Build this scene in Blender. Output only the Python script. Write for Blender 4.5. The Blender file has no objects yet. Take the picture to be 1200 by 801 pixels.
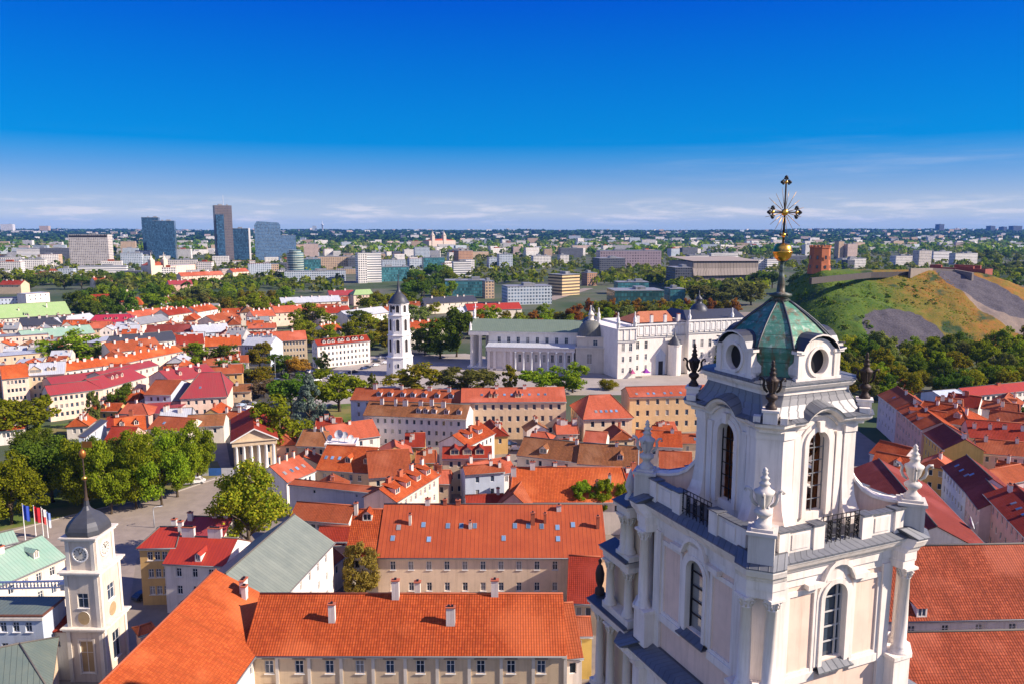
import bpy, math, random
from mathutils import Matrix, Vector
R = math.radians
SC = bpy.context.scene
COL = SC.collection
# ------------------------------------------------------------------ camera, light, exposure
CAM_H = 70.0
PITCH = math.atan(130.5 / 900)
cd = bpy.data.cameras.new('camera'); cam = bpy.data.objects.new('camera', cd); COL.objects.link(cam)
cam.location = (0, 0, CAM_H); cam.rotation_euler = (R(90) - PITCH, 0, 0)
cd.sensor_width = 36; cd.lens = 27; cd.clip_start = 1; cd.clip_end = 60000
SC.camera = cam
SUN_AZ, SUN_EL = R(10), R(33)          # sun to the right, a little behind the camera
SUNV = Vector((math.cos(SUN_AZ) * math.cos(SUN_EL), -math.sin(SUN_AZ) * math.cos(SUN_EL), math.sin(SUN_EL)))
sl = bpy.data.lights.new('sun', 'SUN'); so = bpy.data.objects.new('sun', sl); COL.objects.link(so)
sl.energy = 4.8; sl.angle = R(0.5); sl.color = (1, 0.855, 0.71)
so.rotation_euler = SUNV.to_track_quat('Z', 'Y').to_euler()
SC.view_settings.view_transform = 'Standard'; SC.view_settings.look = 'None'
SC.view_settings.exposure = 0.88; SC.view_settings.gamma = 1
W = bpy.data.worlds.new('World'); SC.world = W; W.use_nodes = True
wt = W.node_tree; wn = wt.nodes; wl = wt.links; wn.clear()
wo = wn.new('ShaderNodeOutputWorld'); wb = wn.new('ShaderNodeBackground'); wb.inputs[1].default_value = 0.12
sky = wn.new('ShaderNodeTexSky'); sky.sky_type = 'NISHITA'; sky.sun_disc = False
sky.sun_elevation = SUN_EL
sky.sun_rotation = math.atan2(SUNV.x, SUNV.y)
sky.altitude = 150; sky.air_density = 1.0; sky.dust_density = 0.0; sky.ozone_density = 6.0
SATK, VPOW, VMUL = 1.6, 0.30, 1.92
tc = wn.new('ShaderNodeTexCoord'); sx = wn.new('ShaderNodeSeparateXYZ'); wl.new(tc.outputs['Generated'], sx.inputs[0])
def wmath(op, a, b=None, c=None):
    n = wn.new('ShaderNodeMath'); n.operation = op
    for i, v in enumerate((a, b, c)):
        if v is None: continue
        if isinstance(v, (int, float)): n.inputs[i].default_value = v
        else: wl.new(v, n.inputs[i])
    return n.outputs[0]
def wramp(v, pts):
    n = wn.new('ShaderNodeMapRange'); n.interpolation_type = 'SMOOTHSTEP'
    n.inputs[1].default_value, n.inputs[2].default_value, n.inputs[3].default_value, n.inputs[4].default_value = pts
    wl.new(v, n.inputs[0]); return n.outputs[0]
# the grade of a polarised sky: deeper blue, calmer brightness
sh = wn.new('ShaderNodeSeparateColor'); sh.mode = 'HSV'; wl.new(sky.outputs[0], sh.inputs[0])
hsv = wn.new('ShaderNodeCombineColor'); hsv.mode = 'HSV'
hue = wn.new('ShaderNodeMapRange'); wl.new(sx.outputs['Z'], hue.inputs[0])
for i, v in enumerate((0.09, 0.28, 0.602, 0.643)): hue.inputs[i + 1].default_value = v
wl.new(hue.outputs[0], hsv.inputs[0])
wl.new(wmath('MINIMUM', wmath('ADD', wmath('MULTIPLY', sh.outputs[1], SATK), 0.06), 1.0), hsv.inputs[1])
wl.new(wmath('MULTIPLY', wmath('POWER', sh.outputs[2], VPOW), VMUL), hsv.inputs[2])
# thin clouds: a low bank near the horizon and faint streaks above it
mp = wn.new('ShaderNodeMapping'); mp.inputs['Scale'].default_value = (5, 5, 42); wl.new(tc.outputs['Generated'], mp.inputs[0])
n1 = wn.new('ShaderNodeTexNoise'); n1.inputs['Scale'].default_value = 2.2; n1.inputs['Detail'].default_value = 7; n1.inputs['Roughness'].default_value = 0.6
wl.new(mp.outputs[0], n1.inputs[0])
mp2 = wn.new('ShaderNodeMapping'); mp2.inputs['Scale'].default_value = (1.6, 1.6, 22); mp2.inputs['Rotation'].default_value = (0.05, 0.06, 0); wl.new(tc.outputs['Generated'], mp2.inputs[0])
n2 = wn.new('ShaderNodeTexNoise'); n2.inputs['Scale'].default_value = 1.6; n2.inputs['Detail'].default_value = 6; n2.inputs['Roughness'].default_value = 0.65
wl.new(mp2.outputs[0], n2.inputs[0])
z = sx.outputs['Z']
bank = wmath('MULTIPLY', wramp(n1.outputs[0], (0.47, 0.66, 0, 1)), wmath('MULTIPLY', wramp(z, (0.004, 0.014, 0, 1)), wramp(z, (0.022, 0.045, 1, 0))))
side = wramp(sx.outputs['X'], (-0.05, 0.4, 0.12, 1))
streak = wmath('MULTIPLY', wmath('MULTIPLY', wramp(n2.outputs[0], (0.47, 0.85, 0, 0.36)), wmath('MULTIPLY', wramp(z, (0.005, 0.03, 0.4, 1)), wramp(z, (0.03, 0.14, 1, 0)))), side)
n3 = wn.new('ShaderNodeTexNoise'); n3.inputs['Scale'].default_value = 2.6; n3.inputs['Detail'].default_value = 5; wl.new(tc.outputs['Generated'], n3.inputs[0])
fill_cloud = wmath('MULTIPLY', wmath('MULTIPLY', wramp(n3.outputs[0], (0.40, 0.56, 0, 1)), wramp(sx.outputs['Y'], (-0.35, 0.05, 1, 0))), wramp(z, (0.0, 0.12, 0.1, 0.6)))   # unseen broken cloud, added behind the viewer as fill light
cm = wmath('MINIMUM', wmath('ADD', fill_cloud, wmath('ADD', wmath('MULTIPLY', bank, 0.7), streak)), 0.92)
mx = wn.new('ShaderNodeMix'); mx.data_type = 'RGBA'
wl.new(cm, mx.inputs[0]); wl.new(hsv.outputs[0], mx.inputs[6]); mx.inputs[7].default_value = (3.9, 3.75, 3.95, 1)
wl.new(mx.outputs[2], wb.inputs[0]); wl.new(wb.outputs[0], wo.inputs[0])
SC.cycles.use_denoising = True
SC.cycles.max_bounces = 6; SC.cycles.diffuse_bounces = 3; SC.cycles.glossy_bounces = 2; SC.cycles.transparent_max_bounces = 6
SC.cycles.volume_bounces = 0; SC.cycles.caustics_reflective = False; SC.cycles.caustics_refractive = False

# ------------------------------------------------------------------ survey helpers: a point of the plan from the survey photo's bearings
CP, SP = math.cos(PITCH), math.sin(PITCH)
def ray(x, y):
    u = (x - 600) / 900; v = (400.5 - y) / 900
    return Vector((u, CP + v * SP, -SP + v * CP))
def at(x, y, z=0.0):
    d = ray(x, y); t = (z - CAM_H) / d.z
    return Vector((d.x * t, d.y * t, z))
def zat(x, y, Y):
    d = ray(x, y); t = Y / d.y
    return CAM_H + d.z * t

# ------------------------------------------------------------------ materials
MATS = {}
class NT:
    def __init__(s, name):
        m = bpy.data.materials.new(name); m.use_nodes = True; s.m = m; s.t = m.node_tree; s.n = s.t.nodes; s.l = s.t.links
        s.b = s.n.get('Principled BSDF'); s.b.inputs['Roughness'].default_value = 0.8
        s.b.inputs['Specular IOR Level'].default_value = 0.25
    def new(s, k, **kw):
        n = s.n.new(k)
        for a, v in kw.items():
            if a in n.inputs: 
                i = n.inputs[a]
                if hasattr(v, 'is_output') or isinstance(v, bpy.types.NodeSocket): s.l.new(v, i)
                else: i.default_value = v
            else: setattr(n, a, v)
        return n
    def inp(s, n, i, v):
        if isinstance(v, bpy.types.NodeSocket): s.l.new(v, n.inputs[i])
        else: n.inputs[i].default_value = v
    def math(s, op, a, b=0.0, c=0.0):
        n = s.n.new('ShaderNodeMath'); n.operation = op
        s.inp(n, 0, a); s.inp(n, 1, b); s.inp(n, 2, c)
        return n.outputs[0]
    def mix(s, f, a, b, mode='MIX'):
        n = s.n.new('ShaderNodeMix'); n.data_type = 'RGBA'; n.blend_type = mode
        s.inp(n, 0, f); s.inp(n, 6, rgba(a)); s.inp(n, 7, rgba(b))
        return n.outputs[2]
    def rng(s, v, a, b, c=0.0, d=1.0):
        n = s.n.new('ShaderNodeMapRange'); s.inp(n, 0, v)
        for i, q in enumerate((a, b, c, d)): n.inputs[i + 1].default_value = q
        return n.outputs[0]
    def noise(s, scale, detail=4, rough=0.55, co='Object', vec=None):
        n = s.n.new('ShaderNodeTexNoise'); n.inputs['Scale'].default_value = scale; n.inputs['Detail'].default_value = detail; n.inputs['Roughness'].default_value = rough
        s.l.new(vec if vec is not None else s.co(co), n.inputs[0])
        return n.outputs[0]
    def co(s, k='Object'):
        n = s.n.get('TC') or s.n.new('ShaderNodeTexCoord'); n.name = 'TC'
        return n.outputs[k]
    def bump(s, h, strength=0.3, dist=0.05):
        n = s.n.new('ShaderNodeBump'); n.inputs['Strength'].default_value = strength; n.inputs['Distance'].default_value = dist
        s.l.new(h, n.inputs['Height']); s.l.new(n.outputs[0], s.b.inputs['Normal'])
    def done(s, col=None, **kw):
        if col is not None:
            s.inp(s.b, 'Base Color', rgba(col)) if isinstance(col, tuple) else s.l.new(col, s.b.inputs['Base Color'])
        for k, v in kw.items(): s.b.inputs[k.replace('_', ' ')].default_value = v
        return s.m
def rgba(c):
    return (c[0], c[1], c[2], 1.0) if isinstance(c, (tuple, list)) and len(c) == 3 else c
def cached(fn):
    def w(*a):
        k = (fn.__name__,) + a
        if k not in MATS: MATS[k] = fn(*a)
        return MATS[k]
    return w
def sc_(c, f): return tuple(min(1, q * f) for q in c)

@cached
def plaster(c, dirt=0.35):
    t = NT('plaster')
    n = t.noise(0.35, 6, 0.65); n2 = t.noise(2.5, 5, 0.6)
    col = t.mix(t.rng(n, 0.35, 0.7), c, sc_(c, 0.84))
    # rain streaks run down the wall
    mp = t.new('ShaderNodeMapping'); mp.inputs['Scale'].default_value = (1.4, 1.4, 0.09); t.l.new(t.co(), mp.inputs[0])
    st = t.noise(1.0, 5, 0.7, vec=mp.outputs[0])
    col = t.mix(t.math('MULTIPLY', t.rng(st, 0.49, 0.72), dirt), col, (c[0] * 0.5, c[1] * 0.47, c[2] * 0.42))
    t.bump(n2, 0.12, 0.03)
    return t.done(col, Roughness=0.88)
@cached
def tile(c1, c2, dark=0.5, old=0.25):
    """clay pantiles: UV is in metres, u along the eave, v up the slope"""
    t = NT('roof_tile')
    b = t.new('ShaderNodeTexBrick'); t.l.new(t.co('UV'), b.inputs['Vector'])
    b.inputs['Color1'].default_value = rgba(c1); b.inputs['Color2'].default_value = rgba(c2); b.inputs['Mortar'].default_value = rgba(sc_(c2, dark))
    b.inputs['Scale'].default_value = 1; b.inputs['Brick Width'].default_value = 0.36; b.inputs['Row Height'].default_value = 0.42
    b.inputs['Mortar Size'].default_value = 0.045; b.inputs['Mortar Smooth'].default_value = 0.6; b.offset = 0.0
    n = t.noise(0.22, 6, 0.65); n3 = t.noise(1.3, 4, 0.6)
    col = t.mix(t.math('MULTIPLY', t.rng(n, 0.42, 0.72), old), b.outputs[0], sc_(c2, 0.45))
    col = t.mix(t.math('MULTIPLY', t.rng(n3, 0.5, 0.75), 0.35), col, sc_(c1, 1.25))
    oi = t.new('ShaderNodeObjectInfo')
    mp = t.new('ShaderNodeMapping'); mp.inputs['Scale'].default_value = (.9, .07, 1); t.l.new(t.co('UV'), mp.inputs[0])
    st = t.noise(1.0, 5, .7, vec=mp.outputs[0]); col = t.mix(t.math('MULTIPLY', t.rng(st, .47, .7), .55 * (old + .6)), col, (c2[0] * .34, c2[1] * .5, c2[2] * .6))
    pn = t.noise(.09, 3, .5); col = t.mix(t.math('MULTIPLY', t.rng(pn, .48, .6), .5), col, (min(1, c1[0] * 1.25), c1[1] * 1.7, c1[2] * 2.2))
    col = t.mix(0.22, col, t.mix(oi.outputs['Random'], sc_(c1, 0.7), sc_(c1, 1.3)))
    sep = t.new('ShaderNodeSeparateXYZ'); t.l.new(t.co('UV'), sep.inputs[0])
    rows = t.math('FRACT', t.math('DIVIDE', sep.outputs[1], 0.42))
    pans = t.math('SINE', t.math('MULTIPLY', sep.outputs[0], 2 * math.pi / 0.36))
    h = t.math('ADD', t.math('MULTIPLY', pans, 0.4), t.math('MULTIPLY', rows, -0.8))
    t.bump(h, 0.55, 0.06)
    return t.done(col, Roughness=0.8, **{'Specular_IOR_Level': 0.08})
@cached
def seam(c1, c2, period=0.6, rough=0.5, metal=0.0):
    """sheet metal roof with standing seams every period metres along u"""
    t = NT('sheet_roof')
    sep = t.new('ShaderNodeSeparateXYZ'); t.l.new(t.co('UV'), sep.inputs[0])
    f = t.math('FRACT', t.math('DIVIDE', sep.outputs[0], period))
    line = t.rng(t.math('ABSOLUTE', t.math('SUBTRACT', f, 0.5)), 0.40, 0.48)
    n = t.noise(0.3, 6, 0.7); n2 = t.noise(2.0, 4)
    fl = t.new('ShaderNodeTexWhiteNoise'); fl.noise_dimensions = '1D'
    t.l.new(t.math('FLOOR', t.math('DIVIDE', sep.outputs[0], period)), fl.inputs['W'])
    col = t.mix(t.rng(n, 0.35, 0.68), c1, c2)
    col = t.mix(t.math('MULTIPLY', fl.outputs[0], 0.35), col, sc_(c2, 0.8))
    col = t.mix(t.math('MULTIPLY', line, 0.55), col, sc_(c2, 0.4))
    t.bump(line, 0.5, 0.05)
    return t.done(col, Roughness=rough, Metallic=metal)
@cached
def flat(c, rough=0.7, metal=0.0, var=0.15):
    t = NT('surface')
    n = t.noise(1.1, 4)
    return t.done(t.mix(t.rng(n, 0.35, 0.7), c, sc_(c, 1 - var)), Roughness=rough, Metallic=metal)
@cached
def glass(c=(0.03, 0.045, 0.07)):
    t = NT('window_glass'); 
    oi = t.new('ShaderNodeObjectInfo')
    col = t.mix(oi.outputs['Random'], sc_(c, 0.5), sc_(c, 1.8)); col = t.mix(t.math('GREATER_THAN', t.math('FRACT', t.math('MULTIPLY', oi.outputs['Random'], 17.3)), .82), col, (.26, .25, .24))
    return t.done(col, Roughness=0.08, **{'Specular_IOR_Level': 0.6})
@cached
def facade(wall, win, cw, ch, fx, fy, rough=0.7):
    """far blocks: window openings as a grid in metres"""
    t = NT('block_facade')
    sep = t.new('ShaderNodeSeparateXYZ'); t.l.new(t.co('UV'), sep.inputs[0])
    fu = t.math('FRACT', t.math('DIVIDE', sep.outputs[0], cw)); fv = t.math('FRACT', t.math('DIVIDE', sep.outputs[1], ch))
    a = t.math('LESS_THAN', t.math('ABSOLUTE', t.math('SUBTRACT', fu, 0.5)), fx / 2)
    b = t.math('LESS_THAN', t.math('ABSOLUTE', t.math('SUBTRACT', fv, 0.5)), fy / 2)
    m = t.math('MULTIPLY', a, b)
    wnz = t.new('ShaderNodeTexWhiteNoise'); wnz.noise_dimensions = '2D'
    cmb = t.new('ShaderNodeCombineXYZ'); t.l.new(t.math('FLOOR', t.math('DIVIDE', sep.outputs[0], cw)), cmb.inputs[0]); t.l.new(t.math('FLOOR', t.math('DIVIDE', sep.outputs[1], ch)), cmb.inputs[1])
    t.l.new(cmb.outputs[0], wnz.inputs['Vector'])
    wc = t.mix(wnz.outputs[0], sc_(win, 0.5), sc_(win, 1.7))
    n = t.noise(0.08, 5)
    col = t.mix(m, t.mix(t.rng(n, 0.35, 0.7), wall, sc_(wall, 0.85)), wc)
    t.l.new(t.rng(m, 0, 1, rough, 0.12), t.b.inputs['Roughness'])
    return t.done(col)
@cached
def leaf(c1, c2, key=0):
    t = NT('leaves')
    g = t.new('ShaderNodeNewGeometry'); oi = t.new('ShaderNodeObjectInfo')
    n = t.noise(0.35, 3)
    col = t.mix(g.outputs['Random Per Island'], c1, c2)
    col = t.mix(t.math('MULTIPLY', t.rng(n, 0.4, 0.65), 0.5), col, sc_(c1, 0.6))
    hs = t.new('ShaderNodeHueSaturation'); t.l.new(col, hs.inputs['Color'])
    t.l.new(t.rng(oi.outputs['Random'], 0, 1, 0.457, 0.508), hs.inputs['Hue'])
    t.l.new(t.rng(oi.outputs['Random'], 0, 1, 0.75, 1.3), hs.inputs['Value'])
    tr = t.new('ShaderNodeBsdfTranslucent'); t.l.new(hs.outputs[0], tr.inputs[0])
    df = t.new('ShaderNodeBsdfDiffuse'); t.l.new(hs.outputs[0], df.inputs[0])
    ms = t.new('ShaderNodeMixShader'); ms.inputs[0].default_value = 0.42
    t.l.new(df.outputs[0], ms.inputs[1]); t.l.new(tr.outputs[0], ms.inputs[2])
    out = t.n.get('Material Output'); t.l.new(ms.outputs[0], out.inputs[0])
    return t.m
@cached
def ground_mat(c1, c2, scale, c3=None, s3=0.02):
    t = NT('ground')
    n = t.noise(scale, 6, 0.65, 'Object'); col = t.mix(t.rng(n, 0.35, 0.65), c1, c2)
    if c3:
        n3 = t.noise(s3, 5, 0.6, 'Object'); col = t.mix(t.rng(n3, 0.45, 0.6), col, c3)
    return t.done(col, Roughness=0.9)

# ------------------------------------------------------------------ mesh builder
class MB:
    def __init__(s): s.v = []; s.f = []; s.mi = []; s.uv = []; s.M = Matrix.Identity(4); s.sm = []
    def V(s, p):
        s.v.append(tuple(s.M @ Vector(p))); return len(s.v) - 1
    def face(s, pts, mi=0, uv=None, smooth=False):
        s.f.append([s.V(p) for p in pts]); s.mi.append(mi); s.sm.append(smooth)
        s.uv.append(uv if uv else [(0, 0)] * len(pts))
    def wq(s, a, b, z0, z1, mi=0):
        """upright wall quad from plan point a to b, metre UV"""
        L = math.hypot(b[0] - a[0], b[1] - a[1])
        s.face([(a[0], a[1], z0), (b[0], b[1], z0), (b[0], b[1], z1), (a[0], a[1], z1)], mi, [(0, z0), (L, z0), (L, z1), (0, z1)])
    def box(s, x0, y0, z0, x1, y1, z1, mi=0, top=None):
        if x0 > x1: x0, x1 = x1, x0
        if y0 > y1: y0, y1 = y1, y0
        s.wq((x0, y0), (x1, y0), z0, z1, mi); s.wq((x1, y0), (x1, y1), z0, z1, mi); s.wq((x1, y1), (x0, y1), z0, z1, mi); s.wq((x0, y1), (x0, y0), z0, z1, mi)
        s.face([(x0, y0, z1), (x1, y0, z1), (x1, y1, z1), (x0, y1, z1)], mi if top is None else top, [(x0, y0), (x1, y0), (x1, y1), (x0, y1)])
        s.face([(x0, y1, z0), (x1, y1, z0), (x1, y0, z0), (x0, y0, z0)], mi)
    def rings(s, rings, mi=0, cap0=False, cap1=True, smooth=False, uvw=False):
        """skin a list of closed point rings of equal length"""
        n = len(rings[0]); mis = mi if isinstance(mi, (list, tuple)) else [mi] * (len(rings) - 1)
        ids = [[s.V(p) for p in r] for r in rings]
        acc = [0.0]
        for i in range(n):
            a, b = Vector(rings[0][i]), Vector(rings[0][(i + 1) % n]); acc.append(acc[-1] + (b - a).length)
        vv = 0.0
        for k in range(len(rings) - 1):
            dv = (Vector(rings[k + 1][0]) - Vector(rings[k][0])).length
            for i in range(n):
                j = (i + 1) % n
                s.f.append([ids[k][i], ids[k][j], ids[k + 1][j], ids[k + 1][i]]); s.mi.append(mis[k]); s.sm.append(smooth)
                s.uv.append([(acc[i], vv), (acc[i + 1], vv), (acc[i + 1], vv + dv), (acc[i], vv + dv)])
            vv += dv
        if cap0: s.f.append(ids[0][::-1]); s.mi.append(mis[0]); s.sm.append(False); s.uv.append([(0, 0)] * n)
        if cap1: s.f.append(ids[-1]); s.mi.append(mis[-1]); s.sm.append(False); s.uv.append([(0, 0)] * n)
    def lathe(s, prof, n=16, c=(0, 0), mi=0, smooth=True, ph=0.0, cap0=False):
        s.rings([[(c[0] + r * math.cos(ph + 2 * math.pi * i / n), c[1] + r * math.sin(ph + 2 * math.pi * i / n), z) for i in range(n)] for r, z in prof], mi, cap0, True, smooth)
    def tube(s, pts, r, n=6, mi=0, closed=False):
        pts = [Vector(p) for p in pts]; rr = r if isinstance(r, (list, tuple)) else [r] * len(pts)
        rs = []
        for i, p in enumerate(pts):
            a = pts[max(0, i - 1)]; b = pts[min(len(pts) - 1, i + 1)]; d = (b - a).normalized()
            u = d.cross(Vector((0, 0, 1)));
            if u.length < 0.01: u = d.cross(Vector((0, 1, 0)))
            u.normalize(); w = u.cross(d)
            rs.append([tuple(p + (u * math.cos(2 * math.pi * k / n) + w * math.sin(2 * math.pi * k / n)) * rr[i]) for k in range(n)])
        s.rings(rs, mi, True, True, True)
    def prism(s, poly, y0, y1, mi=0):
        """polygon in x,z extruded along y"""
        n = len(poly)
        s.face([(x, y0, zz) for x, zz in poly], mi, [(x, zz) for x, zz in poly]); s.face([(x, y1, zz) for x, zz in poly][::-1], mi)
        for i in range(n):
            a, b = poly[i], poly[(i + 1) % n]
            s.face([(a[0], y0, a[1]), (a[0], y1, a[1]), (b[0], y1, b[1]), (b[0], y0, b[1])], mi)
    def mesh(s, name, mats):
        me = bpy.data.meshes.new(name); me.from_pydata(s.v, [], s.f)
        for m in (mats if isinstance(mats, (list, tuple)) else [mats]): me.materials.append(m)
        me.polygons.foreach_set('material_index', s.mi); me.polygons.foreach_set('use_smooth', s.sm)
        ul = me.uv_layers.new(name='UVMap'); flatuv = [q for f in s.uv for p in f for q in p]
        ul.data.foreach_set('uv', flatuv)
        me.update(); return me
    def build(s, name, mats, parent=None, loc=(0, 0, 0), rot=(0, 0, 0)):
        return link(name, s.mesh(name, mats), parent, loc, rot)
def link(name, me, parent=None, loc=(0, 0, 0), rot=(0, 0, 0)):
    o = bpy.data.objects.new(name, me); COL.objects.link(o); o.parent = parent; o.location = loc; o.rotation_euler = rot
    return o
def tag(o, label=None, cat=None, group=None, kind=None):
    if label: o['label'] = label
    if cat: o['category'] = cat
    if group: o['group'] = group
    if kind: o['kind'] = kind
    return o
def thing(name, label, cat, loc=(0, 0, 0), rz=0.0, group=None):
    o = link(name, None, None, loc, (0, 0, rz)); return tag(o, label, cat, group)
def kids(o):
    return [c for c in COL_KIDS.get(o.name, [])]
def copy_tree(o, parent=None):
    c = o.copy(); COL.objects.link(c); c.parent = parent
    for ch in list(o.children): copy_tree(ch, c)
    return c
def sheet(name, pts, zz, mat, label=None):
    """a ground sheet from survey bearings"""
    mb = MB(); q = [at(x, y, 0) for x, y in pts]
    mb.face([(p.x, p.y, zz) for p in q], 0, [(p.x, p.y) for p in q]); o = mb.build(name, mat); o['kind'] = 'structure'
    return o
# ------------------------------------------------------------------ palette
WHITE = plaster((0.85, 0.775, 0.71), 0.55); CREAM = plaster((0.84, 0.63, 0.51), 0.5); OCHRE = plaster((0.62, 0.40, 0.16))
SAND = plaster((0.66, 0.52, 0.36)); LILAC = plaster((0.62, 0.58, 0.60)); PINK = plaster((0.66, 0.42, 0.36)); GREYW = plaster((0.5, 0.5, 0.5)); TAN = plaster((0.52, 0.42, 0.3))
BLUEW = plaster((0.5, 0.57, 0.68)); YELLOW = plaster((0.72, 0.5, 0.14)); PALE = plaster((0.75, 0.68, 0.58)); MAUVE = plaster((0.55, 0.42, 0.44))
ORANGE = tile((0.449, 0.0903, 0.0259), (0.264, 0.041, 0.0144), .4, .45); ORANGE2 = tile((0.514, 0.113, 0.0306), (0.355, 0.0612, 0.0184), 0.55, 0.35); NAVE = tile((0.363, 0.0845, 0.039), (0.191, 0.0386, 0.0203), .35, .55); RED = tile((0.291, 0.0378, 0.0192), (0.218, 0.0288, 0.016))
BROWN = tile((0.312, 0.126, 0.0525), (0.198, 0.0765, 0.0338), 0.5, 0.55); SALMON = tile((0.478, 0.118, 0.0608), (0.395, 0.089, 0.0441), 0.6, 0.3); DARKRED = tile((0.25, 0.05, 0.035), (0.18, 0.036, 0.028)); TERRA = tile((0.343, 0.0872, 0.0353), (0.273, 0.0625, 0.0252), 0.55, 0.35)
REDMETAL = seam((0.40, 0.045, 0.022), (0.32, 0.035, 0.022)); CRIMSON = seam((0.34, 0.04, 0.045), (0.30, 0.058, 0.055)); MINT = seam((0.22, 0.38, 0.29), (0.30, 0.42, 0.33)); LIME = seam((0.30, 0.46, 0.17), (0.36, 0.48, 0.22))
GREYGREEN = seam((0.22, 0.25, 0.21), (0.16, 0.19, 0.165), 0.75); DGREEN = seam((0.10, 0.14, 0.13), (0.15, 0.18, 0.15), 0.7); GREYM = seam((0.30, 0.31, 0.32), (0.22, 0.23, 0.25), 0.6); PALEM = seam((0.5, 0.52, 0.55), (0.42, 0.45, 0.5), 0.7)
RIBORANGE = seam((0.425, 0.0874, 0.0272), (0.336, 0.0612, 0.0208), 0.8, 0.7)
ZINC = seam((0.20, 0.21, 0.23), (0.13, 0.14, 0.16), 0.7, 0.45, 0.3)
TRIMW = flat((0.8, 0.79, 0.77)); IRON = flat((0.03, 0.03, 0.035), 0.5, 0.4); GOLD = flat((0.95, 0.5, 0.09), 0.28, 1.0, 0.1); BRONZE = flat((0.05, 0.036, 0.032), 0.55, 0.3); STONE = plaster((0.62, 0.58, 0.54), 0.5)
GLASS = glass(); WOOD = flat((0.32, 0.14, 0.06)); BRICKRED = plaster((0.42, 0.13, 0.07)); CHIMW = plaster((0.72, 0.68, 0.64), 0.5); BARK = flat((0.1, 0.075, 0.05)); LEAD = flat((0.075, 0.08, 0.095), 0.45, 0.3)

def arch_pts(uc, r, zs, n=12):
    return [(uc - r * math.cos(math.pi * i / n), zs + r * math.sin(math.pi * i / n)) for i in range(n + 1)]
def arch_wall(mb, d, u0, u1, z0, z1, ops, depth, mi=0, mr=1):
    """wall in the plane y=-d with round-headed openings ops=(centre, width, sill, spring), and their reveals"""
    def P(u, zz, dd=0): return (u, -d + dd, zz)
    def q(a, b, c, e): mb.face([P(*a), P(*b), P(*c), P(*e)], mi, [a, b, c, e])
    cur = u0
    for uc, w, zb, zs in sorted(ops):
        l, r = uc - w / 2, uc + w / 2
        q((cur, z0), (l, z0), (l, z1), (cur, z1))
        if zb > z0: q((l, z0), (r, z0), (r, zb), (l, zb))
        a = arch_pts(uc, w / 2, zs)
        for i in range(len(a) - 1): q(a[i], a[i + 1], (a[i + 1][0], z1), (a[i][0], z1))
        loop = [(l, zb), (r, zb)] + a[::-1]
        for i in range(len(loop)):
            p, s2 = loop[i], loop[(i + 1) % len(loop)]
            mb.face([P(*s2), P(*p), P(p[0], p[1], depth), P(s2[0], s2[1], depth)], mr)
        cur = r
    q((cur, z0), (u1, z0), (u1, z1), (cur, z1))
def arch_band(mb, d, uc, zb, zs, r0, r1, out, mi=0, close=False):
    """moulded surround standing proud of the wall plane y=-d"""
    inn = [(uc - r0, zb)] + arch_pts(uc, r0, zs) + [(uc + r0, zb)]; ou = [(uc - r1, zb)] + arch_pts(uc, r1, zs) + [(uc + r1, zb)]
    for i in range(len(inn) - 1):
        a, b, c, e = inn[i], inn[i + 1], ou[i + 1], ou[i]
        F = lambda p, o: (p[0], -d - o, p[1])
        mb.face([F(a, out), F(b, out), F(c, out), F(e, out)][::-1], mi)
        mb.face([F(e, out), F(c, out), F(c, 0), F(e, 0)][::-1], mi); mb.face([F(b, out), F(a, out), F(a, 0), F(b, 0)][::-1], mi)
    for k in (0, -1):
        a, e = inn[k], ou[k]; mb.face([(a[0], -d - out, a[1]), (e[0], -d - out, e[1]), (e[0], -d, e[1]), (a[0], -d, a[1])], mi)
def rot4(k): return Matrix.Rotation(math.pi / 2 * k, 4, 'Z')
def plan(h, hc, c=1.3, s=2.0):
    """square plan of half width h whose corners step out to hc and are cut by c"""
    base = [(-hc + s + .3, -h), (hc - s - .3, -h), (hc - s, -hc), (hc - c, -hc), (hc, -hc + c), (hc, -hc + s)]
    out = []
    for k in range(4):
        M = rot4(k); out += [tuple((M @ Vector((x, y, 0)))[:2]) for x, y in base]
    return out
def tiers(mb, levels, c=1.3, s=2.0, mi=0, cap0=True, cap1=True):
    mb.rings([[(x, y, zz) for x, y in plan(h, hc, c, s)] for zz, h, hc in levels], mi, cap0, cap1)
def column(r, z0, z1, mi=0):
    mb = MB(); H = z1 - z0
    mb.lathe([(r * 1.5, z0), (r * 1.5, z0 + .18), (r * 1.35, z0 + .2), (r * 1.38, z0 + .36), (r * 1.12, z0 + .42), (r * 1.2, z0 + .52), (r, z0 + .6), (r * 1.0, z0 + H * .35), (r * .84, z1 - 1.05), (r * .98, z1 - 1.02), (r * .98, z1 - .94), (r * .86, z1 - .9), (r * 1.0, z1 - .55), (r * 1.35, z1 - .2)], 16)
    mb.box(-r * 1.4, -r * 1.4, z1 - .2, r * 1.4, r * 1.4, z1)
    for k in range(8):       # acanthus curls
        a = math.pi / 4 * k; ca, sa = math.cos(a), math.sin(a)
        mb.tube([(ca * r * .9, sa * r * .9, z1 - .9), (ca * r * 1.15, sa * r * 1.15, z1 - .55), (ca * r * 1.4, sa * r * 1.4, z1 - .5)], [.1, .09, .05], 5)
        mb.tube([(ca * r, sa * r, z1 - .55), (ca * r * 1.3, sa * r * 1.3, z1 - .28), (ca * r * 1.6, sa * r * 1.6, z1 - .26)], [.1, .1, .06], 5)
    return mb
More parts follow.
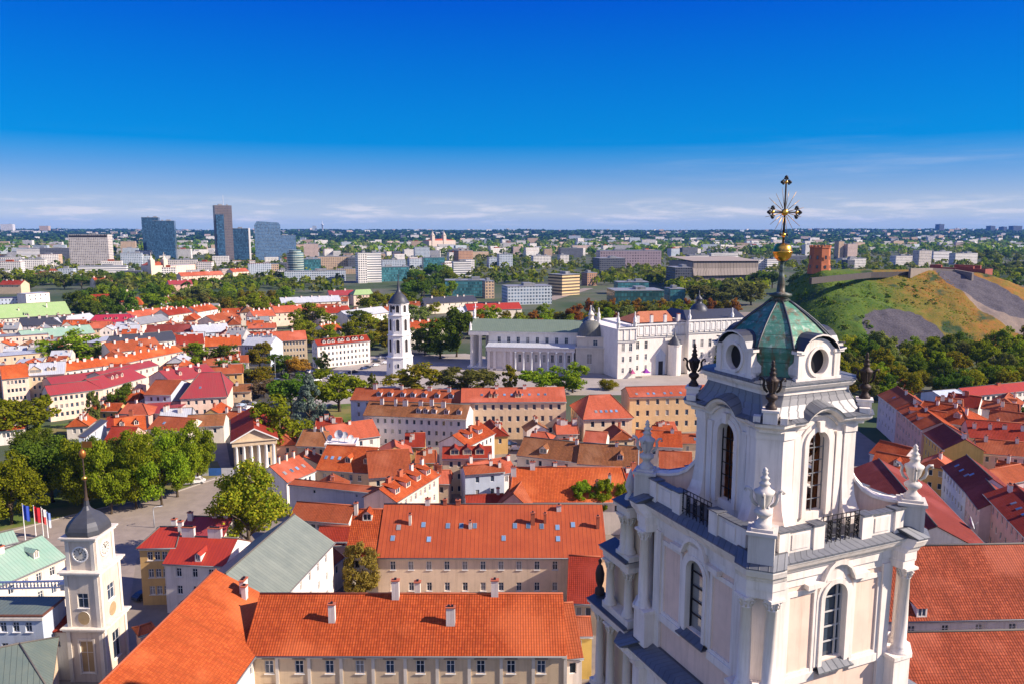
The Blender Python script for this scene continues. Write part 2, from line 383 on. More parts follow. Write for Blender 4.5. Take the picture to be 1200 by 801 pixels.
def urn_mb(Hh, fat=1.0):
    mb = MB(); k = Hh / 4.4
    prof = [(.62, 0), (.62, .25), (.5, .3), (.42, .45), (.3, .6), (.42, .8), (.62, .95), (.66, 1.15), (.5, 1.3), (.3, 1.4), (.34, 1.55), (.55, 1.95), (.62, 2.3), (.72, 2.5), (.74, 2.65), (.5, 2.78), (.36, 2.95), (.3, 3.1), (.42, 3.2), (.28, 3.32), (.22, 3.5), (.34, 3.6), (.2, 3.72), (.15, 3.88), (.24, 3.98), (.13, 4.1), (.18, 4.22), (.03, 4.4)]
    mb.lathe([(r * k * fat, zz * k) for r, zz in prof], 14)
    for i in range(4):
        a = math.pi / 4 + math.pi / 2 * i; ca, sa = math.cos(a), math.sin(a)
        mb.tube([(ca * q * k * fat, sa * q * k * fat, zz * k) for q, zz in ((.45, 1.5), (.75, 1.75), (.9, 2.1), (.85, 2.5), (1.05, 2.75), (1.3, 2.8), (1.36, 2.62), (1.22, 2.55))], [.1 * k, .13 * k, .13 * k, .12 * k, .12 * k, .1 * k, .09 * k, .06 * k], 6)
    return mb

# ------------------------------------------------------------------ the baroque bell tower at the right
TA = (23.05, 65.8); TR = R(23.4)
T = thing('bell_tower', 'tall white and cream baroque bell tower with green copper cupola and golden ball', 'bell tower', (TA[0], TA[1], 0), TR)
# lower shaft below the window stage
mb = MB()
tiers(mb, [(0, 8.6, 9.3), (28.6, 8.4, 9.1), (28.7, 8.6, 9.3), (29.3, 8.7, 9.4), (29.4, 9.0, 9.7), (29.8, 9.3, 10.0), (30.1, 9.6, 10.3), (30.35, 9.6, 10.3)], 1.5, 2.6)
mb.build('shaft_wall', [WHITE], T)
mb = MB(); tiers(mb, [(30.36, 9.75, 10.45), (30.45, 9.75, 10.45), (31.3, 8.0, 9.2)], 1.5, 2.6); mb.build('cornice_roof', [ZINC], T)
for k in range(4):           # panels and windows of the shaft
    mb = MB(); mb.M = rot4(k)
    for a in (-1, 1): mb.box(a * 2.6, -8.75, 16, a * 5.4, -8.38, 27)
    arch_band(mb, 8.38, 0, 16, 24.4, 1.35, 2.0, .3)
    mb.build('wall_panel', [CREAM], T)
# window stage
mb = MB()
HW = 7.7
for k in range(4):
    mb.M = rot4(k)
    arch_wall(mb, HW, -6.2, 6.2, 31, 42.6, [(0, 2.4, 35.3, 40.7)], .55, 0, 1)
    mb.face([(6.2, -HW, 31), (HW, -6.2, 31), (HW, -6.2, 42.6), (6.2, -HW, 42.6)], 1)
mb.build('wall', [CREAM, WHITE], T)
for k in range(4):           # white framework of the stage: plinth, pilasters, frieze
    for a in (-1, 1):
        mb = MB(); mb.M = rot4(k)
        mb.box(a * 5.1, -7.95, 34.0, a * 1.9, -HW + .05, 34.7); mb.box(a * 6.15, -8.0, 31, a * 5.1, -HW + .05, 42.6)
        mb.box(a * 1.95, -7.86, 34.7, a * 2.25, -HW + .05, 41.8); mb.box(a * 4.75, -7.84, 34.7, a * 5.1, -HW + .05, 41.9)
        mb.box(a * 2.25, -7.84, 41.5, a * 4.75, -HW + .05, 41.9); mb.box(a * 2.25, -7.83, 34.7, a * 4.75, -HW + .05, 35.0)
        mb.build('pilaster', [WHITE], T)
    mb = MB(); mb.M = rot4(k)
    arch_band(mb, HW, 0, 35.0, 40.7, 1.2, 1.6, .32); arch_band(mb, HW, 0, 35.0, 40.7, 1.6, 1.95, .2)
    sr = mb.build('window_surround', [WHITE], T)
    mb = MB(); mb.M = rot4(k)      # curved hood over the window
    hood = [(-3.3, 42.0), (-1.7, 42.05), (-1.5, 42.5), (-1.15, 43.1), (-.6, 43.5), (0, 43.62), (.6, 43.5), (1.15, 43.1), (1.5, 42.5), (1.7, 42.05), (3.3, 42.0)]
    for i in range(len(hood) - 1):
        a, b = hood[i], hood[i + 1]; t0, t1 = .42, .42
        pts = [(a[0], a[1]), (b[0], b[1]), (b[0], b[1] + t1), (a[0], a[1] + t0)]
        mb.prism(pts, -8.28, -HW + .1)
    mb.prism([(-1.1, 42.2), (1.1, 42.2), (.9, 43.1), (0, 43.45), (-.9, 43.1)], -7.95, -HW + .12)
    mb.build('window_hood', [WHITE], T)
    mb = MB(); mb.M = rot4(k)
    mb.face([(-1.3, -HW + .45, 35.2), (1.3, -HW + .45, 35.2), (1.3, -HW + .45, 42.1), (-1.3, -HW + .45, 42.1)], 0)
    wdw = mb.build('window', [GLASS], T)
    mb = MB(); mb.M = rot4(k)
    for zz in (36.6, 37.9, 39.2, 40.5): mb.box(-1.2, -HW + .28, zz, 1.2, -HW + .38, zz + .1)
    for xx in (-1.18, .62, 1.06): mb.box(xx, -HW + .24, 35.3, xx + .1, -HW + .40, 41.6)
    mb.build('glazing_bars', [GREYW if k % 2 == 0 else IRON], wdw)
    mb = MB(); mb.M = rot4(k)      # sloping metal sill
    mb.prism([(-1.9, 34.6), (1.9, 34.6), (1.9, 34.72), (-1.9, 34.72)], -8.45, -HW + .1)
    mb.face([(-1.9, -8.46, 34.74), (1.9, -8.46, 34.74), (1.3, -HW + .2, 35.3), (-1.3, -HW + .2, 35.3)], 0, [(0, 0), (3.8, 0), (3.2, 1), (.6, 1)])
    mb.build('sill', [ZINC], wdw)
# corner pedestals, free columns and the blocks they carry
for k in range(4):
    mb = MB(); mb.M = rot4(k)
    mb.rings([[(5.9, -9.0, zz), (7.75, -9.0, zz), (9.0, -7.75, zz), (9.0, -5.9, zz), (7.72, -5.9, zz), (5.9, -7.72, zz)] for zz in (31, 34.3)], 0)
    mb.rings([[(5.75, -9.15, zz), (7.82, -9.15, zz), (9.15, -7.82, zz), (9.15, -5.75, zz), (7.71, -5.75, zz), (5.75, -7.71, zz)] for zz in (34.3, 34.65)], 0)
    mb.build('pedestal', [WHITE], T)
cme = column(.5, 34.65, 42.35).mesh('column', [WHITE])
for k in range(4):
    for x, y in ((7.1, -8.42), (8.42, -7.1)):
        p = rot4(k) @ Vector((x, y, 0)); link('column', cme, T, p)
mb = MB()
tiers(mb, [(42.36, 7.8, 8.9), (43.0, 7.8, 8.9), (43.05, 7.95, 8.98), (43.75, 7.95, 8.98), (43.8, 8.1, 9.05), (44.1, 8.25, 9.15), (44.3, 8.5, 9.35), (44.62, 8.65, 9.45), (44.75, 8.75, 9.5), (44.95, 8.75, 9.5)], 1.35, 2.7)
mb.build('entablature', [WHITE], T)
mb = MB(); tiers(mb, [(44.96, 8.9, 9.6), (45.04, 8.9, 9.6), (45.75, 7.6, 8.6)], 1.35, 2.7); mb.build('cornice_roof', [ZINC], T)
# parapet of panelled walls with iron railings before the windows
for k in range(4):
    for a in (-1, 1):
        mb = MB(); mb.M = rot4(k)
        mb.box(a * 2.1, -8.15, 45.2, a * 6.3, -7.65, 47.2)
        mb.box(a * 2.0, -8.3, 45.2, a * 3.1, -7.5, 47.35); mb.box(a * 5.6, -8.35, 45.2, a * 6.6, -7.5, 47.3)
        mb.box(a * 3.5, -8.22, 45.7, a * 5.2, -8.0, 46.9)
        mb.build('parapet', [WHITE], T)
    for a in (-1, 1):
        mb = MB(); mb.M = rot4(k)
        mb.box(a * 1.95, -8.45, 47.36, a * 3.2, -7.4, 47.44); mb.box(a * 3.2, -8.32, 47.22, a * 5.5, -7.5, 47.32); mb.box(a * 5.5, -8.45, 47.32, a * 6.7, -7.4, 47.42)
        mb.build('coping', [ZINC], T)
    mb = MB(); mb.M = rot4(k)
    rnd = random.Random(k)
    for i in range(2): mb.box(-2.0, -8.03, 46.0 + i * 1.35, 2.0, -7.96, 46.07 + i * 1.35)
    mb.box(-2.0, -8.03, 47.75, 2.0, -7.96, 47.8)
    for i in range(9):
        x = -1.9 + i * .475; mb.box(x - .025, -8.02, 45.4, x + .025, -7.97, 47.75)
        for zz in (45.95, 46.35, 46.8, 47.15):
            s2 = .2 if (i % 2) else -.2
            mb.tube([(x, -8.0, zz - .2), (x + s2, -8.0, zz - .1), (x + s2 * 1.2, -8.0, zz + .12), (x + s2 * .3, -8.0, zz + .2), (x + .3 * s2, -8.0, zz), (x + .7 * s2, -8.0, zz)], .06, 4)
    mb.build('railing', [IRON], T)
    mb = MB(); mb.M = rot4(k) @ Matrix.Translation((7.9, -7.9, 0)) @ Matrix.Rotation(math.pi / 4, 4, 'Z')
    mb.box(-.95, -.95, 45.2, .95, .95, 47.5); mb.box(-1.1, -1.1, 47.5, 1.1, 1.1, 47.75); mb.box(-.8, -.8, 47.75, .8, .8, 47.95)
    mb.build('urn_pedestal', [STONE], T)
ume = urn_mb(4.6).mesh('urn', [STONE])
for k in range(4): link('urn', ume, T, (rot4(k) @ Vector((7.9, -7.9, 47.95))))
# belfry stage
mb = MB(); BH = 5.0
for k in range(4):
    mb.M = rot4(k)
    arch_wall(mb, BH, -3.7, 3.7, 45.5, 54.2, [(0, 2.15, 46.9, 52.75)], .7, 0, 0)
mb.build('belfry_wall', [WHITE], T)
mb = MB()
for k in range(4):
    mb.M = rot4(k)
    def pier(g): return [(2.7 - .1 * g, -5.0), (2.7 - .1 * g, -5.3 - g * .6), (3.9 + .2 * g, -5.35 - g), (5.35 + g, -3.9 - .2 * g), (5.3 + .6 * g, -2.7 + .1 * g), (5.0, -2.7 + .1 * g), (4.6, -4.6)]
    mb.rings([[(x, y, zz) for x, y in pier(g)] for zz, g in ((45.5, 1.3), (46.2, 1.05), (46.9, .6), (47.8, .25), (49, .07), (50.5, 0), (53.5, 0))], 0)
    mb.rings([[(x, y, zz) for x, y in pier(.12)] for zz in (53.5, 54.2)], 0)
    for a in (-1, 1):                                   # slim inner pilasters
        mb.box(a * 1.9, -5.22, 45.5, a * 2.55, -4.95, 53.6)
mb.build('corner_pier', [WHITE], T)
for k in range(4):
    mb = MB(); mb.M = rot4(k)
    arch_band(mb, BH, 0, 46.6, 52.75, 1.08, 1.5, .28); arch_band(mb, BH, 0, 46.6, 52.75, 1.5, 1.85, .14)
    mb.prism([(-.2, 53.8), (.2, 53.8), (.28, 54.7), (-.28, 54.7)], -5.5, -4.9)
    mb.build('window_surround', [WHITE], T)
    mb = MB(); mb.M = rot4(k)
    for zz in (47.9, 49.0, 50.1, 51.2, 52.3): mb.box(-1.07, -4.72, zz, 1.07, -4.66, zz + .07)
    for xx in (-1.05, -.03, 1.0): mb.box(xx, -4.74, 46.9, xx + .06, -4.64, 53.3)
    mb.build('window_grille', [GREYM if k % 2 == 0 else IRON], T)
    mb = MB(); mb.M = rot4(k)
    for a in (-1, 1): mb.box(a * 2.7, -5.5, 46.9, a * 3.1, -5.2, 47.6)
    mb.build('vent', [IRON], T)
    mb = MB(); mb.M = rot4(k) @ Matrix.Rotation(math.pi / 4, 4, 'Z')     # diagonal scroll buttress
    pr = [(6.2, 50.6), (6.35, 49.7), (6.7, 48.9), (7.3, 48.2), (8.1, 47.75), (9.0, 47.55), (10.2, 47.5)]
    mb.prism([(6.0, 45.6), (10.2, 45.6)] + [(a, b) for a, b in pr[::-1]] + [(6.0, 50.6)], -.35, .35, 0)
    mb.build('scroll_buttress', [CREAM], T)
    mb = MB(); mb.M = rot4(k) @ Matrix.Rotation(math.pi / 4, 4, 'Z')
    for i in range(len(pr) - 1):
        a, b = pr[i], pr[i + 1]; mb.prism([(a[0], a[1]), (b[0], b[1]), (b[0] + .1, b[1] + .22), (a[0] + .1, a[1] + .22)], -.55, .55)
    mb.build('scroll_coping', [WHITE], T)
mb = MB(); mb.box(-4.9, -4.9, 45.8, 4.9, 4.9, 46.0); mb.build('belfry_floor', [WOOD], T)
mb = MB()
for x in (-2.6, 2.6):
    for y in (-2.6, 2.6): mb.box(x - .2, y - .2, 46, x + .2, y + .2, 54)
for zz in (48.6, 51.4):
    for q in (-2.6, 2.6): mb.box(-2.8, q - .17, zz, 2.8, q + .17, zz + .35); mb.box(q - .17, -2.8, zz + .36, q + .17, 2.8, zz + .7)
for q in (-2.6, 2.6): mb.tube([(-2.6, q, 48.9), (2.6, q, 51.4)], .14); mb.tube([(q, 2.6, 48.9), (q, -2.6, 51.4)], .14)
mb.build('bell_frame', [WOOD], T)
mb = MB(); mb.lathe([(1.0, 48.9), (.95, 49.05), (.72, 49.5), (.6, 50.2), (.5, 50.7), (.2, 50.9), (.12, 51.4)], 18); mb.build('bell', [BRONZE], T)
# belfry cornice that arches over each window
mb = MB()
def bow(u):
    return 1.05 * max(0.0, math.cos(min(1, abs(u) / 2.0) * math.pi / 2)) ** .8
us = [-3.2, -2.4, -2.0, -1.7, -1.3, -.85, -.4, 0, .4, .85, 1.3, 1.7, 2.0, 2.4, 3.2]
prof = [(5.05, 54.1), (5.25, 54.15), (5.3, 54.4), (5.6, 54.5), (5.85, 54.7), (5.9, 54.95)]
for k in range(4):
    mb.M = rot4(k)
    for i in range(len(us) - 1):
        for j in range(len(prof) - 1):
            (d0, z0), (d1, z1) = prof[j], prof[j + 1]; a, b = us[i], us[i + 1]
            mb.face([(a, -d0, z0 + bow(a)), (b, -d0, z0 + bow(b)), (b, -d1, z1 + bow(b)), (a, -d1, z1 + bow(a))], 0)
        a, b = us[i], us[i + 1]
        mb.face([(a, -5.05, 54.1), (b, -5.05, 54.1), (b, -5.05, 54.1 + bow(b)), (a, -5.05, 54.1 + bow(a))], 0)
    def corner(e): return [(3.2, -e), (4.35 + (e - 5.05) * .4, -e - .35), (e + .35, -4.35 - (e - 5.05) * .4), (e, -3.2)]
    for j in range(len(prof) - 1):
        (d0, z0), (d1, z1) = prof[j], prof[j + 1]; A, B = corner(d0), corner(d1)
        for i in range(3): mb.face([(*A[i], z0), (*A[i + 1], z0), (*B[i + 1], z1), (*B[i], z1)], 0)
mb.build('belfry_cornice', [WHITE], T)
mb = MB()
for k in range(4):
    mb.M = rot4(k)
    for i in range(len(us) - 1):
        a, b = us[i], us[i + 1]
        mb.face([(a, -5.98, 54.99 + bow(a)), (b, -5.98, 54.99 + bow(b)), (b, -4.6, 55.5 + bow(b) * .9), (a, -4.6, 55.5 + bow(a) * .9)], 0, [(a, 0), (b, 0), (b, 1.5), (a, 1.5)])
        mb.face([(a, -5.98, 54.9 + bow(a)), (b, -5.98, 54.9 + bow(b)), (b, -5.98, 54.99 + bow(b)), (a, -5.98, 54.99 + bow(a))], 0)
    mb.face([(3.2, -5.98, 54.99), (4.75, -6.35, 54.99), (6.35, -4.75, 54.99), (5.98, -3.2, 54.99), (4.6, -3.2, 55.5), (3.2, -4.6, 55.5)], 0, [(0, 0), (1.6, 0), (3.8, 0), (5.4, 0), (4, 1.5), (2, 1.5)])
mb.build('belfry_roof', [ZINC], T)
for k in range(4):
    mb = MB(); mb.M = rot4(k) @ Matrix.Translation((5.0, -5.0, 0)) @ Matrix.Rotation(math.pi / 4, 4, 'Z')
    mb.box(-.55, -.55, 54.95, .55, .55, 55.9); mb.box(-.66, -.66, 55.9, .66, .66, 56.1)
    for a in (-1, 1): mb.box(a * .75, -.4, 54.98, a * 1.3, .4, 55.5)
    mb.build('urn_pedestal', [WHITE], T)
ume = urn_mb(3.9, .82).mesh('urn', [BRONZE])
for k in range(4):
    o = link('urn', ume, T, (rot4(k) @ Vector((5.0, -5.0, 56.1)))); o['label'] = 'dark bronze urn on the upper cornice'
# skirt roof, drum cornice and cupola
def octa(h, c): return [(-h + c, -h), (h - c, -h), (h, -h + c), (h, h - c), (h - c, h), (-h + c, h), (-h, h - c), (-h, -h + c)]
mb = MB(); mb.rings([[(x, y, zz) for x, y in octa(h, c)] for zz, h, c in ((55.2, 5.45, .9), (55.6, 5.1, .9), (56.1, 4.85, 1.0), (56.6, 4.7, 1.1), (57.0, 4.62, 1.2))], 0, False, False, False); mb.build('skirt_roof', [seam((.27, .27, .28), (.2, .2, .215), 1.05, .45, .2)], T)
mb = MB(); mb.rings([[(x, y, zz) for x, y in octa(h, c)] for zz, h, c in ((56.95, 4.7, 1.2), (57.3, 4.7, 1.2), (57.35, 4.9, 1.3), (57.65, 5.1, 1.35), (57.8, 5.1, 1.35))], 0, True, True); mb.build('drum_cornice', [WHITE], T)
mb = MB(); mb.rings([[(x, y, zz) for x, y in octa(h, c)] for zz, h, c in ((57.81, 5.2, 1.4), (57.88, 5.2, 1.4), (58.2, 4.2, 1.5))], 0, True, True); mb.build('cornice_roof', [ZINC], T)
@cached
def copper(c1, c2):
    t = NT('verdigris_copper'); sep = t.new('ShaderNodeSeparateXYZ'); t.l.new(t.co('UV'), sep.inputs[0])
    n = t.noise(.55, 6, .7); n2 = t.noise(2.2, 5, .6)
    f = t.math('FRACT', t.math('DIVIDE', sep.outputs[1], 1.25)); line = t.rng(t.math('ABSOLUTE', t.math('SUBTRACT', f, .5)), .455, .49)
    mp = t.new('ShaderNodeMapping'); mp.inputs['Scale'].default_value = (1.6, 1.6, .25); t.l.new(t.co(), mp.inputs[0]); n4 = t.noise(1, 5, .7, vec=mp.outputs[0])
    col = t.mix(t.rng(n, .38, .62), c1, c2); col = t.mix(t.math('MULTIPLY', t.rng(n4, .48, .62), .75), col, (.16, .075, .04)); col = t.mix(t.math('MULTIPLY', t.rng(n2, .55, .7), .6), col, (.36, .42, .38))
    col = t.mix(t.math('MULTIPLY', line, .6), col, (.03, .035, .03)); t.bump(n2, .2, .04)
    return t.done(col, Roughness=.5, Metallic=.15)
COPPER = copper((.035, .17, .115), (.12, .27, .2)); COPPERD = copper((.04, .075, .06), (.07, .09, .08))
ribs = MB(); mb = MB(); sh = []
for zz, h, c in ((58.1, 4.0, 1.95), (59.6, 4.0, 1.95), (60.2, 4.15, 2.0), (60.6, 4.1, 1.95), (61.4, 3.5, 1.65), (62.2, 2.78, 1.32), (63.0, 1.92, .92), (63.7, 1.08, .5), (64.05, .6, .27)): sh.append([(x, y, zz) for x, y in octa(h, c)])
mb.rings(sh, 0, False, True); mb.build('cupola_roof', [COPPER], T)
for i in range(8): ribs.tube([(r[i][0] * 1.01, r[i][1] * 1.01, r[i][2] + .03) for r in sh[2:]], .09, 5)
ribs.build('roof_rib', [LEAD], T)
for k in range(4):           # lucarnes: curved white gable with an oval eye
    LM = rot4(k) @ Matrix.Translation((0, 0, 58)) @ Matrix.Diagonal((1.2, 1.04, 1.1, 1)) @ Matrix.Translation((0, 0, -58)); mb = MB(); mb.M = LM; N = 28
    def eye(i, r1=.8, r2=.95): a = 2 * math.pi * i / N; return (r1 * math.cos(a), 59.35 + r2 * math.sin(a))
    def out_(i):
        a = 2 * math.pi * i / N; ca, sa = math.cos(a), math.sin(a)
        if sa >= -.05:
            x = 1.55 * ca; zz = 59.35 + 1.72 * sa
            if sa < .45: x = math.copysign(1.62 + .22 * max(0, .3 - abs(sa - .15)), ca) if abs(ca) > .3 else x
            return (x, zz)
        s2 = max(abs(ca) / 1.9, abs(sa) / 1.35); x, zz = ca / s2, 59.35 + sa / s2
        return (x, zz)
    F = -4.5
    for i in range(N):
        a, b, c, e = eye(i), eye(i + 1), out_(i + 1), out_(i)
        P = lambda p, y: (p[0], y, p[1])
        mb.face([P(a, F), P(e, F), P(c, F), P(b, F)][::-1], 0)
        mb.face([P(e, F), P(e, -2.6), P(c, -2.6), P(c, F)], 0)
        mb.face([P(a, F), P(b, F), P(b, -4.02), P(a, -4.02)], 0)
        ea, eb = eye(i, 1.02, 1.17), eye(i + 1, 1.02, 1.17)
        mb.face([P(a, F - .12), P(b, F - .12), P(eb, F - .12), P(ea, F - .12)], 0); mb.face([P(ea, F - .12), P(eb, F - .12), P(eb, F), P(ea, F)], 0); mb.face([P(b, F - .12), P(a, F - .12), P(a, F), P(b, F)], 0)
    for a in (-1, 1): mb.box(a * 1.35, F - .1, 58.0, a * 1.85, F + .4, 60.0); mb.box(a * 1.25, F - .2, 60.0, a * 2.1, F + .4, 60.25)
    mb.box(-2.0, F - .12, 57.95, 2.0, F + .3, 58.2)
    lu = mb.build('lucarne', [WHITE], T)
    mb = MB(); mb.M = LM
    mb.face([P(eye(i), -4.06) for i in range(N)][::-1], 0); mb.build('opening', [IRON], lu)
    mb = MB(); mb.M = LM      # lead hood
    top = [(-2.2, 60.22)] + [(1.68 * math.cos(math.pi - math.pi * i / 10), 59.6 + 1.68 * math.sin(math.pi - math.pi * i / 10)) for i in range(1, 10)] + [(2.2, 60.22)]
    for i in range(len(top) - 1):
        a, b = top[i], top[i + 1]
        mb.face([P(a, F - .3), P(b, F - .3), P((b[0], b[1] + .12), F - .3), P((a[0], a[1] + .12), F - .3)], 1); mb.face([P((a[0], a[1] + .12), F - .3), P((b[0], b[1] + .12), F - .3), P((b[0], b[1] + .12), -2.2), P((a[0], a[1] + .12), -2.2)], 0)
    mb.build('hood', [LEAD, WHITE], lu)
mb = MB(); mb.lathe([(.6, 63.9), (.85, 64.1), (.55, 64.3), (.95, 64.45), (.95, 64.6), (.36, 64.75), (.33, 65.3), (.23, 66.2), (.17, 67.2), (.26, 67.45)], 12); mb.build('finial_neck', [COPPERD], T)
mb = MB(); mb.lathe([(.05, 67.38), (.4, 67.45), (.66, 67.7), (.78, 68.05), (.8, 68.15), (.83, 68.16), (.83, 68.24), (.78, 68.25), (.7, 68.6), (.5, 68.85), (.15, 68.95)], 24); mb.build('golden_ball', [GOLD], T)
mb = MB()
def trefoil(x, zz, dx, dz):
    for (ax, az) in ((dx, dz), (dz, dx), (-dz, -dx)):
        mb.tube([(x, 0, zz), (x + ax * .28, 0, zz + az * .28)], .06, 5)
        q = Vector((x + ax * .42, 0, zz + az * .42)); mb.M = Matrix.Translation(q); mb.lathe([(.02, -.15), (.13, -.08), (.15, 0), (.13, .08), (.02, .15)], 8); mb.M = Matrix.Identity(4)
        for s2 in (-1, 1):
            q2 = Vector((x + ax * .3 + az * s2 * .13, 0, zz + az * .3 + ax * s2 * .13)); mb.M = Matrix.Translation(q2); mb.lathe([(.02, -.1), (.09, -.05), (.1, 0), (.09, .05), (.02, .1)], 8); mb.M = Matrix.Identity(4)
mb.tube([(0, 0, 68.8), (0, 0, 74.1)], [.1, .07], 8); mb.tube([(-1.35, 0, 71.5), (1.35, 0, 71.5)], .075, 6)
trefoil(0, 74.0, 0, 1); trefoil(1.3, 71.5, 1, 0); trefoil(-1.3, 71.5, -1, 0)
for a in (-1, 1): mb.tube([(0, 0, 69.6), (a * .35, 0, 69.75), (a * .42, 0, 69.55)], .07, 5)
mbr = MB()
for i in range(16):
    a = math.pi / 8 * i + math.pi / 16; 
    L2 = 1.85 if i % 2 else 2.1
    mbr.tube([(math.cos(a) * .4, 0, 71.5 + math.sin(a) * .4), (math.cos(a) * L2, 0, 71.5 + math.sin(a) * L2)], [.035, .018], 4)
cr = mb.build('cross', [IRON], T); mbr.build('ray_burst', [flat((.45, .26, .07), .4, .7)], cr)
for x, zz, r in ((0, 71.5, .32), (0, 69.6, .2), (0, 74.0, .16), (1.3, 71.5, .16), (-1.3, 71.5, .16)):
    mb = MB(); mb.M = Matrix.Translation((x, 0, zz)); mb.lathe([(.02, -r), (r * .7, -r * .7), (r, 0), (r * .7, r * .7), (.02, r)], 12); mb.build('gilded_boss', [GOLD], cr)

# ------------------------------------------------------------------ the tiered church front beyond the tower's left side
FC = thing('church_facade', 'tiered cream church facade of paired columns beside the left face of the bell tower', 'church', (TA[0], TA[1], 0), TR)
mb = MB(); uvx = -7.5
steps = [(9.2, 11.6, 43.4), (11.6, 14.0, 38.0), (14.0, 16.4, 31.2)]
for y0, y1, zt in steps: mb.box(uvx, y0, 0, -1.5, y1, zt)
mb.build('wall', [SAND], FC)
cmes = {}
for ti, (z0, z1, y0, y1) in enumerate(((22.0, 30.0, 9.6, 16.2), (32.0, 36.9, 9.6, 13.8), (38.6, 42.6, 9.6, 11.3), (8, 20, 9.6, 16.2))):
    me = column(.45, z0, z1).mesh('column', [PALE]); n = max(2, int((y1 - y0) / 1.7))
    for i in range(n):
        link('column', me, FC, (uvx - .6 - (.3 if i % 2 else 0), y0 + .6 + (y1 - y0 - 1.2) * i / (n - 1), 0))
    mb = MB()
    mb.box(uvx - 1.3, y0 - .4, z1 + .02, uvx + .3, y1 + .3, z1 + .75); mb.box(uvx - 1.6, y0 - .4, z1 + .76, uvx + .3, y1 + .5, z1 + 1.05)
    mb.build('entablature', [PALE], FC); mb = MB(); mb.box(uvx - 1.25, y0 - .4, z0 - 1.2, uvx + .3, y1 + .4, z0 - .02); mb.build('plinth', [PALE], FC)
    mb = MB(); mb.box(uvx - 1.7, y0 - .4, z1 + 1.06, uvx + .3, y1 + .6, z1 + 1.16); mb.prism([(uvx - 1.7, z1 + 1.17), (uvx + .2, z1 + 1.17), (uvx + .2, z1 + 1.7)], y0 - .3, y1 + .5); mb.build('cornice_roof', [ZINC], FC)
mb = MB(); mb.M = Matrix.Translation((0, 0, 2.0)); mb.lathe([(.55, 29.7), (.5, 30.3), (.25, 30.5), (.45, 31.2), (.5, 32), (.3, 32.8), (.12, 33.0), (.2, 33.4), (.02, 33.7)], 10, (uvx - .5, 16.0)); mb.build('statue', [BRONZE], FC)
mb = MB(); mb.lathe([(.6, 43.8), (.5, 44.3), (.25, 44.6), (.55, 45.3), (.3, 46.2), (.05, 47)], 10, (uvx - .4, 10.6)); mb.build('urn', [STONE], FC)
# ------------------------------------------------------------------ ground, roads, lawns
mb = MB(); mb.face([(-11500, -120, 0), (11500, -120, 0), (11500, 11500, 0), (-11500, 11500, 0)], 0)
mb.build('ground', [ground_mat((0.13, 0.12, 0.1), (0.06, 0.09, 0.03), .012, (0.035, 0.065, 0.02), .004)])['kind'] = 'structure'
PAVE = ground_mat((0.26, 0.22, 0.18), (0.2, 0.17, 0.14), .3); ASPH = ground_mat((0.075, 0.07, 0.07), (0.05, 0.05, 0.05), .4); ROADL = ground_mat((0.3, 0.25, 0.21), (0.24, 0.2, 0.17), .35)
GRASSM = ground_mat((0.11, 0.16, 0.025), (0.07, 0.11, 0.02), .25, (0.2, 0.17, 0.06), .06); PLAZA = ground_mat((0.36, 0.32, 0.29), (0.3, 0.27, 0.24), .1)
sheet('courtyard_paving', [(0, 801), (60, 570), (330, 500), (1000, 500), (1190, 640), (1250, 900), (-80, 900)], .03, PAVE)
sheet('lawn', [(-40, 640), (-40, 570), (120, 545), (255, 540), (262, 556), (200, 577), (100, 598), (0, 625)], .06, GRASSM)
sheet('road', [(-40, 652), (-40, 631), (60, 609), (150, 592), (215, 572), (268, 552), (345, 520), (360, 532), (270, 582), (230, 605), (160, 655), (150, 720), (110, 720), (115, 640), (60, 640)], .09, ROADL)
sheet('street', [(270, 545), (262, 500), (262, 465), (330, 440), (430, 418), (470, 410), (500, 408), (500, 420), (400, 448), (320, 470), (325, 520), (300, 560)], .1, ASPH)
sheet('square', [(330, 462), (420, 418), (545, 414), (720, 440), (870, 436), (880, 462), (600, 463), (420, 462), (400, 490)], .12, PLAZA)
sheet('park_lawn', [(375, 494), (385, 474), (420, 472), (425, 488), (420, 500)], .14, GRASSM)
sheet('small_lawn', [(40, 508), (45, 499), (85, 495), (90, 508)], .14, GRASSM)
sheet('lane', [(1030, 560), (1046, 540), (1078, 560), (1140, 650), (1180, 801), (1150, 801), (1110, 660)], .08, ASPH)
# ------------------------------------------------------------------ windows
WINS = {}
def window_mesh(w, h, arch=False, near=False, dark=False, brow=False):
    k = (round(w, 2), round(h, 2), arch, near, dark, brow)
    if k in WINS: return WINS[k]
    mb = MB(); f = .09
    if near or w < 1.6:
        mb.box(-w / 2, .12, 0, -w / 2 + f, .2, h); mb.box(w / 2 - f, .12, 0, w / 2, .2, h); mb.box(-w / 2 + f, .12, 0, w / 2 - f, .2, f); mb.box(-w / 2 + f, .12, h - f, w / 2 - f, .2, h)
    if near:
        mb.box(-.04, .13, f, .04, .19, h - f); mb.box(-w / 2 + f, .135, h * .64, -.04, .185, h * .64 + .06); mb.box(.04, .135, h * .64, w / 2 - f, .185, h * .64 + .06)
    mb.face([(-w / 2, .17, 0), (w / 2, .17, 0), (w / 2, .17, h), (-w / 2, .17, h)], 1)
    if near: mb.box(-w / 2 - .12, -.12, -.1, w / 2 + .12, .1, -.002, 0)
    if brow: mb.box(-w / 2 - .3, -.28, h + .32, w / 2 + .3, -.004, h + .42, 2); mb.box(-w / 2 - .22, -.1, h + .02, w / 2 + .22, -.004, h + .32, 3)
    WINS[k] = mb.mesh('window', [TRIMW if not dark else IRON, GLASS, flat((.12, .05, .035)), SAND]); return WINS[k]
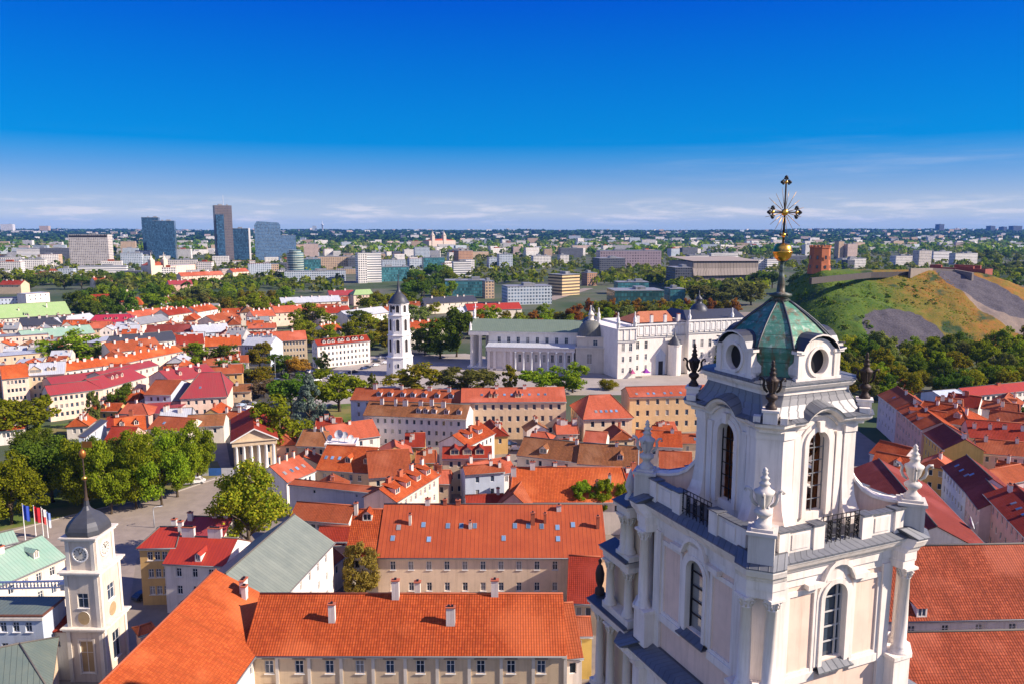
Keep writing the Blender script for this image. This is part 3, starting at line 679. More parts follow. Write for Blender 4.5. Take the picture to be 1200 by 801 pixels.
def wall_face(mb, M, L, z0, z1, ops, mi=0, depth=.25):
    """upright rectangle 0..L x z0..z1 in the plane y=0 with rectangular openings and reveals"""
    old = mb.M; mb.M = old @ M
    us = sorted({0, L} | {q for o in ops for q in (o[0], o[1])}); zs = sorted({z0, z1} | {q for o in ops for q in (o[2], o[3])})
    for j in range(len(zs) - 1):
        a = None
        for i in range(len(us) - 1):
            um, zm = (us[i] + us[i + 1]) / 2, (zs[j] + zs[j + 1]) / 2
            hole = any(o[0] < um < o[1] and o[2] < zm < o[3] for o in ops)
            if not hole and a is None: a = us[i]
            if a is not None and (hole or i == len(us) - 2):
                b = us[i] if hole else us[i + 1]
                mb.face([(a, 0, zs[j]), (b, 0, zs[j]), (b, 0, zs[j + 1]), (a, 0, zs[j + 1])], mi, [(a, zs[j]), (b, zs[j]), (b, zs[j + 1]), (a, zs[j + 1])]); a = None
    for o in ops:
        p = [(o[0], o[2]), (o[1], o[2]), (o[1], o[3]), (o[0], o[3])]
        for i in range(4):
            a, b = p[i], p[(i + 1) % 4]; mb.face([(b[0], 0, b[1]), (a[0], 0, a[1]), (a[0], depth, a[1]), (b[0], depth, b[1])], mi)
    mb.M = old
CHM = {}
def chimney_mesh(w, d, h, kind):
    k = (w, d, h, kind)
    if k in CHM: return CHM[k]
    mb = MB(); mb.box(-w / 2, -d / 2, -1.2, w / 2, d / 2, h); mb.box(-w / 2 - .1, -d / 2 - .1, h, w / 2 + .1, d / 2 + .1, h + .14, 1)
    n = max(1, int(w / .55))
    for i in range(n):
        x = (i - (n - 1) / 2) * .5; mb.box(x - .16, -.16, h + .14, x + .16, .16, h + .38, 2)
    CHM[k] = mb.mesh('chimney', [CHIMW if kind == 0 else BRICKRED if kind == 1 else PALE, flat((.45, .13, .07)), IRON]); return CHM[k]
def ops_row(L, cols, rows, zt, zb, w, h, m=None, fh=3.4):
    """rows counted down from zt (wall top)"""
    out = []
    m = 1.2 if m is None else m
    for r in range(rows):
        top = zt - .9 - r * fh
        if top - h < zb + .3: break
        for c in range(cols):
            u = m + (L - 2 * m) * (c + .5) / cols
            out.append((u - w / 2, u + w / 2, top - h, top))
    return out
NWIN = [0]
FOOT = []
def plan_pt(q, zz): return Vector((q.x, q.y, zz)) if isinstance(q, Vector) else at(*q, zz)
def house(label, eL, eR, ze, rL, rR, wall, roof, win=(3, 6), kind='gable', pitch=.7, ends='', wh=(1.0, 1.6), chim=(), sky=(), dorm=(), name='town_house', cat='house', group=None, near=False, fh=3.4, z0=0.0, D=None, pil=0, ck=0, trim=True, wm=None, brow=False):
    e0, e1 = plan_pt(eL, ze), plan_pt(eR, ze); d = (e1 - e0); L = d.length; d.normalize(); n = Vector((-d.y, d.x, 0))
    def hf(zr): return (((plan_pt(rL, zr) - e0).dot(n)) + ((plan_pt(rR, zr) - e0).dot(n))) / 2
    if D: half = D / 2; zr = ze + pitch * half
    else:
        lo, hi = ze + .05, ze + 14
        for _ in range(50):
            mid = (lo + hi) / 2
            if mid - ze > pitch * hf(mid): hi = mid
            else: lo = mid
        zr = (lo + hi) / 2; half = max(2.0, hf(zr))
    if kind == 'shed': pass
    a0 = (plan_pt(rL, zr) - e0).dot(d); a1 = (plan_pt(rR, zr) - e0).dot(d)
    if kind != 'hip': a0, a1 = 0.0, L
    else: a0 = min(max(a0, .3), L * .48); a1 = max(min(a1, L - .3), L * .52)
    T = thing(name, label, cat, (e0.x, e0.y, z0), math.atan2(d.y, d.x), group)
    ze -= z0; zr -= z0
    W = 2 * half if kind != 'shed' else half
    FOOT.append((Vector((e0.x, e0.y, 0)), d.copy(), n.copy(), L, W))
    ov = .45 if kind != 'flat' else 0
    x0, x1, y0, y1 = (ov if kind == 'hip' else .12), (L - ov if kind == 'hip' else L - .12), ov, W - (ov if kind != 'shed' else .1)
    zw = ze - .05 if kind == 'flat' else ze + ov * (zr - ze) / half - .16     # wall head just under the slope
    # walls with openings
    mb = MB(); LX = x1 - x0; LY = y1 - y0; wins = []
    def side(M, Ls, cols, rows):
        ops = ops_row(Ls, cols, rows, ze, 0, wh[0], wh[1], wm, fh) if cols else []
        wall_face(mb, M, Ls, 0, zw, ops)
        for o in ops: wins.append((M, o))
    side(Matrix.Translation((x0, y0, 0)), LX, win[1], win[0])
    cE = max(1, int(LY / 3.2))
    side(Matrix.Translation((x1, y0, 0)) @ Matrix.Rotation(math.pi / 2, 4, 'Z'), LY, cE if 'r' in ends else 0, win[0])
    side(Matrix.Translation((x1, y1, 0)) @ Matrix.Rotation(math.pi, 4, 'Z'), LX, 0, 0)
    side(Matrix.Translation((x0, y1, 0)) @ Matrix.Rotation(-math.pi / 2, 4, 'Z'), LY, cE if 'l' in ends else 0, win[0])
    if kind == 'gable':
        for x in (x0, x1): mb.face([(x, y0, zw), (x, y1, zw), (x, W / 2, zr - .12)], 0)
    if kind == 'shed':
        zs = zr - .1
        for x in (x0, x1): mb.face([(x, y0, zw), (x, y1, zw), (x, y1, zs)], 0)
        mb.face([(x0, y1, zw), (x1, y1, zw), (x1, y1, zs), (x0, y1, zs)], 0)
    mb.build('wall', [wall], T)
    me = window_mesh(wh[0], wh[1], False, near, False, brow)
    for M, o in wins[:100]:
        p = M @ Vector(((o[0] + o[1]) / 2, 0, o[2])); link('window', me, T, p, (0, 0, M.to_euler().z)); NWIN[0] += 1
    if trim:
        mb = MB(); zb = ze - .55
        mb.box(x0 - .18, y0 - .22, zb, x1 + .18, y0 - .02, ze - .12 if kind != 'gable' else ze - .1)
        if pil:
            for i in range(pil + 1):
                x = x0 + (x1 - x0) * i / pil; mb.box(x - .22, y0 - .12, 0, x + .22, y0 - .01, zb - .01)
        mb.build('cornice', [TRIMW if not near else PALE], T)
    # roof
    mb = MB(); th = .2; sl = math.hypot(half, zr - ze)
    def slope(pts, uv):
        mb.face(pts, 0, uv); mb.face([(x, y, zz - th) for x, y, zz in pts][::-1], 1)
        for i in range(len(pts)):
            a, b = pts[i], pts[(i + 1) % len(pts)]; mb.face([(a[0], a[1], a[2] - th), (b[0], b[1], b[2] - th), b, a], 1)
    if kind == 'flat':
        mb.box(-.1, -.1, ze, L + .1, W + .1, ze + .25, 1); mb.face([(.2, .2, ze + .27), (L - .2, .2, ze + .27), (L - .2, W - .2, ze + .27), (.2, W - .2, ze + .27)], 0, [(0, 0), (L, 0), (L, W), (0, W)])
    else:
        slope([(0, 0, ze), (L, 0, ze), (a1, half, zr), (a0, half, zr)], [(0, 0), (L, 0), (a1, sl), (a0, sl)])
        if kind != 'shed': slope([(L, W, ze), (0, W, ze), (a0, half, zr), (a1, half, zr)], [(0, 0), (L, 0), (L - a0, sl), (L - a1, sl)])
        if kind == 'hip':
            for xa, xe in ((a0, 0), (a1, L)):
                s2 = math.hypot(abs(xa - xe), zr - ze)
                pts = [(xe, W, ze), (xe, 0, ze), (xa, half, zr)] if xe == 0 else [(xe, 0, ze), (xe, W, ze), (xa, half, zr)]
                slope(pts, [(0, 0), (W, 0), (half, s2)])
                for y in (0, W): mb.tube([(xe, y, ze + .04), (xa, half, zr + .06)], .13, 6, 2)
        mb.tube([(a0, half, zr + .05), (a1, half, zr + .05)], .15, 6, 2)
        mb.tube([(-.02, -.1, ze - .1), (L + .02, -.1, ze - .1)], .09, 6, 3)     # gutter
    rf = mb.build('roof', [roof, flat((.16, .07, .045)), flat((.36, .10, .045)) if roof in (ORANGE, ORANGE2, SALMON, TERRA, RED) else flat((.12, .11, .1)), GREYM], T)
    ang = math.atan2(zr - ze, half)
    for c in chim:
        s, t = c[0], c[1]; w = c[2] if len(c) > 2 else .9; h = c[3] if len(c) > 3 else 1.5; k = c[4] if len(c) > 4 else ck
        y = half * t; zz = ze + (zr - ze) * (t if t <= 1 else 2 - t)
        link('chimney', chimney_mesh(w, .65, h, k), rf, (L * s, y, zz))
    for c in sky:
        s, t = c; link('skylight', SKYL, rf, (L * s, half * t, ze + (zr - ze) * t), (ang, 0, 0))
    for c in dorm:
        s, t = c[0], c[1]; w = c[2] if len(c) > 2 else 1.6; link('dormer', dormer_mesh(w, roof, wall, ang, c[3] if len(c) > 3 else 0), rf, (L * s, half * t, ze + (zr - ze) * t))
    return T
mb = MB(); mb.box(-.42, -.6, -.05, .42, .6, .1); mb.face([(-.34, -.52, .11), (.34, -.52, .11), (.34, .52, .11), (-.34, .52, .11)], 1)
SKYL = mb.mesh('skylight', [GREYM, glass((.12, .2, .32))])
DM = {}
def dormer_mesh(w, roof, wall, ang, style):
    k = (w, roof.name, wall.name, round(ang, 2), style)
    if k in DM: return DM[k]
    mb = MB(); h = 1.3; ta = math.tan(ang)
    dep = (h + w * .35) / max(.2, ta)
    if style == 1: dep = (h + .1) / max(.2, ta - .18)
    mb.box(-w / 2, -.02, -.3, -w / 2 + .22, .1, h, 0); mb.box(w / 2 - .22, -.02, -.3, w / 2, .1, h, 0); mb.box(-w / 2 + .22, -.02, -.3, w / 2 - .22, .1, .15, 0)
    mb.face([(-w / 2 + .2, .05, .15), (w / 2 - .2, .05, .15), (w / 2 - .2, .05, h), (-w / 2 + .2, .05, h)], 2)
    mb.box(-.05, .0, .15, .05, .045, h, 0)
    for x in (-w / 2, w / 2): mb.face([(x, .1, -.3), (x, h / ta, h), (x, .1, h)], 0)
    if style == 1:
        mb.face([(-w / 2 - .15, -.25, h), (w / 2 + .15, -.25, h), (w / 2 + .15, dep, h + dep * .18 + .05), (-w / 2 - .15, dep, h + dep * .18 + .05)], 1, [(0, 0), (w, 0), (w, dep), (0, dep)])
    else:
        p = h + w * .38; mb.face([(-w / 2, .0, h), (w / 2, .0, h), (0, .0, p)], 0)
        for s in (-1, 1): mb.face([(s * (w / 2 + .18), -.25, h - .12), (0, -.25, p + .04), (0, dep, p + .04), (s * (w / 2 + .18), dep, h - .12)], 1, [(0, 0), (0, 1.5), (dep, 1.5), (dep, 0)])
    DM[k] = mb.mesh('dormer', [wall, roof, GLASS]); return DM[k]
# ------------------------------------------------------------------ the old town, house by house
def rowc(n, t, h=1.3, w=.8, seed=1, s0=.05, s1=.95, k=0):
    r = random.Random(seed); return [(s0 + (s1 - s0) * (i + .5 + r.uniform(-.25, .25)) / n, t + r.uniform(-.06, .06), w * r.uniform(.8, 1.5), h * r.uniform(.8, 1.3), k) for i in range(n)]
def rows(n, t, seed=1, s0=.1, s1=.9):
    r = random.Random(seed); return [(s0 + (s1 - s0) * (i + .5 + r.uniform(-.2, .2)) / n, t) for i in range(n)]
# --- nearest roofs
house('long orange tiled range with white chimneys at the bottom edge, facade of blue-white windows', (284, 768), (664, 768), 14, (284, 695), (659, 695), plaster((.72, .55, .36), .3), ORANGE, (3, 10), pitch=.62, near=True, wh=(1.15, 1.9), chim=[(.256, .55, .9, 2.4), (.45, .93, 1.0, 2.6), (.52, 1.03, .8, 1.8, 2), (.775, .98, 1.0, 2.2), (.636, .5, 1.2, 2.4)], pil=10, wm=1.2, fh=3.8, brow=True)
house('orange tiled wing running diagonally down to the bottom left beside the clock tower', Vector((-35.9, 66, 0)), Vector((-33.4, 108.5, 0)), 14, Vector((-47.2, 66, 0)), Vector((-44.2, 109, 0)), WHITE, ORANGE2, (3, 8), 'shed', pitch=.52, near=True, chim=[(.955, .55, 1.5, 2.0), (.93, .5, .8, 1.8)])
house('white house under a weathered grey-green metal roof, end on to the near orange range', Vector((-36.3, 110.2, 0)), Vector((-32.7, 135.2, 0)), 13, Vector((-44, 111, 0)), Vector((-40.6, 134, 0)), WHITE, GREYGREEN, (3, 6), pitch=.66, near=True, ends='r', wm=1.5)
house('ochre house with a bright red sheet roof at the street corner', (159, 642), (206, 641), 11.5, (188, 616), (212, 617), OCHRE, REDMETAL, (3, 3), 'hip', pitch=.45, near=True, ends='l', wh=(1.0, 1.7), chim=[(.95, .8, .9, 1.8), (.7, 1.15, .9, 1.5)])
house('white house with a red sheet roof and two broad white chimneys beside the ochre house', (190, 660), (263, 663), 9.8, (233, 629), (296, 630), WHITE, REDMETAL, (3, 3), pitch=.5, near=True, wh=(1.0, 1.7), chim=[(.18, 1.02, 2.4, 1.8), (.62, 1.02, 2.6, 1.8)], dorm=[(.55, .12, 1.1)])
house('long cream courtyard range under a seamed orange roof dotted with skylights', (441, 653), (712, 653), 9.2, (446, 591), (735, 589), plaster((.84, .64, .46), .4), RIBORANGE, (2, 12), pitch=.7, near=True, wh=(1.0, 1.7), fh=4.2, sky=[(.08, .55), (.06, .35), (.19, .6), (.22, .33), (.3, .58), (.36, .58), (.42, .58), (.6, .58), (.66, .58), (.72, .57), (.86, .6), (.79, .55), (.55, .35), (.79, .34)], chim=[(.13, .62, .5, 1.9, 2), (.2, 1.0, .9, 1.1), (.28, 1.0, .7, .9, 1), (.4, .55, .6, 1.2), (.68, .62, .8, 2.2, 1), (.735, .65, .5, 1.7, 1), (.8, .88, .9, 1), (.97, .55, .6, 2.2, 1), (.34, 1.0, .9, .8, 1)])
house('narrow orange-roofed bay with a tall fire wall left of the seamed orange roof', (404, 652), (443, 652), 9.2, (408, 596), (446, 596), PALE, ORANGE, (2, 2), pitch=.7, chim=[(.12, .9, .7, 2.2, 2)], dorm=[(.5, .75, 1.8)])
house('white gable end house squeezed between the near orange range and the church front', (661, 772), (684, 770), 12.5, (668, 706), (682, 704), WHITE, TERRA, (2, 1), pitch=.75)
house('low dark terracotta wing tucked beside the church front', (664, 706), (704, 708), 6, (668, 650), (700, 652), SAND, RED, (1, 2), pitch=.6)
house('low ochre annex with a tiled lean-to between white gable and church front', (662, 745), (695, 745), 7.5, (664, 722), (694, 722), YELLOW, TERRA, (1, 1), 'shed', pitch=.4)
# the nave behind the tower, right
house('steep orange tiled church roof to the right of the bell tower', (1040, 728), (1300, 722), 19, (1040, 640), (1290, 634), WHITE, NAVE, (1, 6), pitch=.75, name='church_nave', cat='church', near=True, dorm=[(.16, .05, 1.4, 1)])
house('lower orange aisle roof along the church at the bottom right corner', (1030, 880), (1340, 872), 12, (1040, 740), (1300, 736), WHITE, NAVE, (1, 6), 'shed', pitch=.62, name='church_aisle', cat='church')
# --- left foreground
house('pale mint green metal roofed palace wing behind the clock tower', (-60, 712), (78, 652), 11, (-60, 660), (80, 622), PALE, MINT, (2, 7), pitch=.55, near=True, chim=[(.62, .95, .8, 1.1)], dorm=[(.8, .35, 1.0)])
house('small mint roof at the left frame edge behind the flags', (-40, 650), (22, 634), 9, (-40, 632), (14, 622), PALE, MINT, (2, 3), pitch=.5)
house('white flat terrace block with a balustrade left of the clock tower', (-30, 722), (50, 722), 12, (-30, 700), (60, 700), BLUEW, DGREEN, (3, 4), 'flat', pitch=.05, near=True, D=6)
house('dark grey-green metal roof at the bottom left corner', (-60, 840), (60, 812), 9.0, (-60, 768), (22, 756), SAND, DGREEN, (2, 3), 'hip', pitch=.5, near=True)
house('small brick-red pier building with a tiled cap right of the clock tower', (162, 745), (184, 738), 6, (164, 733), (182, 727), PINK, TERRA, (1, 1), 'hip', pitch=.4, D=3.6)
# --- middle distance, centre
house('white three storey block with brown roof and round dormers facing the long white wall', (425, 486), (546, 491), 9.8, (440, 469), (553, 474), LILAC, BROWN, (3, 13), pitch=.55, ends='l', chim=rowc(6, .8, 1.8, 1.1, 3, .1, .8), dorm=[(.53, .3, 1.5), (.6, .3, 1.5), (.68, .3, 1.5), (.8, .3, 1.5), (.92, .3, 1.5)])
house('long rear range with terracotta roof and white dormers behind the brown roofed block', (410, 468), (545, 472), 12, (432, 455), (548, 456), BLUEW, TERRA, (3, 12), pitch=.45, ends='l', chim=rowc(4, .9, 1.4, 1, 5), dorm=rows(7, .35, 4, .2, .9))
house('long cream palace range with three rows of windows under a smooth red roof', (540, 471), (664, 470), 13, (552, 454), (676, 453), plaster((.84, .62, .40), .3), SALMON, (3, 12), pitch=.4, wh=(1.2, 1.9), wm=1.0, fh=4.0, chim=rowc(2, .9, 1, 1, 6), dorm=[(.28, .3, 1.1), (.33, .3, 1.1), (.53, .3, 1.1), (.56, .3, 1.1)], sky=rows(9, .5, 6, .15, .85))
house('cream palace wing with a hipped red end, right of the long cream range', (683, 491), (743, 489), 9.5, (690, 462), (716, 462), plaster((.84, .64, .44), .3), SALMON, (2, 4), 'hip', pitch=.55, ends='l', wh=(1.2, 1.9), fh=4.4, sky=[(.3, .3), (.4, .3), (.5, .3), (.6, .3), (.7, .3)])
house('ochre palace range with red roof running behind the tower toward the white palace', (738, 465), (850, 462), 13, (726, 454), (850, 449), plaster((.70, .48, .26), .3), SALMON, (3, 9), pitch=.4, wh=(1.2, 2.0), fh=4.0, sky=rows(6, .3, 8, .05, .6))
house('weathered brown tiled house with one dormer and a round shrub at its front', (605, 533), (676, 541), 7, (613, 512), (686, 517), PALE, BROWN, (2, 4), pitch=.6, dorm=[(.42, .25, 2.2)], chim=[(.9, .9, .8, 1.2)])
house('wide weathered brown tiled roof with a small dormer, white gable edge at its left', (676, 543), (757, 548), 7, (686, 519), (768, 523), PALE, BROWN, (2, 5), pitch=.6, dorm=[(.62, .3, 1.6)], chim=[(.95, .9, 1, 1.4), (.55, .95, .8, 1)])
house('broad smooth orange roof above the seamed courtyard range, conifers before its right end', (596, 588), (742, 588), 8, (602, 545), (730, 549), PALE, ORANGE2, (1, 6), 'hip', pitch=.6, chim=[(.2, .95, 1.2, 1.8), (.83, .55, .7, 2.0), (.72, .35, .5, 2.2), (.04, .75, 1.3, 2.2)])
house('small steep gabled orange house in front of the broad smooth orange roof', (626, 600), (640, 576), 7.0, (590, 598), (607, 566), PINK, TERRA, (1, 1), pitch=.85)
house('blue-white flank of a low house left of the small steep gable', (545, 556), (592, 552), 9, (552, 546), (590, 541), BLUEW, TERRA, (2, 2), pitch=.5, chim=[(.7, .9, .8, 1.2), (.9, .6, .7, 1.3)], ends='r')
house('crimson roofed shed below the blue-white flank', (546, 592), (592, 590), 6, (553, 580), (590, 577), BLUEW, RED, (1, 3), pitch=.5, chim=[(.85, 1, .7, 1.4)])
house('cream house with a red roof full of long dormers and a roof terrace', (465, 588), (516, 556), 10, (455, 566), (502, 539), CREAM, ORANGE, (3, 8), pitch=.55, near=True, dorm=[(.15, .35, 2.0, 1), (.38, .35, 2.0, 1), (.62, .35, 2.0, 1), (.85, .35, 2.0, 1)], chim=[(.2, 1, 1.4, 1.3, 1), (.45, 1, 1.6, 1.5, 1), (.7, 1, 1.0, 1.5), (.95, 1, 1, 1.4)])
house('orange roofed house with a rounded red chimney in front of the cream palace range', (548, 523), (581, 507), 8.5, (513, 519), (556, 496), WHITE, ORANGE, (2, 6), pitch=.55, chim=[(.5, .8, 1.2, 1.4, 1), (.85, .95, 1.2, 1.2, 1)], dorm=[(.3, .4, 2.2, 1), (.65, .4, 2.2, 1)])
house('house with a dark red roof carrying three red dormers, narrow yard in front', (518, 537), (577, 536), 10, (516, 522), (573, 523), SAND, RED, (3, 5), pitch=.6, dorm=[(.25, .3, 2.4), (.5, .3, 2.4), (.75, .3, 2.4)])
house('pale orange roof with party walls right of the three red dormers', (556, 560), (606, 552), 7.5, (562, 540), (604, 533), WHITE, SALMON, (1, 3), pitch=.55, chim=[(.1, 1, .8, 1.6), (.55, 1, .8, 1.6), (.95, .8, .8, 1.3)], sky=[(.3, .5), (.6, .5)])
house('vivid orange roof with round skylights and two dormers above a cream wall', (369, 550), (431, 554), 6, (371, 521), (446, 523), SAND, ORANGE2, (1, 5), pitch=.6, near=True, sky=[(.1, .5), (.22, .5), (.36, .5)], dorm=[(.55, .35, 1.6), (.9, .35, 1.6)])
house('brown-orange roof stepping down right of the vivid orange roof', (432, 560), (484, 556), 6, (447, 524), (494, 527), SAND, TERRA, (1, 4), pitch=.6)
house('pinkish orange roof with a stepped row of white party walls by the columned hall', (337, 565), (371, 551), 6.5, (321, 548), (364, 524), WHITE, SALMON, (2, 5), pitch=.6, sky=rows(4, .45, 3), chim=[(.3, 1, .5, 1.6, 2), (.55, 1, .5, 1.6, 2), (.8, 1, .5, 1.6, 2)])
house('orange roofed wing against the left end of the white three storey block', (388, 518), (446, 510), 6.5, (402, 498), (436, 488), WHITE, SALMON, (2, 4), pitch=.55, chim=[(.5, .9, .8, 1)])
house('dark brown roofed house beside the big tree and the white roof box', (346, 522), (386, 523), 6.5, (353, 503), (378, 502), SAND, BROWN, (1, 3), 'hip', pitch=.55, chim=[(.4, .9, .7, 1.4), (.6, .9, .7, 1.4)])
house('long plain white wall block with two small square windows', (337, 567), (448, 578), 9, (340, 560), (450, 571), LILAC, TERRA, (1, 2), 'shed', pitch=.1, wh=(.7, .9))
house('low terracotta lean-to with a band of windows under the long white wall', (338, 608), (408, 613), 5.5, (340, 586), (410, 592), WHITE, TERRA, (1, 9), 'shed', pitch=.6, wh=(1.1, 1.0), wm=.4)
house('low red roof in the yard behind the grey-green metal roof', (370, 634), (408, 634), 4, (375, 616), (408, 616), PINK, RED, (1, 2), pitch=.6)
house('small red roof between grey-green roof and the fire wall bay', (384, 668), (404, 652), 6, (376, 640), (398, 628), WHITE, TERRA, (1, 2), pitch=.7)
house('red roof in shade just right of the big near tree', (355, 640), (404, 638), 3.2, (360, 626), (404, 624), PINK, RED, (1, 3), pitch=.5)
house('low crimson roof beside the street below the big near tree', (208, 626), (262, 628), 7, (222, 605), (256, 604), WHITE, CRIMSON, (2, 3), pitch=.5, chim=[(.1, .8, 1, 1.6), (.6, 1, 1, 1.6), (.85, 1, .9, 1.4)])
house('orange roof right of the small shrub with a dark gap before it', (756, 580), (800, 600), 8, (762, 548), (805, 556), PALE, ORANGE2, (1, 3), pitch=.6)
house('orange-red roof cluster behind the left urn of the tower', (745, 522), (800, 524), 7, (752, 503), (800, 505), PALE, ORANGE, (1, 4), pitch=.6, chim=[(.3, .9, .8, 1.2), (.8, .9, 1, 1.2)])
house('terracotta roof left of the tower belfry below the ochre palace', (772, 548), (812, 550), 7, (776, 528), (812, 529), PALE, TERRA, (1, 3), pitch=.6)
house('small orange roof beside the white parapet between the brown roofs', (683, 517), (710, 519), 7, (684, 503), (706, 506), PALE, SALMON, (1, 2), pitch=.6)
house('small pink roofed pavilion in the yard of the cream palace range', (620, 514), (646, 516), 5, (622, 505), (640, 505), PINK, SALMON, (1, 2), 'hip', pitch=.6, chim=[(.2, .9, .7, 1)])
# --- left middle distance
house('big pink-red sheet roofed hall with a pale end wall, by the parking street', (210, 467), (267, 464), 9, (225, 449), (252, 447), CREAM, CRIMSON, (2, 5), 'hip', pitch=.55, ends='l', D=26, fh=3.6, sky=[(.4, .4)])
house('crimson sheet roof behind the pink-red hall', (200, 447), (256, 438), 11, (206, 432), (250, 423), CREAM, CRIMSON, (2, 5), pitch=.4, chim=rowc(4, .9, 1, 1, 12), dorm=[(.3, .4, 1.2), (.7, .4, 1.2)])
house('cream terrace with a pink eave roof and small balconies facing the park', (57, 463), (121, 455), 10, (57, 452), (121, 442), CREAM, CRIMSON, (3, 9), pitch=.5, fh=3.0)
house('cream terrace with crimson roof and dormers continuing toward the pink-red hall', (121, 455), (172, 441), 10, (123, 437), (176, 425), CREAM, CRIMSON, (3, 8), pitch=.45, fh=3.0, dorm=[(.4, .5, 1.3), (.5, .5, 1.3), (.62, .5, 1.3)])
house('dark red long roof with rooflights behind the cream terraces', (122, 441), (186, 427), 12, (122, 431), (188, 421), CREAM, CRIMSON, (1, 8), pitch=.35, chim=rowc(3, 1, 1.2, .8, 13))
house('long orange roofed terrace above the dark red roof', (72, 435), (148, 425), 10, (70, 426), (145, 415), WHITE, ORANGE2, (2, 9), pitch=.5, chim=rowc(8, .9, 1.3, .8, 14))
house('orange roofed terrace stepping right toward the white chimneys', (146, 425), (215, 411), 10, (145, 416), (206, 404), CREAM, ORANGE2, (2, 8), pitch=.5, chim=rowc(7, .9, 1.3, .8, 15))
house('cream house with bright orange roof at the left edge, arched windows', (2, 444), (34, 441), 10, (4, 428), (34, 425), CREAM, ORANGE2, (3, 5), pitch=.6)
house('grey metal roofed house with a cream gabled pediment beside the bright orange roof', (32, 440), (76, 437), 10, (40, 426), (72, 422), SAND, PALEM, (3, 6), pitch=.45, dorm=[(.2, .2, 4.5), (.55, .3, 1.2), (.7, .3, 1.2)], chim=rowc(2, .9, 1, .8, 16))
house('bright red lean-to with white skylight box below the orange terrace', (60, 450), (124, 442), 8, (62, 441), (122, 433), PINK, CRIMSON, (1, 5), pitch=.3)
house('small orange cottage behind the park trees at the left edge', (-6, 505), (28, 502), 5, (-4, 488), (20, 486), WHITE, ORANGE, (1, 4), 'hip', pitch=.6, dorm=[(.5, .3, 1.6), (.7, .3, 1.6)])
house('orange roofed outbuilding with attic windows above the park trees', (134, 507), (172, 503), 6, (136, 489), (168, 486), PALE, ORANGE2, (1, 4), pitch=.6, dorm=[(.25, .4, 1.4), (.7, .4, 1.4)])
house('brick-red low house with a plain gable left of the orange outbuilding', (118, 522), (150, 522), 6, (120, 500), (146, 498), PINK, RED, (1, 2), pitch=.6)
house('pale red hipped cottage between courtyard trees and crimson sheds', (139, 484), (174, 486), 5, (148, 471), (166, 472), PINK, SALMON, (1, 3), 'hip', pitch=.6, chim=[(.3, 1, .7, 1.2)])
house('crimson flat shed below the pink-red hall in its shade', (158, 482), (200, 485), 5, (165, 468), (198, 468), MAUVE, CRIMSON, (1, 3), pitch=.25)
house('terracotta long roof between outbuilding and columned hall', (172, 502), (218, 505), 6, (176, 488), (222, 487), PALE, TERRA, (1, 4), pitch=.5, sky=[(.3, .5)])
house('dull brown roof joining the columned hall to the terracotta roof', (216, 500), (262, 498), 6, (220, 486), (256, 484), PALE, BROWN, (1, 3), pitch=.5)
house('white wall with narrow lean-to roof beside courtyard birch', (100, 512), (126, 492), 8, (112, 498), (128, 482), BLUEW, LEAD, (1, 1), 'shed', pitch=.3)
house('blue-shaded concave fronted house beside the crimson roofs', (168, 462), (200, 462), 10, (172, 446), (198, 443), BLUEW, TERRA, (3, 3), pitch=.35)
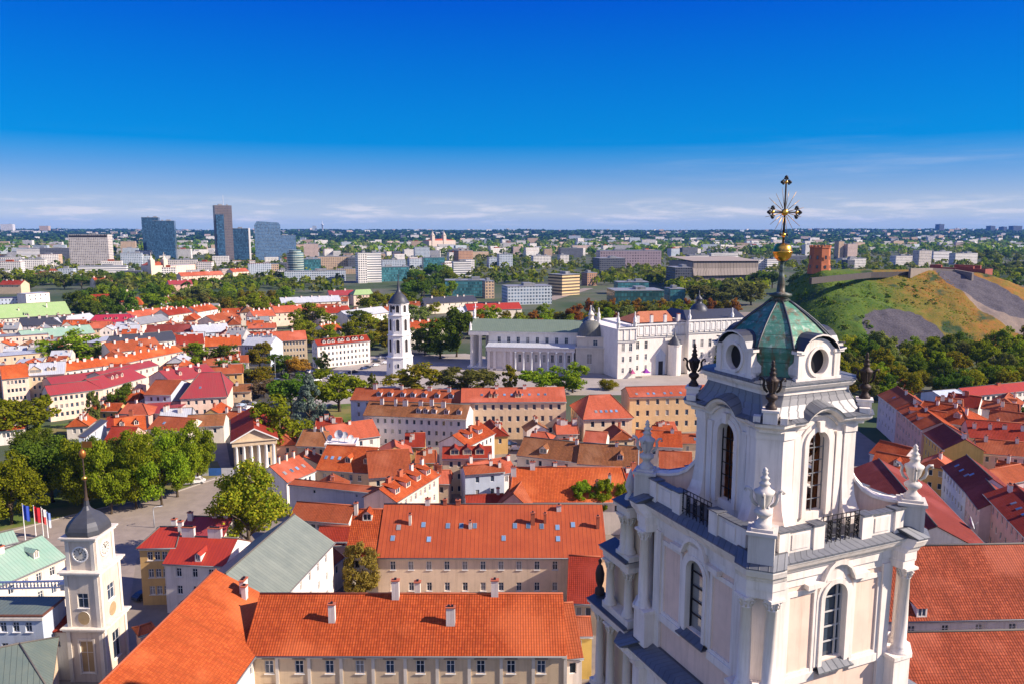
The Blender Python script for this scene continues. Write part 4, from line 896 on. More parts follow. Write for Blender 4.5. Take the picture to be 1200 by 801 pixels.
# --- further left, rows of roofs
L = [
 ('flat beige modern block left of the big round tree', (-4, 418), (70, 412), 9, 'flat', SAND, PALEM, (2, 6)),
 ('beige stepped block with a tall window strip behind the bright orange roof', (18, 426), (50, 424), 8, 'flat', CREAM, PALEM, (2, 3)),
 ('long flat beige block at the far left under the lime roof', (-10, 396), (56, 392), 11, 'flat', CREAM, GREYM, (2, 8)),
 ('mint roofed low block behind the big round tree', (28, 398), (112, 390), 9, 'gable', CREAM, MINT, (1, 10)),
 ('pale beige commercial block right of the big round tree', (112, 402), (150, 395), 9, 'flat', CREAM, PALEM, (1, 3)),
 ('silver roofed warehouse between lime roof and crimson roof', (74, 380), (116, 374), 9, 'gable', PALE, PALEM, (1, 6)),
 ('lilac shaded row with many chimneys under the lime roof', (20, 382), (76, 380), 9, 'gable', LILAC, LEAD, (2, 9)),
 ('salmon roofed block right of the white bell turret', (158, 373), (212, 366), 9, 'gable', PALE, SALMON, (2, 9)),
 ('grey roofed row in front of the salmon roofed block', (162, 381), (200, 375), 9, 'gable', PALE, GREYM, (2, 6)),
 ('dark maroon long roof with a white gable, middle left', (170, 391), (232, 389), 9, 'gable', PALE, DARKRED, (2, 9)),
 ('red roof with orange ridge before the tree belt', (198, 370), (226, 366), 10, 'gable', PALE, RED, (2, 4)),
 ('small bright red roof before the tree belt', (232, 366), (256, 362), 10, 'gable', WHITE, ORANGE, (2, 4)),
 ('light terracotta house with a wide brown gable', (252, 377), (282, 371), 10, 'gable', CREAM, TERRA, (3, 5)),
 ('pale grey metal roof in front of the brown gable', (228, 391), (270, 388), 9, 'gable', BLUEW, PALEM, (2, 6)),
 ('grey mansard block behind the corner house with orange turret roof', (262, 396), (284, 396), 10, 'gable', GREYW, GREYM, (3, 4)),
 ('cream corner house with orange turret roof at the avenue', (240, 406), (283, 404), 11, 'gable', CREAM, ORANGE2, (3, 8)),
 ('white gabled house with red roof left of the orange turret roof', (207, 404), (240, 402), 10, 'gable', WHITE, RED, (2, 5)),
 ('row of white chimneyed roofs behind the orange terraces', (134, 405), (208, 398), 9, 'gable', WHITE, LEAD, (1, 12)),
 ('second row of orange roofs behind the orange terraces', (130, 413), (190, 406), 9, 'gable', WHITE, TERRA, (1, 9)),
 ('blue-grey avenue block with white roof', (283, 404), (316, 405), 11, 'gable', BLUEW, PALEM, (3, 9)),
 ('grand tan avenue block with salmon roof and many windows', (298, 401), (360, 398), 11, 'gable', TAN, SALMON, (3, 15)),
 ('salmon roofed house among trees behind the grand tan block', (322, 367), (378, 364), 10, 'gable', CREAM, SALMON, (2, 8)),
 ('pink roofed house at the foot of the far trees', (298, 372), (324, 370), 10, 'gable', CREAM, SALMON, (2, 4)),
 ('pale long roofed street row behind the salmon roofs', (330, 356), (400, 353), 10, 'gable', PALE, PALEM, (2, 10)),
 ('white roofed low row left of the white bell tower', (408, 372), (456, 366), 9, 'gable', WHITE, PALEM, (2, 8)),
 ('dark roofed row beneath the white roofed row', (376, 368), (412, 366), 9, 'gable', PALE, RED, (2, 6)),
 ('orange roofed house just right of the white bell tower', (482, 386), (522, 383), 11, 'gable', PALE, ORANGE, (3, 6)),
 ('small orange roof left of the white bell tower among trees', (384, 389), (403, 386), 9, 'gable', PALE, ORANGE2, (1, 3)),
 ('pink-red flat hall with two chimneys behind the cathedral roof', (548, 364), (612, 362), 9, 'gable', PALE, REDMETAL, (1, 6)),
 ('white canopy roofed pavilion left of the pink-red hall', (540, 368), (573, 364), 7, 'gable', PALE, PALEM, (1, 5)),
 ('mauve roofed row behind the pink-red hall', (500, 356), (560, 353), 9, 'gable', PALE, LEAD, (1, 8)),
 ('lime green domed hall with cream walls beyond the avenue', (414, 346), (438, 345), 10, 'hip', CREAM, LIME, (2, 5)),
 ('crimson roofed row left of the lime green hall', (386, 347), (416, 346), 9, 'gable', CREAM, CRIMSON, (2, 5)),
 ('red roofed house among the far left trees', (-2, 334), (24, 334), 10, 'gable', SAND, RED, (1, 4)),
 ('grey-white block on the far left slope', (30, 345), (58, 343), 12, 'flat', WHITE, PALEM, (2, 4)),
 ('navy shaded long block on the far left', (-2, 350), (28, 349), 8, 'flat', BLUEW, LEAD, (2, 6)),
 ('salmon long barracks below the far white church', (212, 324), (262, 322), 12, 'gable', CREAM, SALMON, (2, 10)),
 ('cream long block right of the far white church', (197, 312), (230, 310), 14, 'flat', CREAM, PALEM, (3, 10)),
 ('maroon roofed row below the twin towered church', (198, 334), (226, 333), 10, 'gable', PINK, CRIMSON, (1, 5)),
 ('salmon house by the road below the slab hotel', (112, 330), (132, 329), 10, 'gable', PALE, ORANGE, (1, 3)),
 ('orange tiled house in the far tree belt', (273, 319), (292, 318), 12, 'gable', CREAM, SALMON, (1, 4)),
]
GAP = dict(gable=.062, hip=.06)
for i, (lab, a, b, ze, kd, wm_, rf_, wn_) in enumerate(L):
    Yd = at(*a, ze).y; dpx = 900 * (70 - ze) / Yd       # px below the horizon
    rise = 7 if kd != 'flat' else 4
    rr = max(3.5, dpx * .085)
    house(lab, a, b, ze, (a[0] + 3, a[1] - rr), (b[0] + 3, b[1] - rr), wm_, rf_, wn_, kd, pitch=.55 if kd != 'flat' else .05, D=(None if kd != 'flat' else 14), chim=rowc(2 + i % 4, .9, 1.4, 1.0, 100 + i) if kd == 'gable' else (), trim=False)
house('white mansard hotel with a round corner at the avenue and plaza', (372, 405), (434, 399), 12, (380, 398), (432, 391), WHITE, RED, (4, 13), pitch=.7, ends='l', dorm=rows(9, .3, 9), wm=.8, fh=3.0)
# --- right side old town
house('long pink-grey street house with a white fire wall, first along the right lane', (1049, 478), (1079, 503), 12, (1070, 468), (1098, 490), PINK, ORANGE, (3, 8), pitch=.5, chim=[(.1, .9, 1.1, 1.6), (.3, .7, .9, 1.4), (.5, .95, .8, 1.2)], dorm=[(.35, .3, 1.8), (.65, .3, 1.8)])
house('pale lilac gabled end house at the far end of the right lane', (1028, 462), (1049, 478), 12, (1058, 456), (1078, 470), LILAC, TERRA, (3, 5), pitch=.55, chim=[(.6, .9, 1, 1.4)], sky=[(.5, .4)])
house('yellow fronted lane house with a dark red roof', (1078, 504), (1105, 526), 11, (1107, 497), (1132, 514), YELLOW, DARKRED, (3, 7), pitch=.6, trim=True, chim=[(.95, 1, 1.6, 1.4)])
house('blue-white lane house with a dark red roof and skylights', (1103, 546), (1130, 575), 10, (1130, 528), (1152, 552), BLUEW, DARKRED, (3, 7), pitch=.65, sky=[(.2, .45), (.4, .45), (.6, .45), (.65, .6)])
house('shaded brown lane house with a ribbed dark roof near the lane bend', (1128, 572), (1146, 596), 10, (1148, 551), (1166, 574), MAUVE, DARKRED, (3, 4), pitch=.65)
house('pink street house with parapet and skylit roof at the right frame edge', (1152, 578), (1215, 645), 12, (1180, 560), (1240, 610), PINK, RED, (3, 10), pitch=.5, sky=[(.3, .5), (.4, .5), (.5, .5)], chim=[(.1, .7, 1.4, 1.5), (.5, .9, 1, 1.2)])
house('orange hipped roof with gables behind the first lane house', (1068, 488), (1140, 500), 11, (1080, 470), (1128, 474), MAUVE, ORANGE, (1, 4), 'hip', pitch=.6, chim=[(.3, .9, .8, 1.2), (.6, .9, .8, 1.2), (.8, .7, .8, 1.4)], dorm=[(.7, .35, 2.0)], sky=[(.35, .5)])
house('orange roof with a brown gable and blue skylight right of the lane', (1062, 499), (1104, 505), 9, (1084, 478), (1112, 484), MAUVE, ORANGE, (1, 3), pitch=.6, sky=[(.6, .4)])
house('grey-blue sheet roof beside the white block with red roof', (1106, 466), (1134, 464), 8, (1104, 456), (1128, 455), BLUEW, BLUEW, (1, 2), pitch=.3)
house('long red tiled roof with small chimneys across the right edge', (1136, 512), (1215, 518), 10, (1130, 492), (1215, 495), MAUVE, RED, (1, 6), pitch=.6, chim=rowc(4, .6, 1.2, .9, 31))
house('orange-red lower roof in front of the long red tiled roof', (1146, 530), (1215, 536), 9, (1146, 513), (1215, 519), MAUVE, TERRA, (1, 5), pitch=.6, chim=rowc(2, .9, 1.2, .9, 32))
house('white block with window bands and a red roof before the right trees', (1136, 464), (1225, 455), 7, (1126, 452), (1225, 446), WHITE, REDMETAL, (2, 14), pitch=.5, wh=(1.8, 1.3), wm=.5, fh=2.7, chim=[(.5, .9, 1.6, .8, 1)])
house('dark orange roof below the belfry at its right', (1018, 548), (1060, 556), 8, (1022, 528), (1052, 532), PALE, ORANGE, (1, 3), pitch=.6, dorm=[(.7, .4, 1.4)])
house('white parapet walled house at the foot of the lane, orange roof', (1018, 530), (1056, 540), 9, (1022, 512), (1050, 520), LILAC, ORANGE, (1, 3), pitch=.6)
house('shaded terracotta roof tucked behind the right corner urn', (1020, 582), (1075, 590), 8, (1024, 556), (1066, 562), PALE, TERRA, (1, 3), pitch=.6)
house('long dark red roof descending along the lane to the church', (1172, 655), (1086, 566), 10, (1120, 640), (1062, 575), PALE, DARKRED, (1, 8), pitch=.5)
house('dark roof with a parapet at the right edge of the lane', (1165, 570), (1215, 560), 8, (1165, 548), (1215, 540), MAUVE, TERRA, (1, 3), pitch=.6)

# --- crowded small roofs that fill the rows between the named houses
def clash(q):
    e0, d, n, L_, W_ = q; pts = [e0 + d * (L_ * a) + n * (W_ * b) for a in (0, .5, 1) for b in (0, .5, 1)]
    for f in FOOT:
        if f is q: continue
        if (f[0] - e0).length > 90 + f[3]: continue
        for p in pts:
            u, v = (p - f[0]).dot(f[1]), (p - f[0]).dot(f[2])
            if -.6 < u < f[3] + .6 and -.6 < v < f[4] + .6: return True
        for a in (0, .5, 1):
            for b in (0, .5, 1):
                p = f[0] + f[1] * (f[3] * a) + f[2] * (f[4] * b); u, v = (p - e0).dot(d), (p - e0).dot(n)
                if -.6 < u < L_ + .6 and -.6 < v < W_ + .6: return True
    return False
def infill(label, group, n, xr, yr, seed, base, zr=(6, 10), ln=(9, 22), skip=None, mats=None):
    r = random.Random(seed); k = 0
    for _ in range(n * 60):
        if k >= n: break
        x, y = r.uniform(*xr), r.uniform(*yr)
        if skip and skip(x, y): continue
        ze = r.uniform(*zr); a = base(x) + r.choice((0, 0, math.pi / 2)) + r.uniform(-.12, .12); L_ = r.uniform(*ln); half = r.uniform(3.6, 5.5)
        e0 = at(x, y, ze); e0.z = 0; d = Vector((math.cos(a), math.sin(a), 0)); nn = Vector((-d.y, d.x, 0))
        if clash((e0, d, nn, L_, half * 2)): continue
        k += 1; e1 = e0 + d * L_
        rf_ = r.choice(mats or (ORANGE, TERRA, SALMON, RED, TERRA, BROWN, ORANGE2, GREYM, PALEM)); wl_ = r.choice((WHITE, CREAM, PALE, SAND, PINK, WHITE, OCHRE))
        house(label, e0, e1, ze, e0 + nn * half, e1 + nn * half, wl_, rf_, (2, max(2, int(L_ / 3.2))), r.choice(('gable', 'gable', 'hip')), pitch=r.uniform(.5, .8), chim=[(r.uniform(.1, .9), r.uniform(.5, 1.0), r.uniform(.7, 1.4), r.uniform(1.0, 1.9), r.choice((0, 0, 0, 1, 2))) for _ in range(r.randint(1, 4))], dorm=[(r.uniform(.2, .8), .3, 1.4)] if r.random() < .35 and L_ > 10 else (), sky=[(r.uniform(.2, .8), .45)] if r.random() < .4 else (), ends='lr', trim=False, group=group)
infill('small tiled house in the crowded rows of the left old town', 'small houses of the left old town', 75, (-5, 300), (374, 438), 41, lambda x: .25, ln=(8, 18), skip=lambda x, y: (x > 262 and y > 402) or (60 < x < 140 and 388 < y < 432))
infill('small roof squeezed among the old town houses below the avenue trees', 'small houses below the avenue trees', 14, (100, 262), (452, 505), 42, lambda x: .1, (4, 6), (7, 13))
infill('small tiled house in the streets beyond the left tree belt', 'small houses beyond the tree belt', 26, (150, 470), (352, 372), 43, lambda x: .2, ln=(10, 22))
infill('small yard roof between the larger houses in the middle of the old town', 'yard roofs of the middle old town', 22, (330, 800), (500, 600), 44, lambda x: .1, (4, 6.5), (6, 13), mats=(ORANGE, TERRA, SALMON, RED, BROWN))
infill('small tiled roof among the shaded houses right of the bell tower', 'small houses right of the bell tower', 18, (1060, 1210), (470, 600), 45, lambda x: -.6, (6, 9), (7, 14), skip=lambda x, y: x < 1110 and y > 500, mats=(ORANGE, TERRA, RED, TERRA, SALMON))
# ------------------------------------------------------------------ cathedral
def frame(pl, pr, name, label, cat, z=0.0):
    a, b = at(*pl, z), at(*pr, z); d = b - a
    return thing(name, label, cat, (a.x, a.y, 0), math.atan2(d.y, d.x)), d.length
CW = plaster((.84, .79, .72), .3)
C, CL = frame((547, 433), (708, 437), 'cathedral', 'white neoclassical cathedral with long grey-green roof, side colonnade and dark corner dome', 'cathedral')
HE, HA = 18.4, 11.6
mb = MB()
AX0 = 10.0
def rect_ops(u0, u1, n, w, zb, zt): return [(u0 + (u1 - u0) * (i + .5) / n - w / 2, u0 + (u1 - u0) * (i + .5) / n + w / 2, zb, zt) for i in range(n)]
clo = rect_ops(13, CL - 17, 8, 1.7, 13.2, 16.2)
wall_face(mb, Matrix.Translation((AX0, 8, 0)), CL - 13 - AX0, 0, HE, [(a - AX0, b - AX0, c, d) for a, b, c, d in clo])
mb.box(AX0, 8.3, 0, CL - 13, 30, HE - .1)
cth = mb.build('wall', [CW], C)
for o in clo: link('window', window_mesh(1.7, 3.0, near=True), C, ((o[0] + o[1]) / 2, 8, o[2]))
mb = MB(); mb.box(AX0 + 1, .9, 0, CL - 15, 8, HA); mb.box(AX0 + .2, -.35, HA - 1.6, CL - 14.6, 8, HA + .01); mb.box(AX0 - .1, -.7, HA, CL - 14.4, 8.05, HA + .45)
for x0, x1 in ((AX0 + .6, AX0 + 2.0), (AX0 + 3.6, AX0 + 5), (AX0 + 8.5, AX0 + 10), (AX0 + 12, AX0 + 13.5)): mb.box(x0, -.1, 0, x1, 1, HA - 1.6)
mb.box(AX0 + 1, -.1, 0, AX0 + 13.5, .8, 1.2); mb.build('aisle_wall', [plaster((.78, .7, .66), .3)], C)
cx0, cx1 = AX0 + 15, CL - 15.6
cme2 = MB(); cme2.lathe([(.85, 0), (.85, .4), (.62, .6), (.6, 5), (.5, HA - 2.3), (.75, HA - 1.9), (.8, HA - 1.6)], 12); cme2 = cme2.mesh('column', [TRIMW])
for i in range(8): link('column', cme2, C, (cx0 + (cx1 - cx0) * i / 7, -.1, 0))
for i in range(7):
    x = cx0 + (cx1 - cx0) * (i + .5) / 7
    link('window', window_mesh(1.5, 4.0, near=True), C, (x, .72, 4.6))
mb = MB(); mb.box(AX0 - .3, -.9, HA + .46, CL - 14.2, 8, HA + .6); mb.face([(AX0, -.7, HA + .62), (CL - 14.5, -.7, HA + .62), (CL - 14.5, 7.95, HA + 1.8), (AX0, 7.95, HA + 1.8)], 0, [(0, 0), (40, 0), (40, 8), (0, 8)]); mb.build('aisle_roof', [PALEM], C)
mb = MB(); mb.box(-.2, 7.2, HE, CL - 12.5, 30.8, HE + .5); mb.build('cornice', [TRIMW], C)
mb = MB(); RZ = HE + 5.6
mb.face([(.2, 6.9, HE + .52), (CL - 12, 6.9, HE + .52), (CL - 12, 19, RZ), (.2, 19, RZ)], 0, [(0, 0), (56, 0), (56, 13), (0, 13)]); mb.face([(CL - 12, 31, HE + .52), (.2, 31, HE + .52), (.2, 19, RZ), (CL - 12, 19, RZ)], 0, [(0, 0), (56, 0), (56, 13), (0, 13)])
mb.build('roof', [seam((.15, .2, .145), (.18, .23, .165), .9)], C)
mb = MB()
mb.prism([(0, 0), (1, 0)], 0, 1) if False else None
for x in (.35, CL - 12.2): mb.face([(x, 6.9, HE), (x, 31, HE), (x, 19, RZ - .1)], 0)
mb.box(-.3, 6.8, HE - 1.6, AX0, 31, HE - .01); mb.build('pediment', [CW], C)
cm3 = MB(); cm3.lathe([(1.3, 0), (1.3, .7), (1.0, 1), (.95, 7), (.8, HE - 2.6), (1.2, HE - 2.0), (1.3, HE - 1.6)], 14); cm3 = cm3.mesh('column', [CW])
for x, y in [(1.2, 8.3), (1.2, 12.7), (1.2, 17.1), (1.2, 21.4), (1.2, 25.6), (1.2, 29.6), (5.6, 8.3), (5.6, 29.6)]: link('column', cm3, C, (x, y, 0))
mb = MB(); mb.box(-1, 6.5, 0, AX0, 31.5, .6); mb.build('step', [TRIMW], C)
def statue(parent, p, h, mat, name='statue'):
    m = MB(); k = h / 5.0
    m.lathe([(r * k, zz * k) for r, zz in ((.9, 0), (.9, .6), (.6, .7), (.75, 1.2), (.6, 2.4), (.68, 3.2), (.55, 3.7), (.25, 3.95), (.3, 4.3), (.25, 4.7), (.05, 4.85))], 10)
    m.tube([(.5 * k, 0, 3.4 * k), (.9 * k, 0, 3.0 * k), (.7 * k, -.3 * k, 4.2 * k)], [.2 * k, .16 * k, .1 * k], 6)
    return m.build(name, [mat], parent, p)
mb = MB(); mb.lathe([(.3, 0), (.25, .1), (.25, 6.4), (.1, 6.5)], 8); mb.box(-1.3, -.12, 4.6, 1.3, .12, 4.95); 
st = statue(C, (.6, 19, RZ), 5.2, TRIMW); mb.build('cross', [TRIMW], st, (.5, .4, 1.2))
statue(C, (.5, 8.2, HE + .5), 4.6, TRIMW); statue(C, (.5, 29.6, HE + .5), 4.6, TRIMW)
# chapel with dome at the near right corner
mb = MB(); x0 = CL - 14.2; chop = [(5.5, 8.1, 4.6, 9.6)]
wall_face(mb, Matrix.Translation((x0, -.5, 0)), 14.2, 0, 12.2, chop, 0, .4); mb.box(x0 + .01, -.05, 0, CL - .01, 14, 12.15)
mb.box(x0 - .3, -1.0, 12.2, CL + .4, 14.4, 12.9); mb.box(x0 + .6, .4, 12.9, CL - .6, 13.4, 17.4); mb.box(x0 + .3, .1, 17.4, CL - .3, 13.7, 17.9)
mb.box(x0 + 1.2, -.8, 0, x0 + 2.4, -.4, 12.1); mb.box(CL - 2.4, -.8, 0, CL - 1.2, -.4, 12.1); mb.build('chapel_wall', [plaster((.66, .6, .52), .3)], C)
link('window', window_mesh(2.6, 5.0, near=True), C, (x0 + 6.8, -.5, 4.6)); link('window', window_mesh(2.2, 2.8, near=True), C, (x0 + 9.6, .2, 13.6))
mb = MB(); cx, cy = CL - 7.1, 6.9
mb.lathe([(6.6, 17.9), (6.6, 18.4), (6.4, 18.6), (6.25, 20.2), (5.7, 22.0), (4.7, 23.6), (3.3, 24.8), (1.8, 25.4), (1.5, 25.5)], 24, (cx, cy)); dm = mb.build('dome', [seam((.12, .13, .12), (.17, .17, .15), 1.4)], C)
mb = MB(); mb.lathe([(1.7, 25.4), (1.7, 25.8), (1.2, 25.9), (1.2, 28.0), (1.6, 28.1), (1.6, 28.4), (1.3, 28.7), (.9, 29.6), (.3, 30.2), (.15, 31), (.3, 31.2), (.08, 31.5), (.06, 33)], 10, (cx, cy)); mb.build('lantern', [PALE], dm)
mb = MB(); cy2 = 27; mb.box(CL - 14, 20, 0, CL - .5, 33, 17.5); mb.build('chapel_wall', [CW], C)
mb = MB(); mb.lathe([(6.4, 17.6), (6.2, 20), (5.7, 21.8), (4.7, 23.4), (3.3, 24.6), (1.7, 25.2), (1.2, 25.3), (1.2, 27.6), (1.6, 27.9), (.9, 29), (.2, 30), (.05, 32)], 20, (cx, cy2)); mb.build('dome', [LEAD], C)
# ------------------------------------------------------------------ cathedral belfry
B = thing('white_belfry', 'slender white octagonal cathedral bell tower with dark bell-shaped cap and thin spire', 'bell tower', tuple(at(469, 438)))
by = at(469, 438).y
zz_ = lambda y: zat(469, y, by)
def octw(mb, r0, r1, z0, z1, op=None):
    ring = lambda r, z: [(r * math.cos(math.pi / 8 + math.pi / 4 * i), r * math.sin(math.pi / 8 + math.pi / 4 * i), z) for i in range(8)]
    mb.rings([ring(r0, z0), ring(r1, z1)], 0, True, True)
tz = [0, zz_(416), zz_(391), zz_(368), zz_(355)]
rr = [(6.9, 6.4), (5.9, 5.7), (5.5, 5.35), (5.0, 4.85)]
mb = MB()
for i in range(4):
    octw(mb, rr[i][0], rr[i][1], tz[i], tz[i + 1] - .6); octw(mb, rr[i][1] + .35, rr[i][1] + .5, tz[i + 1] - .6, tz[i + 1] - .25); octw(mb, rr[i][1] + .5, rr[i][1] + .1, tz[i + 1] - .25, tz[i + 1])
mb.build('wall', [plaster((.8, .79, .78), .2)], B)
for i in range(4):
    for k in range(8):
        a = math.pi / 4 * k - math.pi / 2; r = (rr[i][0] + rr[i][1]) / 2 * math.cos(math.pi / 8)
        h = tz[i + 1] - tz[i]; w = 1.6 if i else 1.0; hh = h * .5 if i else h * .16
        m = MB(); zb = tz[i] + h * (.2 if i else .45)
        pts = [(-w / 2, zb), (w / 2, zb)] + arch_pts(0, w / 2, zb + hh)[::-1]
        m.face([(x, -r - .06, q) for x, q in pts], 0); arch_band(m, r + .04, 0, zb, zb + hh, w / 2, w / 2 + .28, .12, 1)
        m.build('belfry_opening' if i else 'window', [GLASS if i == 0 else flat((.035, .03, .03)), TRIMW], B, (0, 0, 0), (0, 0, a + math.pi / 2))
mb = MB(); z0 = tz[4]; mb.lathe([(5.3, z0), (5.0, z0 + .4), (4.4, z0 + 1.2), (3.9, z0 + 2.2), (3.1, z0 + 3.4), (2.0, z0 + 4.4), (1.5, z0 + 5.0)], 16, (0, 0)); mb.build('cap', [LEAD], B)
mb = MB(); mb.lathe([(1.5, z0 + 5.0), (1.2, z0 + 5.4), (.75, z0 + 6.4), (.55, z0 + 8.5), (.3, z0 + 11), (.12, z0 + 13.2), (.3, z0 + 13.5), (.06, z0 + 13.8), (.05, z0 + 15.2)], 10); mb.build('spire', [LEAD], B)
mb = MB(); mb.lathe([(.9, 0), (.9, .12), (.75, .14)], 20); 
link('clock_face', mb.mesh('clock_face', [IRON]), B, (-1.9, -4.55, tz[4] - 2.0), (R(90), 0, R(-22)))
# ------------------------------------------------------------------ palace of the grand dukes
PA, PL_ = frame((719, 442), (870, 432), 'white_palace', 'large white renaissance palace with panelled attic, orange roof and dark lantern beyond the tower', 'palace')
PW = plaster((.84, .79, .73), .3)
def pz(y, Y): return zat(780, y, Y)
parts = [(0, 9.5, -4, 16.0), (9.5, 38.5, 0, 16.6), (38.5, 72, -3.5, 17.6)]
mb = MB(); wins = []
for x0, x1, y, zt in parts:
    n = max(2, int((x1 - x0) / 4.6)); ops = []
    for zb, h, w in ((1.8, 1.7, 1.2), (5.3, 1.9, 1.3), (8.8, 2.6, 1.7)):
        ops += rect_ops(.8, x1 - x0 - .8, n, w, zb, zb + h)
    if y == 0: ops = [o for o in ops if not (11 < o[0] < 20 and o[2] < 9)]
    wall_face(mb, Matrix.Translation((x0, y, 0)), x1 - x0, 0, zt, ops, 0, .3); wins += [((o[0] + o[1]) / 2 + x0, y, o[2], o[1] - o[0], o[3] - o[2]) for o in ops]
    mb.box(x0 + .01, y + .35, 0, x1 - .01, 34, zt - .05)
mb.wq((0, 34), (0, -4), 0, 16); mb.wq((38.5, 0), (38.5, -3.5), 0, 17.6); mb.wq((9.5, -4), (9.5, 0), 0, 16)
mb.build('wall', [PW], PA)
for x, y, zz, w, h in wins[:100]: link('window', window_mesh(w, h, near=True), PA, (x, y, zz))
for zb in (3, 6.8, 10.6):
    for i in range(6): link('window', window_mesh(1.3, 1.9, near=True), PA, (-.12, 31 - i * 5.6, zb), (0, 0, -math.pi / 2))
mb = MB()
for x0, x1, y, zt in parts:
    mb.box(x0 - .4, y - .5, zt - 4.0 + 2.0 - 2.1, x1 + .4, y - .02, zt - 3.7); mb.box(x0 - .5, y - .6, zt, x1 + .5, y + .6, zt + .5)
    n = int((x1 - x0) / 3.0)
    for i in range(n + 1):
        x = x0 + (x1 - x0) * i / n; mb.box(x - .25, y - .28, zt - 3.69, x + .25, y - .01, zt - .01)
        if i < n and x1 - x0 > 12: mb.box(x + .7, y - .2, zt - 3.1, x + (x1 - x0) / n - .7, y - .01, zt - .7)
mb.build('attic_panelling', [TRIMW], PA)
mb = MB()
for x0, x1, y, zt in parts: mb.box(x0 - .55, y - .7, zt - 3.69, x1 + .5, y - .3, zt - 3.6); mb.box(x0 - .4, y - .4, zt + .51, x1 + .4, y + .5, zt + .7)
mb.build('cornice_roof', [LEAD], PA)
mb = MB(); mb.face([(13, 7, 16.9), (37, 7, 16.9), (37, 16, 19.9), (21, 16, 19.9)], 0, [(0, 0), (26, 0), (26, 11), (7, 11)]); mb.face([(13, 25, 16.9), (37, 25, 16.9), (37, 16, 19.9), (21, 16, 19.9)], 0, [(0, 0), (26, 0), (26, 11), (7, 11)]); mb.face([(13, 7, 16.9), (21, 16, 19.9), (13, 25, 16.9)], 0, [(0, 0), (8, 10), (20, 0)])
mb.face([(37.1, 7, 16.9), (37.1, 25, 16.9), (37.1, 16, 19.9)], 0); rf = mb.build('roof', [tile((.5, .19, .1), (.42, .15, .08), .6, .3)], PA)
mb = MB(); mb.face([(38, -2, 17.8), (72, -2, 17.8), (72, 8, 20.5), (42, 8, 20.5)], 0, [(0, 0), (34, 0), (34, 10), (3, 10)]); mb.face([(38, -2, 17.8), (42, 8, 20.5), (42, 20, 20.5), (38, 26, 17.8)], 0); mb.build('roof', [LEAD], PA)
for i in range(4): link('chimney', chimney_mesh(1.4, 1.2, 2.4, 0), rf, (14 + i * 7.5, 3.2, 17.2))
for x, y in ((0, -4), (9, -3.5), (1, 20), (2, 32), (39, -3), (52, 8), (64, -2)):
    mb = MB(); mb.lathe([(.9, 0), (.9, 1.4), (1.1, 1.5), (.7, 1.8), (.9, 2.5), (.3, 3.4), (.25, 4.0), (.35, 4.2), (.05, 4.9)], 8); mb.build('finial', [TRIMW], PA, (x, y, 16.6))
mb = MB(); mb.box(47, 6, 17.9, 58, 15, 19.5, 1); mb.lathe([(5.6, 19.6), (4.8, 20.0), (4.2, 20.7), (3.4, 21.6), (2.2, 22.3), (1.5, 22.5), (1.4, 23.5), (1.9, 23.7), (1.5, 24.3), (.5, 24.9), (.3, 25.6), (.1, 27)], 10, (52.5, 10.5)); mb.build('lantern_tower', [LEAD, PW], PA)
mb = MB(); mb.lathe([(3.2, 0), (3.2, 9.6), (3.5, 9.8), (3.5, 10.2)], 14, (31.5, -2.5), 0, False); tw = mb.build('stair_turret', [PW], PA)
mb = MB(); mb.lathe([(3.6, 10.2), (2.6, 11.2), (1.4, 12.2), (.4, 13.0), (.06, 15)], 14, (31.5, -2.5)); mb.build('turret_cap', [LEAD], tw)
mb = MB(); mb.box(22.5, -.7, 0, 27.5, -.02, 6.3); mb.prism([(22, 6.3), (28, 6.3), (26.6, 7.6), (25, 8.6), (23.4, 7.6)], -.8, -.02); pt = mb.build('portal', [BLUEW], PA)
mb = MB(); mb.box(23.8, -.78, 0, 26.2, -.71, 4.6); mb.build('gate', [IRON], pt)
PA.scale = (1, 1, 1.48)
# ------------------------------------------------------------------ clock tower of the observatory, left foreground
KP = at(126, 799); K = thing('clock_tower', 'small pale three-tiered clock tower with dark onion cap and gilt spire, left foreground', 'clock tower', (KP.x, KP.y, 0), R(-2))
KY = KP.y; kz = lambda y: zat(119, y, KY)
Z0, Z1, Z2 = kz(736), kz(671), kz(632)
KWm = plaster((.66, .57, .47), .5); w1, w2, w3 = 5.9, 5.5, 4.7
d1 = 6.6
mb = MB(); 
def ktier(x1, w, d, y0, z0, z1, fr, sd):
    wall_face(mb, Matrix.Translation((x1 - w, y0, 0)), w, z0, z1, fr, 0, .3)
    wall_face(mb, Matrix.Translation((x1, y0, 0)) @ Matrix.Rotation(math.pi / 2, 4, 'Z'), d, z0, z1, sd, 0, .3)
    mb.wq((x1, y0 + d), (x1 - w, y0 + d), z0, z1); mb.wq((x1 - w, y0 + d), (x1 - w, y0), z0, z1)
    mb.face([(x1 - w, y0, z1), (x1, y0, z1), (x1, y0 + d, z1), (x1 - w, y0 + d, z1)], 0)
ktier(0, w1, d1, 0, 0, Z0, [(2.0, 4.1, 1.6, 6.8)], [(2.3, 4.3, 2.4, 7.0)])
ktier(-.25, w2, d1 - .5, .25, Z0, Z1, [(1.9, 3.6, Z0 + 3.2, Z0 + 5.6)], [(2.1, 4.0, Z0 + 3.3, Z0 + 5.9)])
ktier(-.75, w3, d1 - 1.4, .75, Z1, Z2, [], [])
mb.build('wall', [KWm], K)
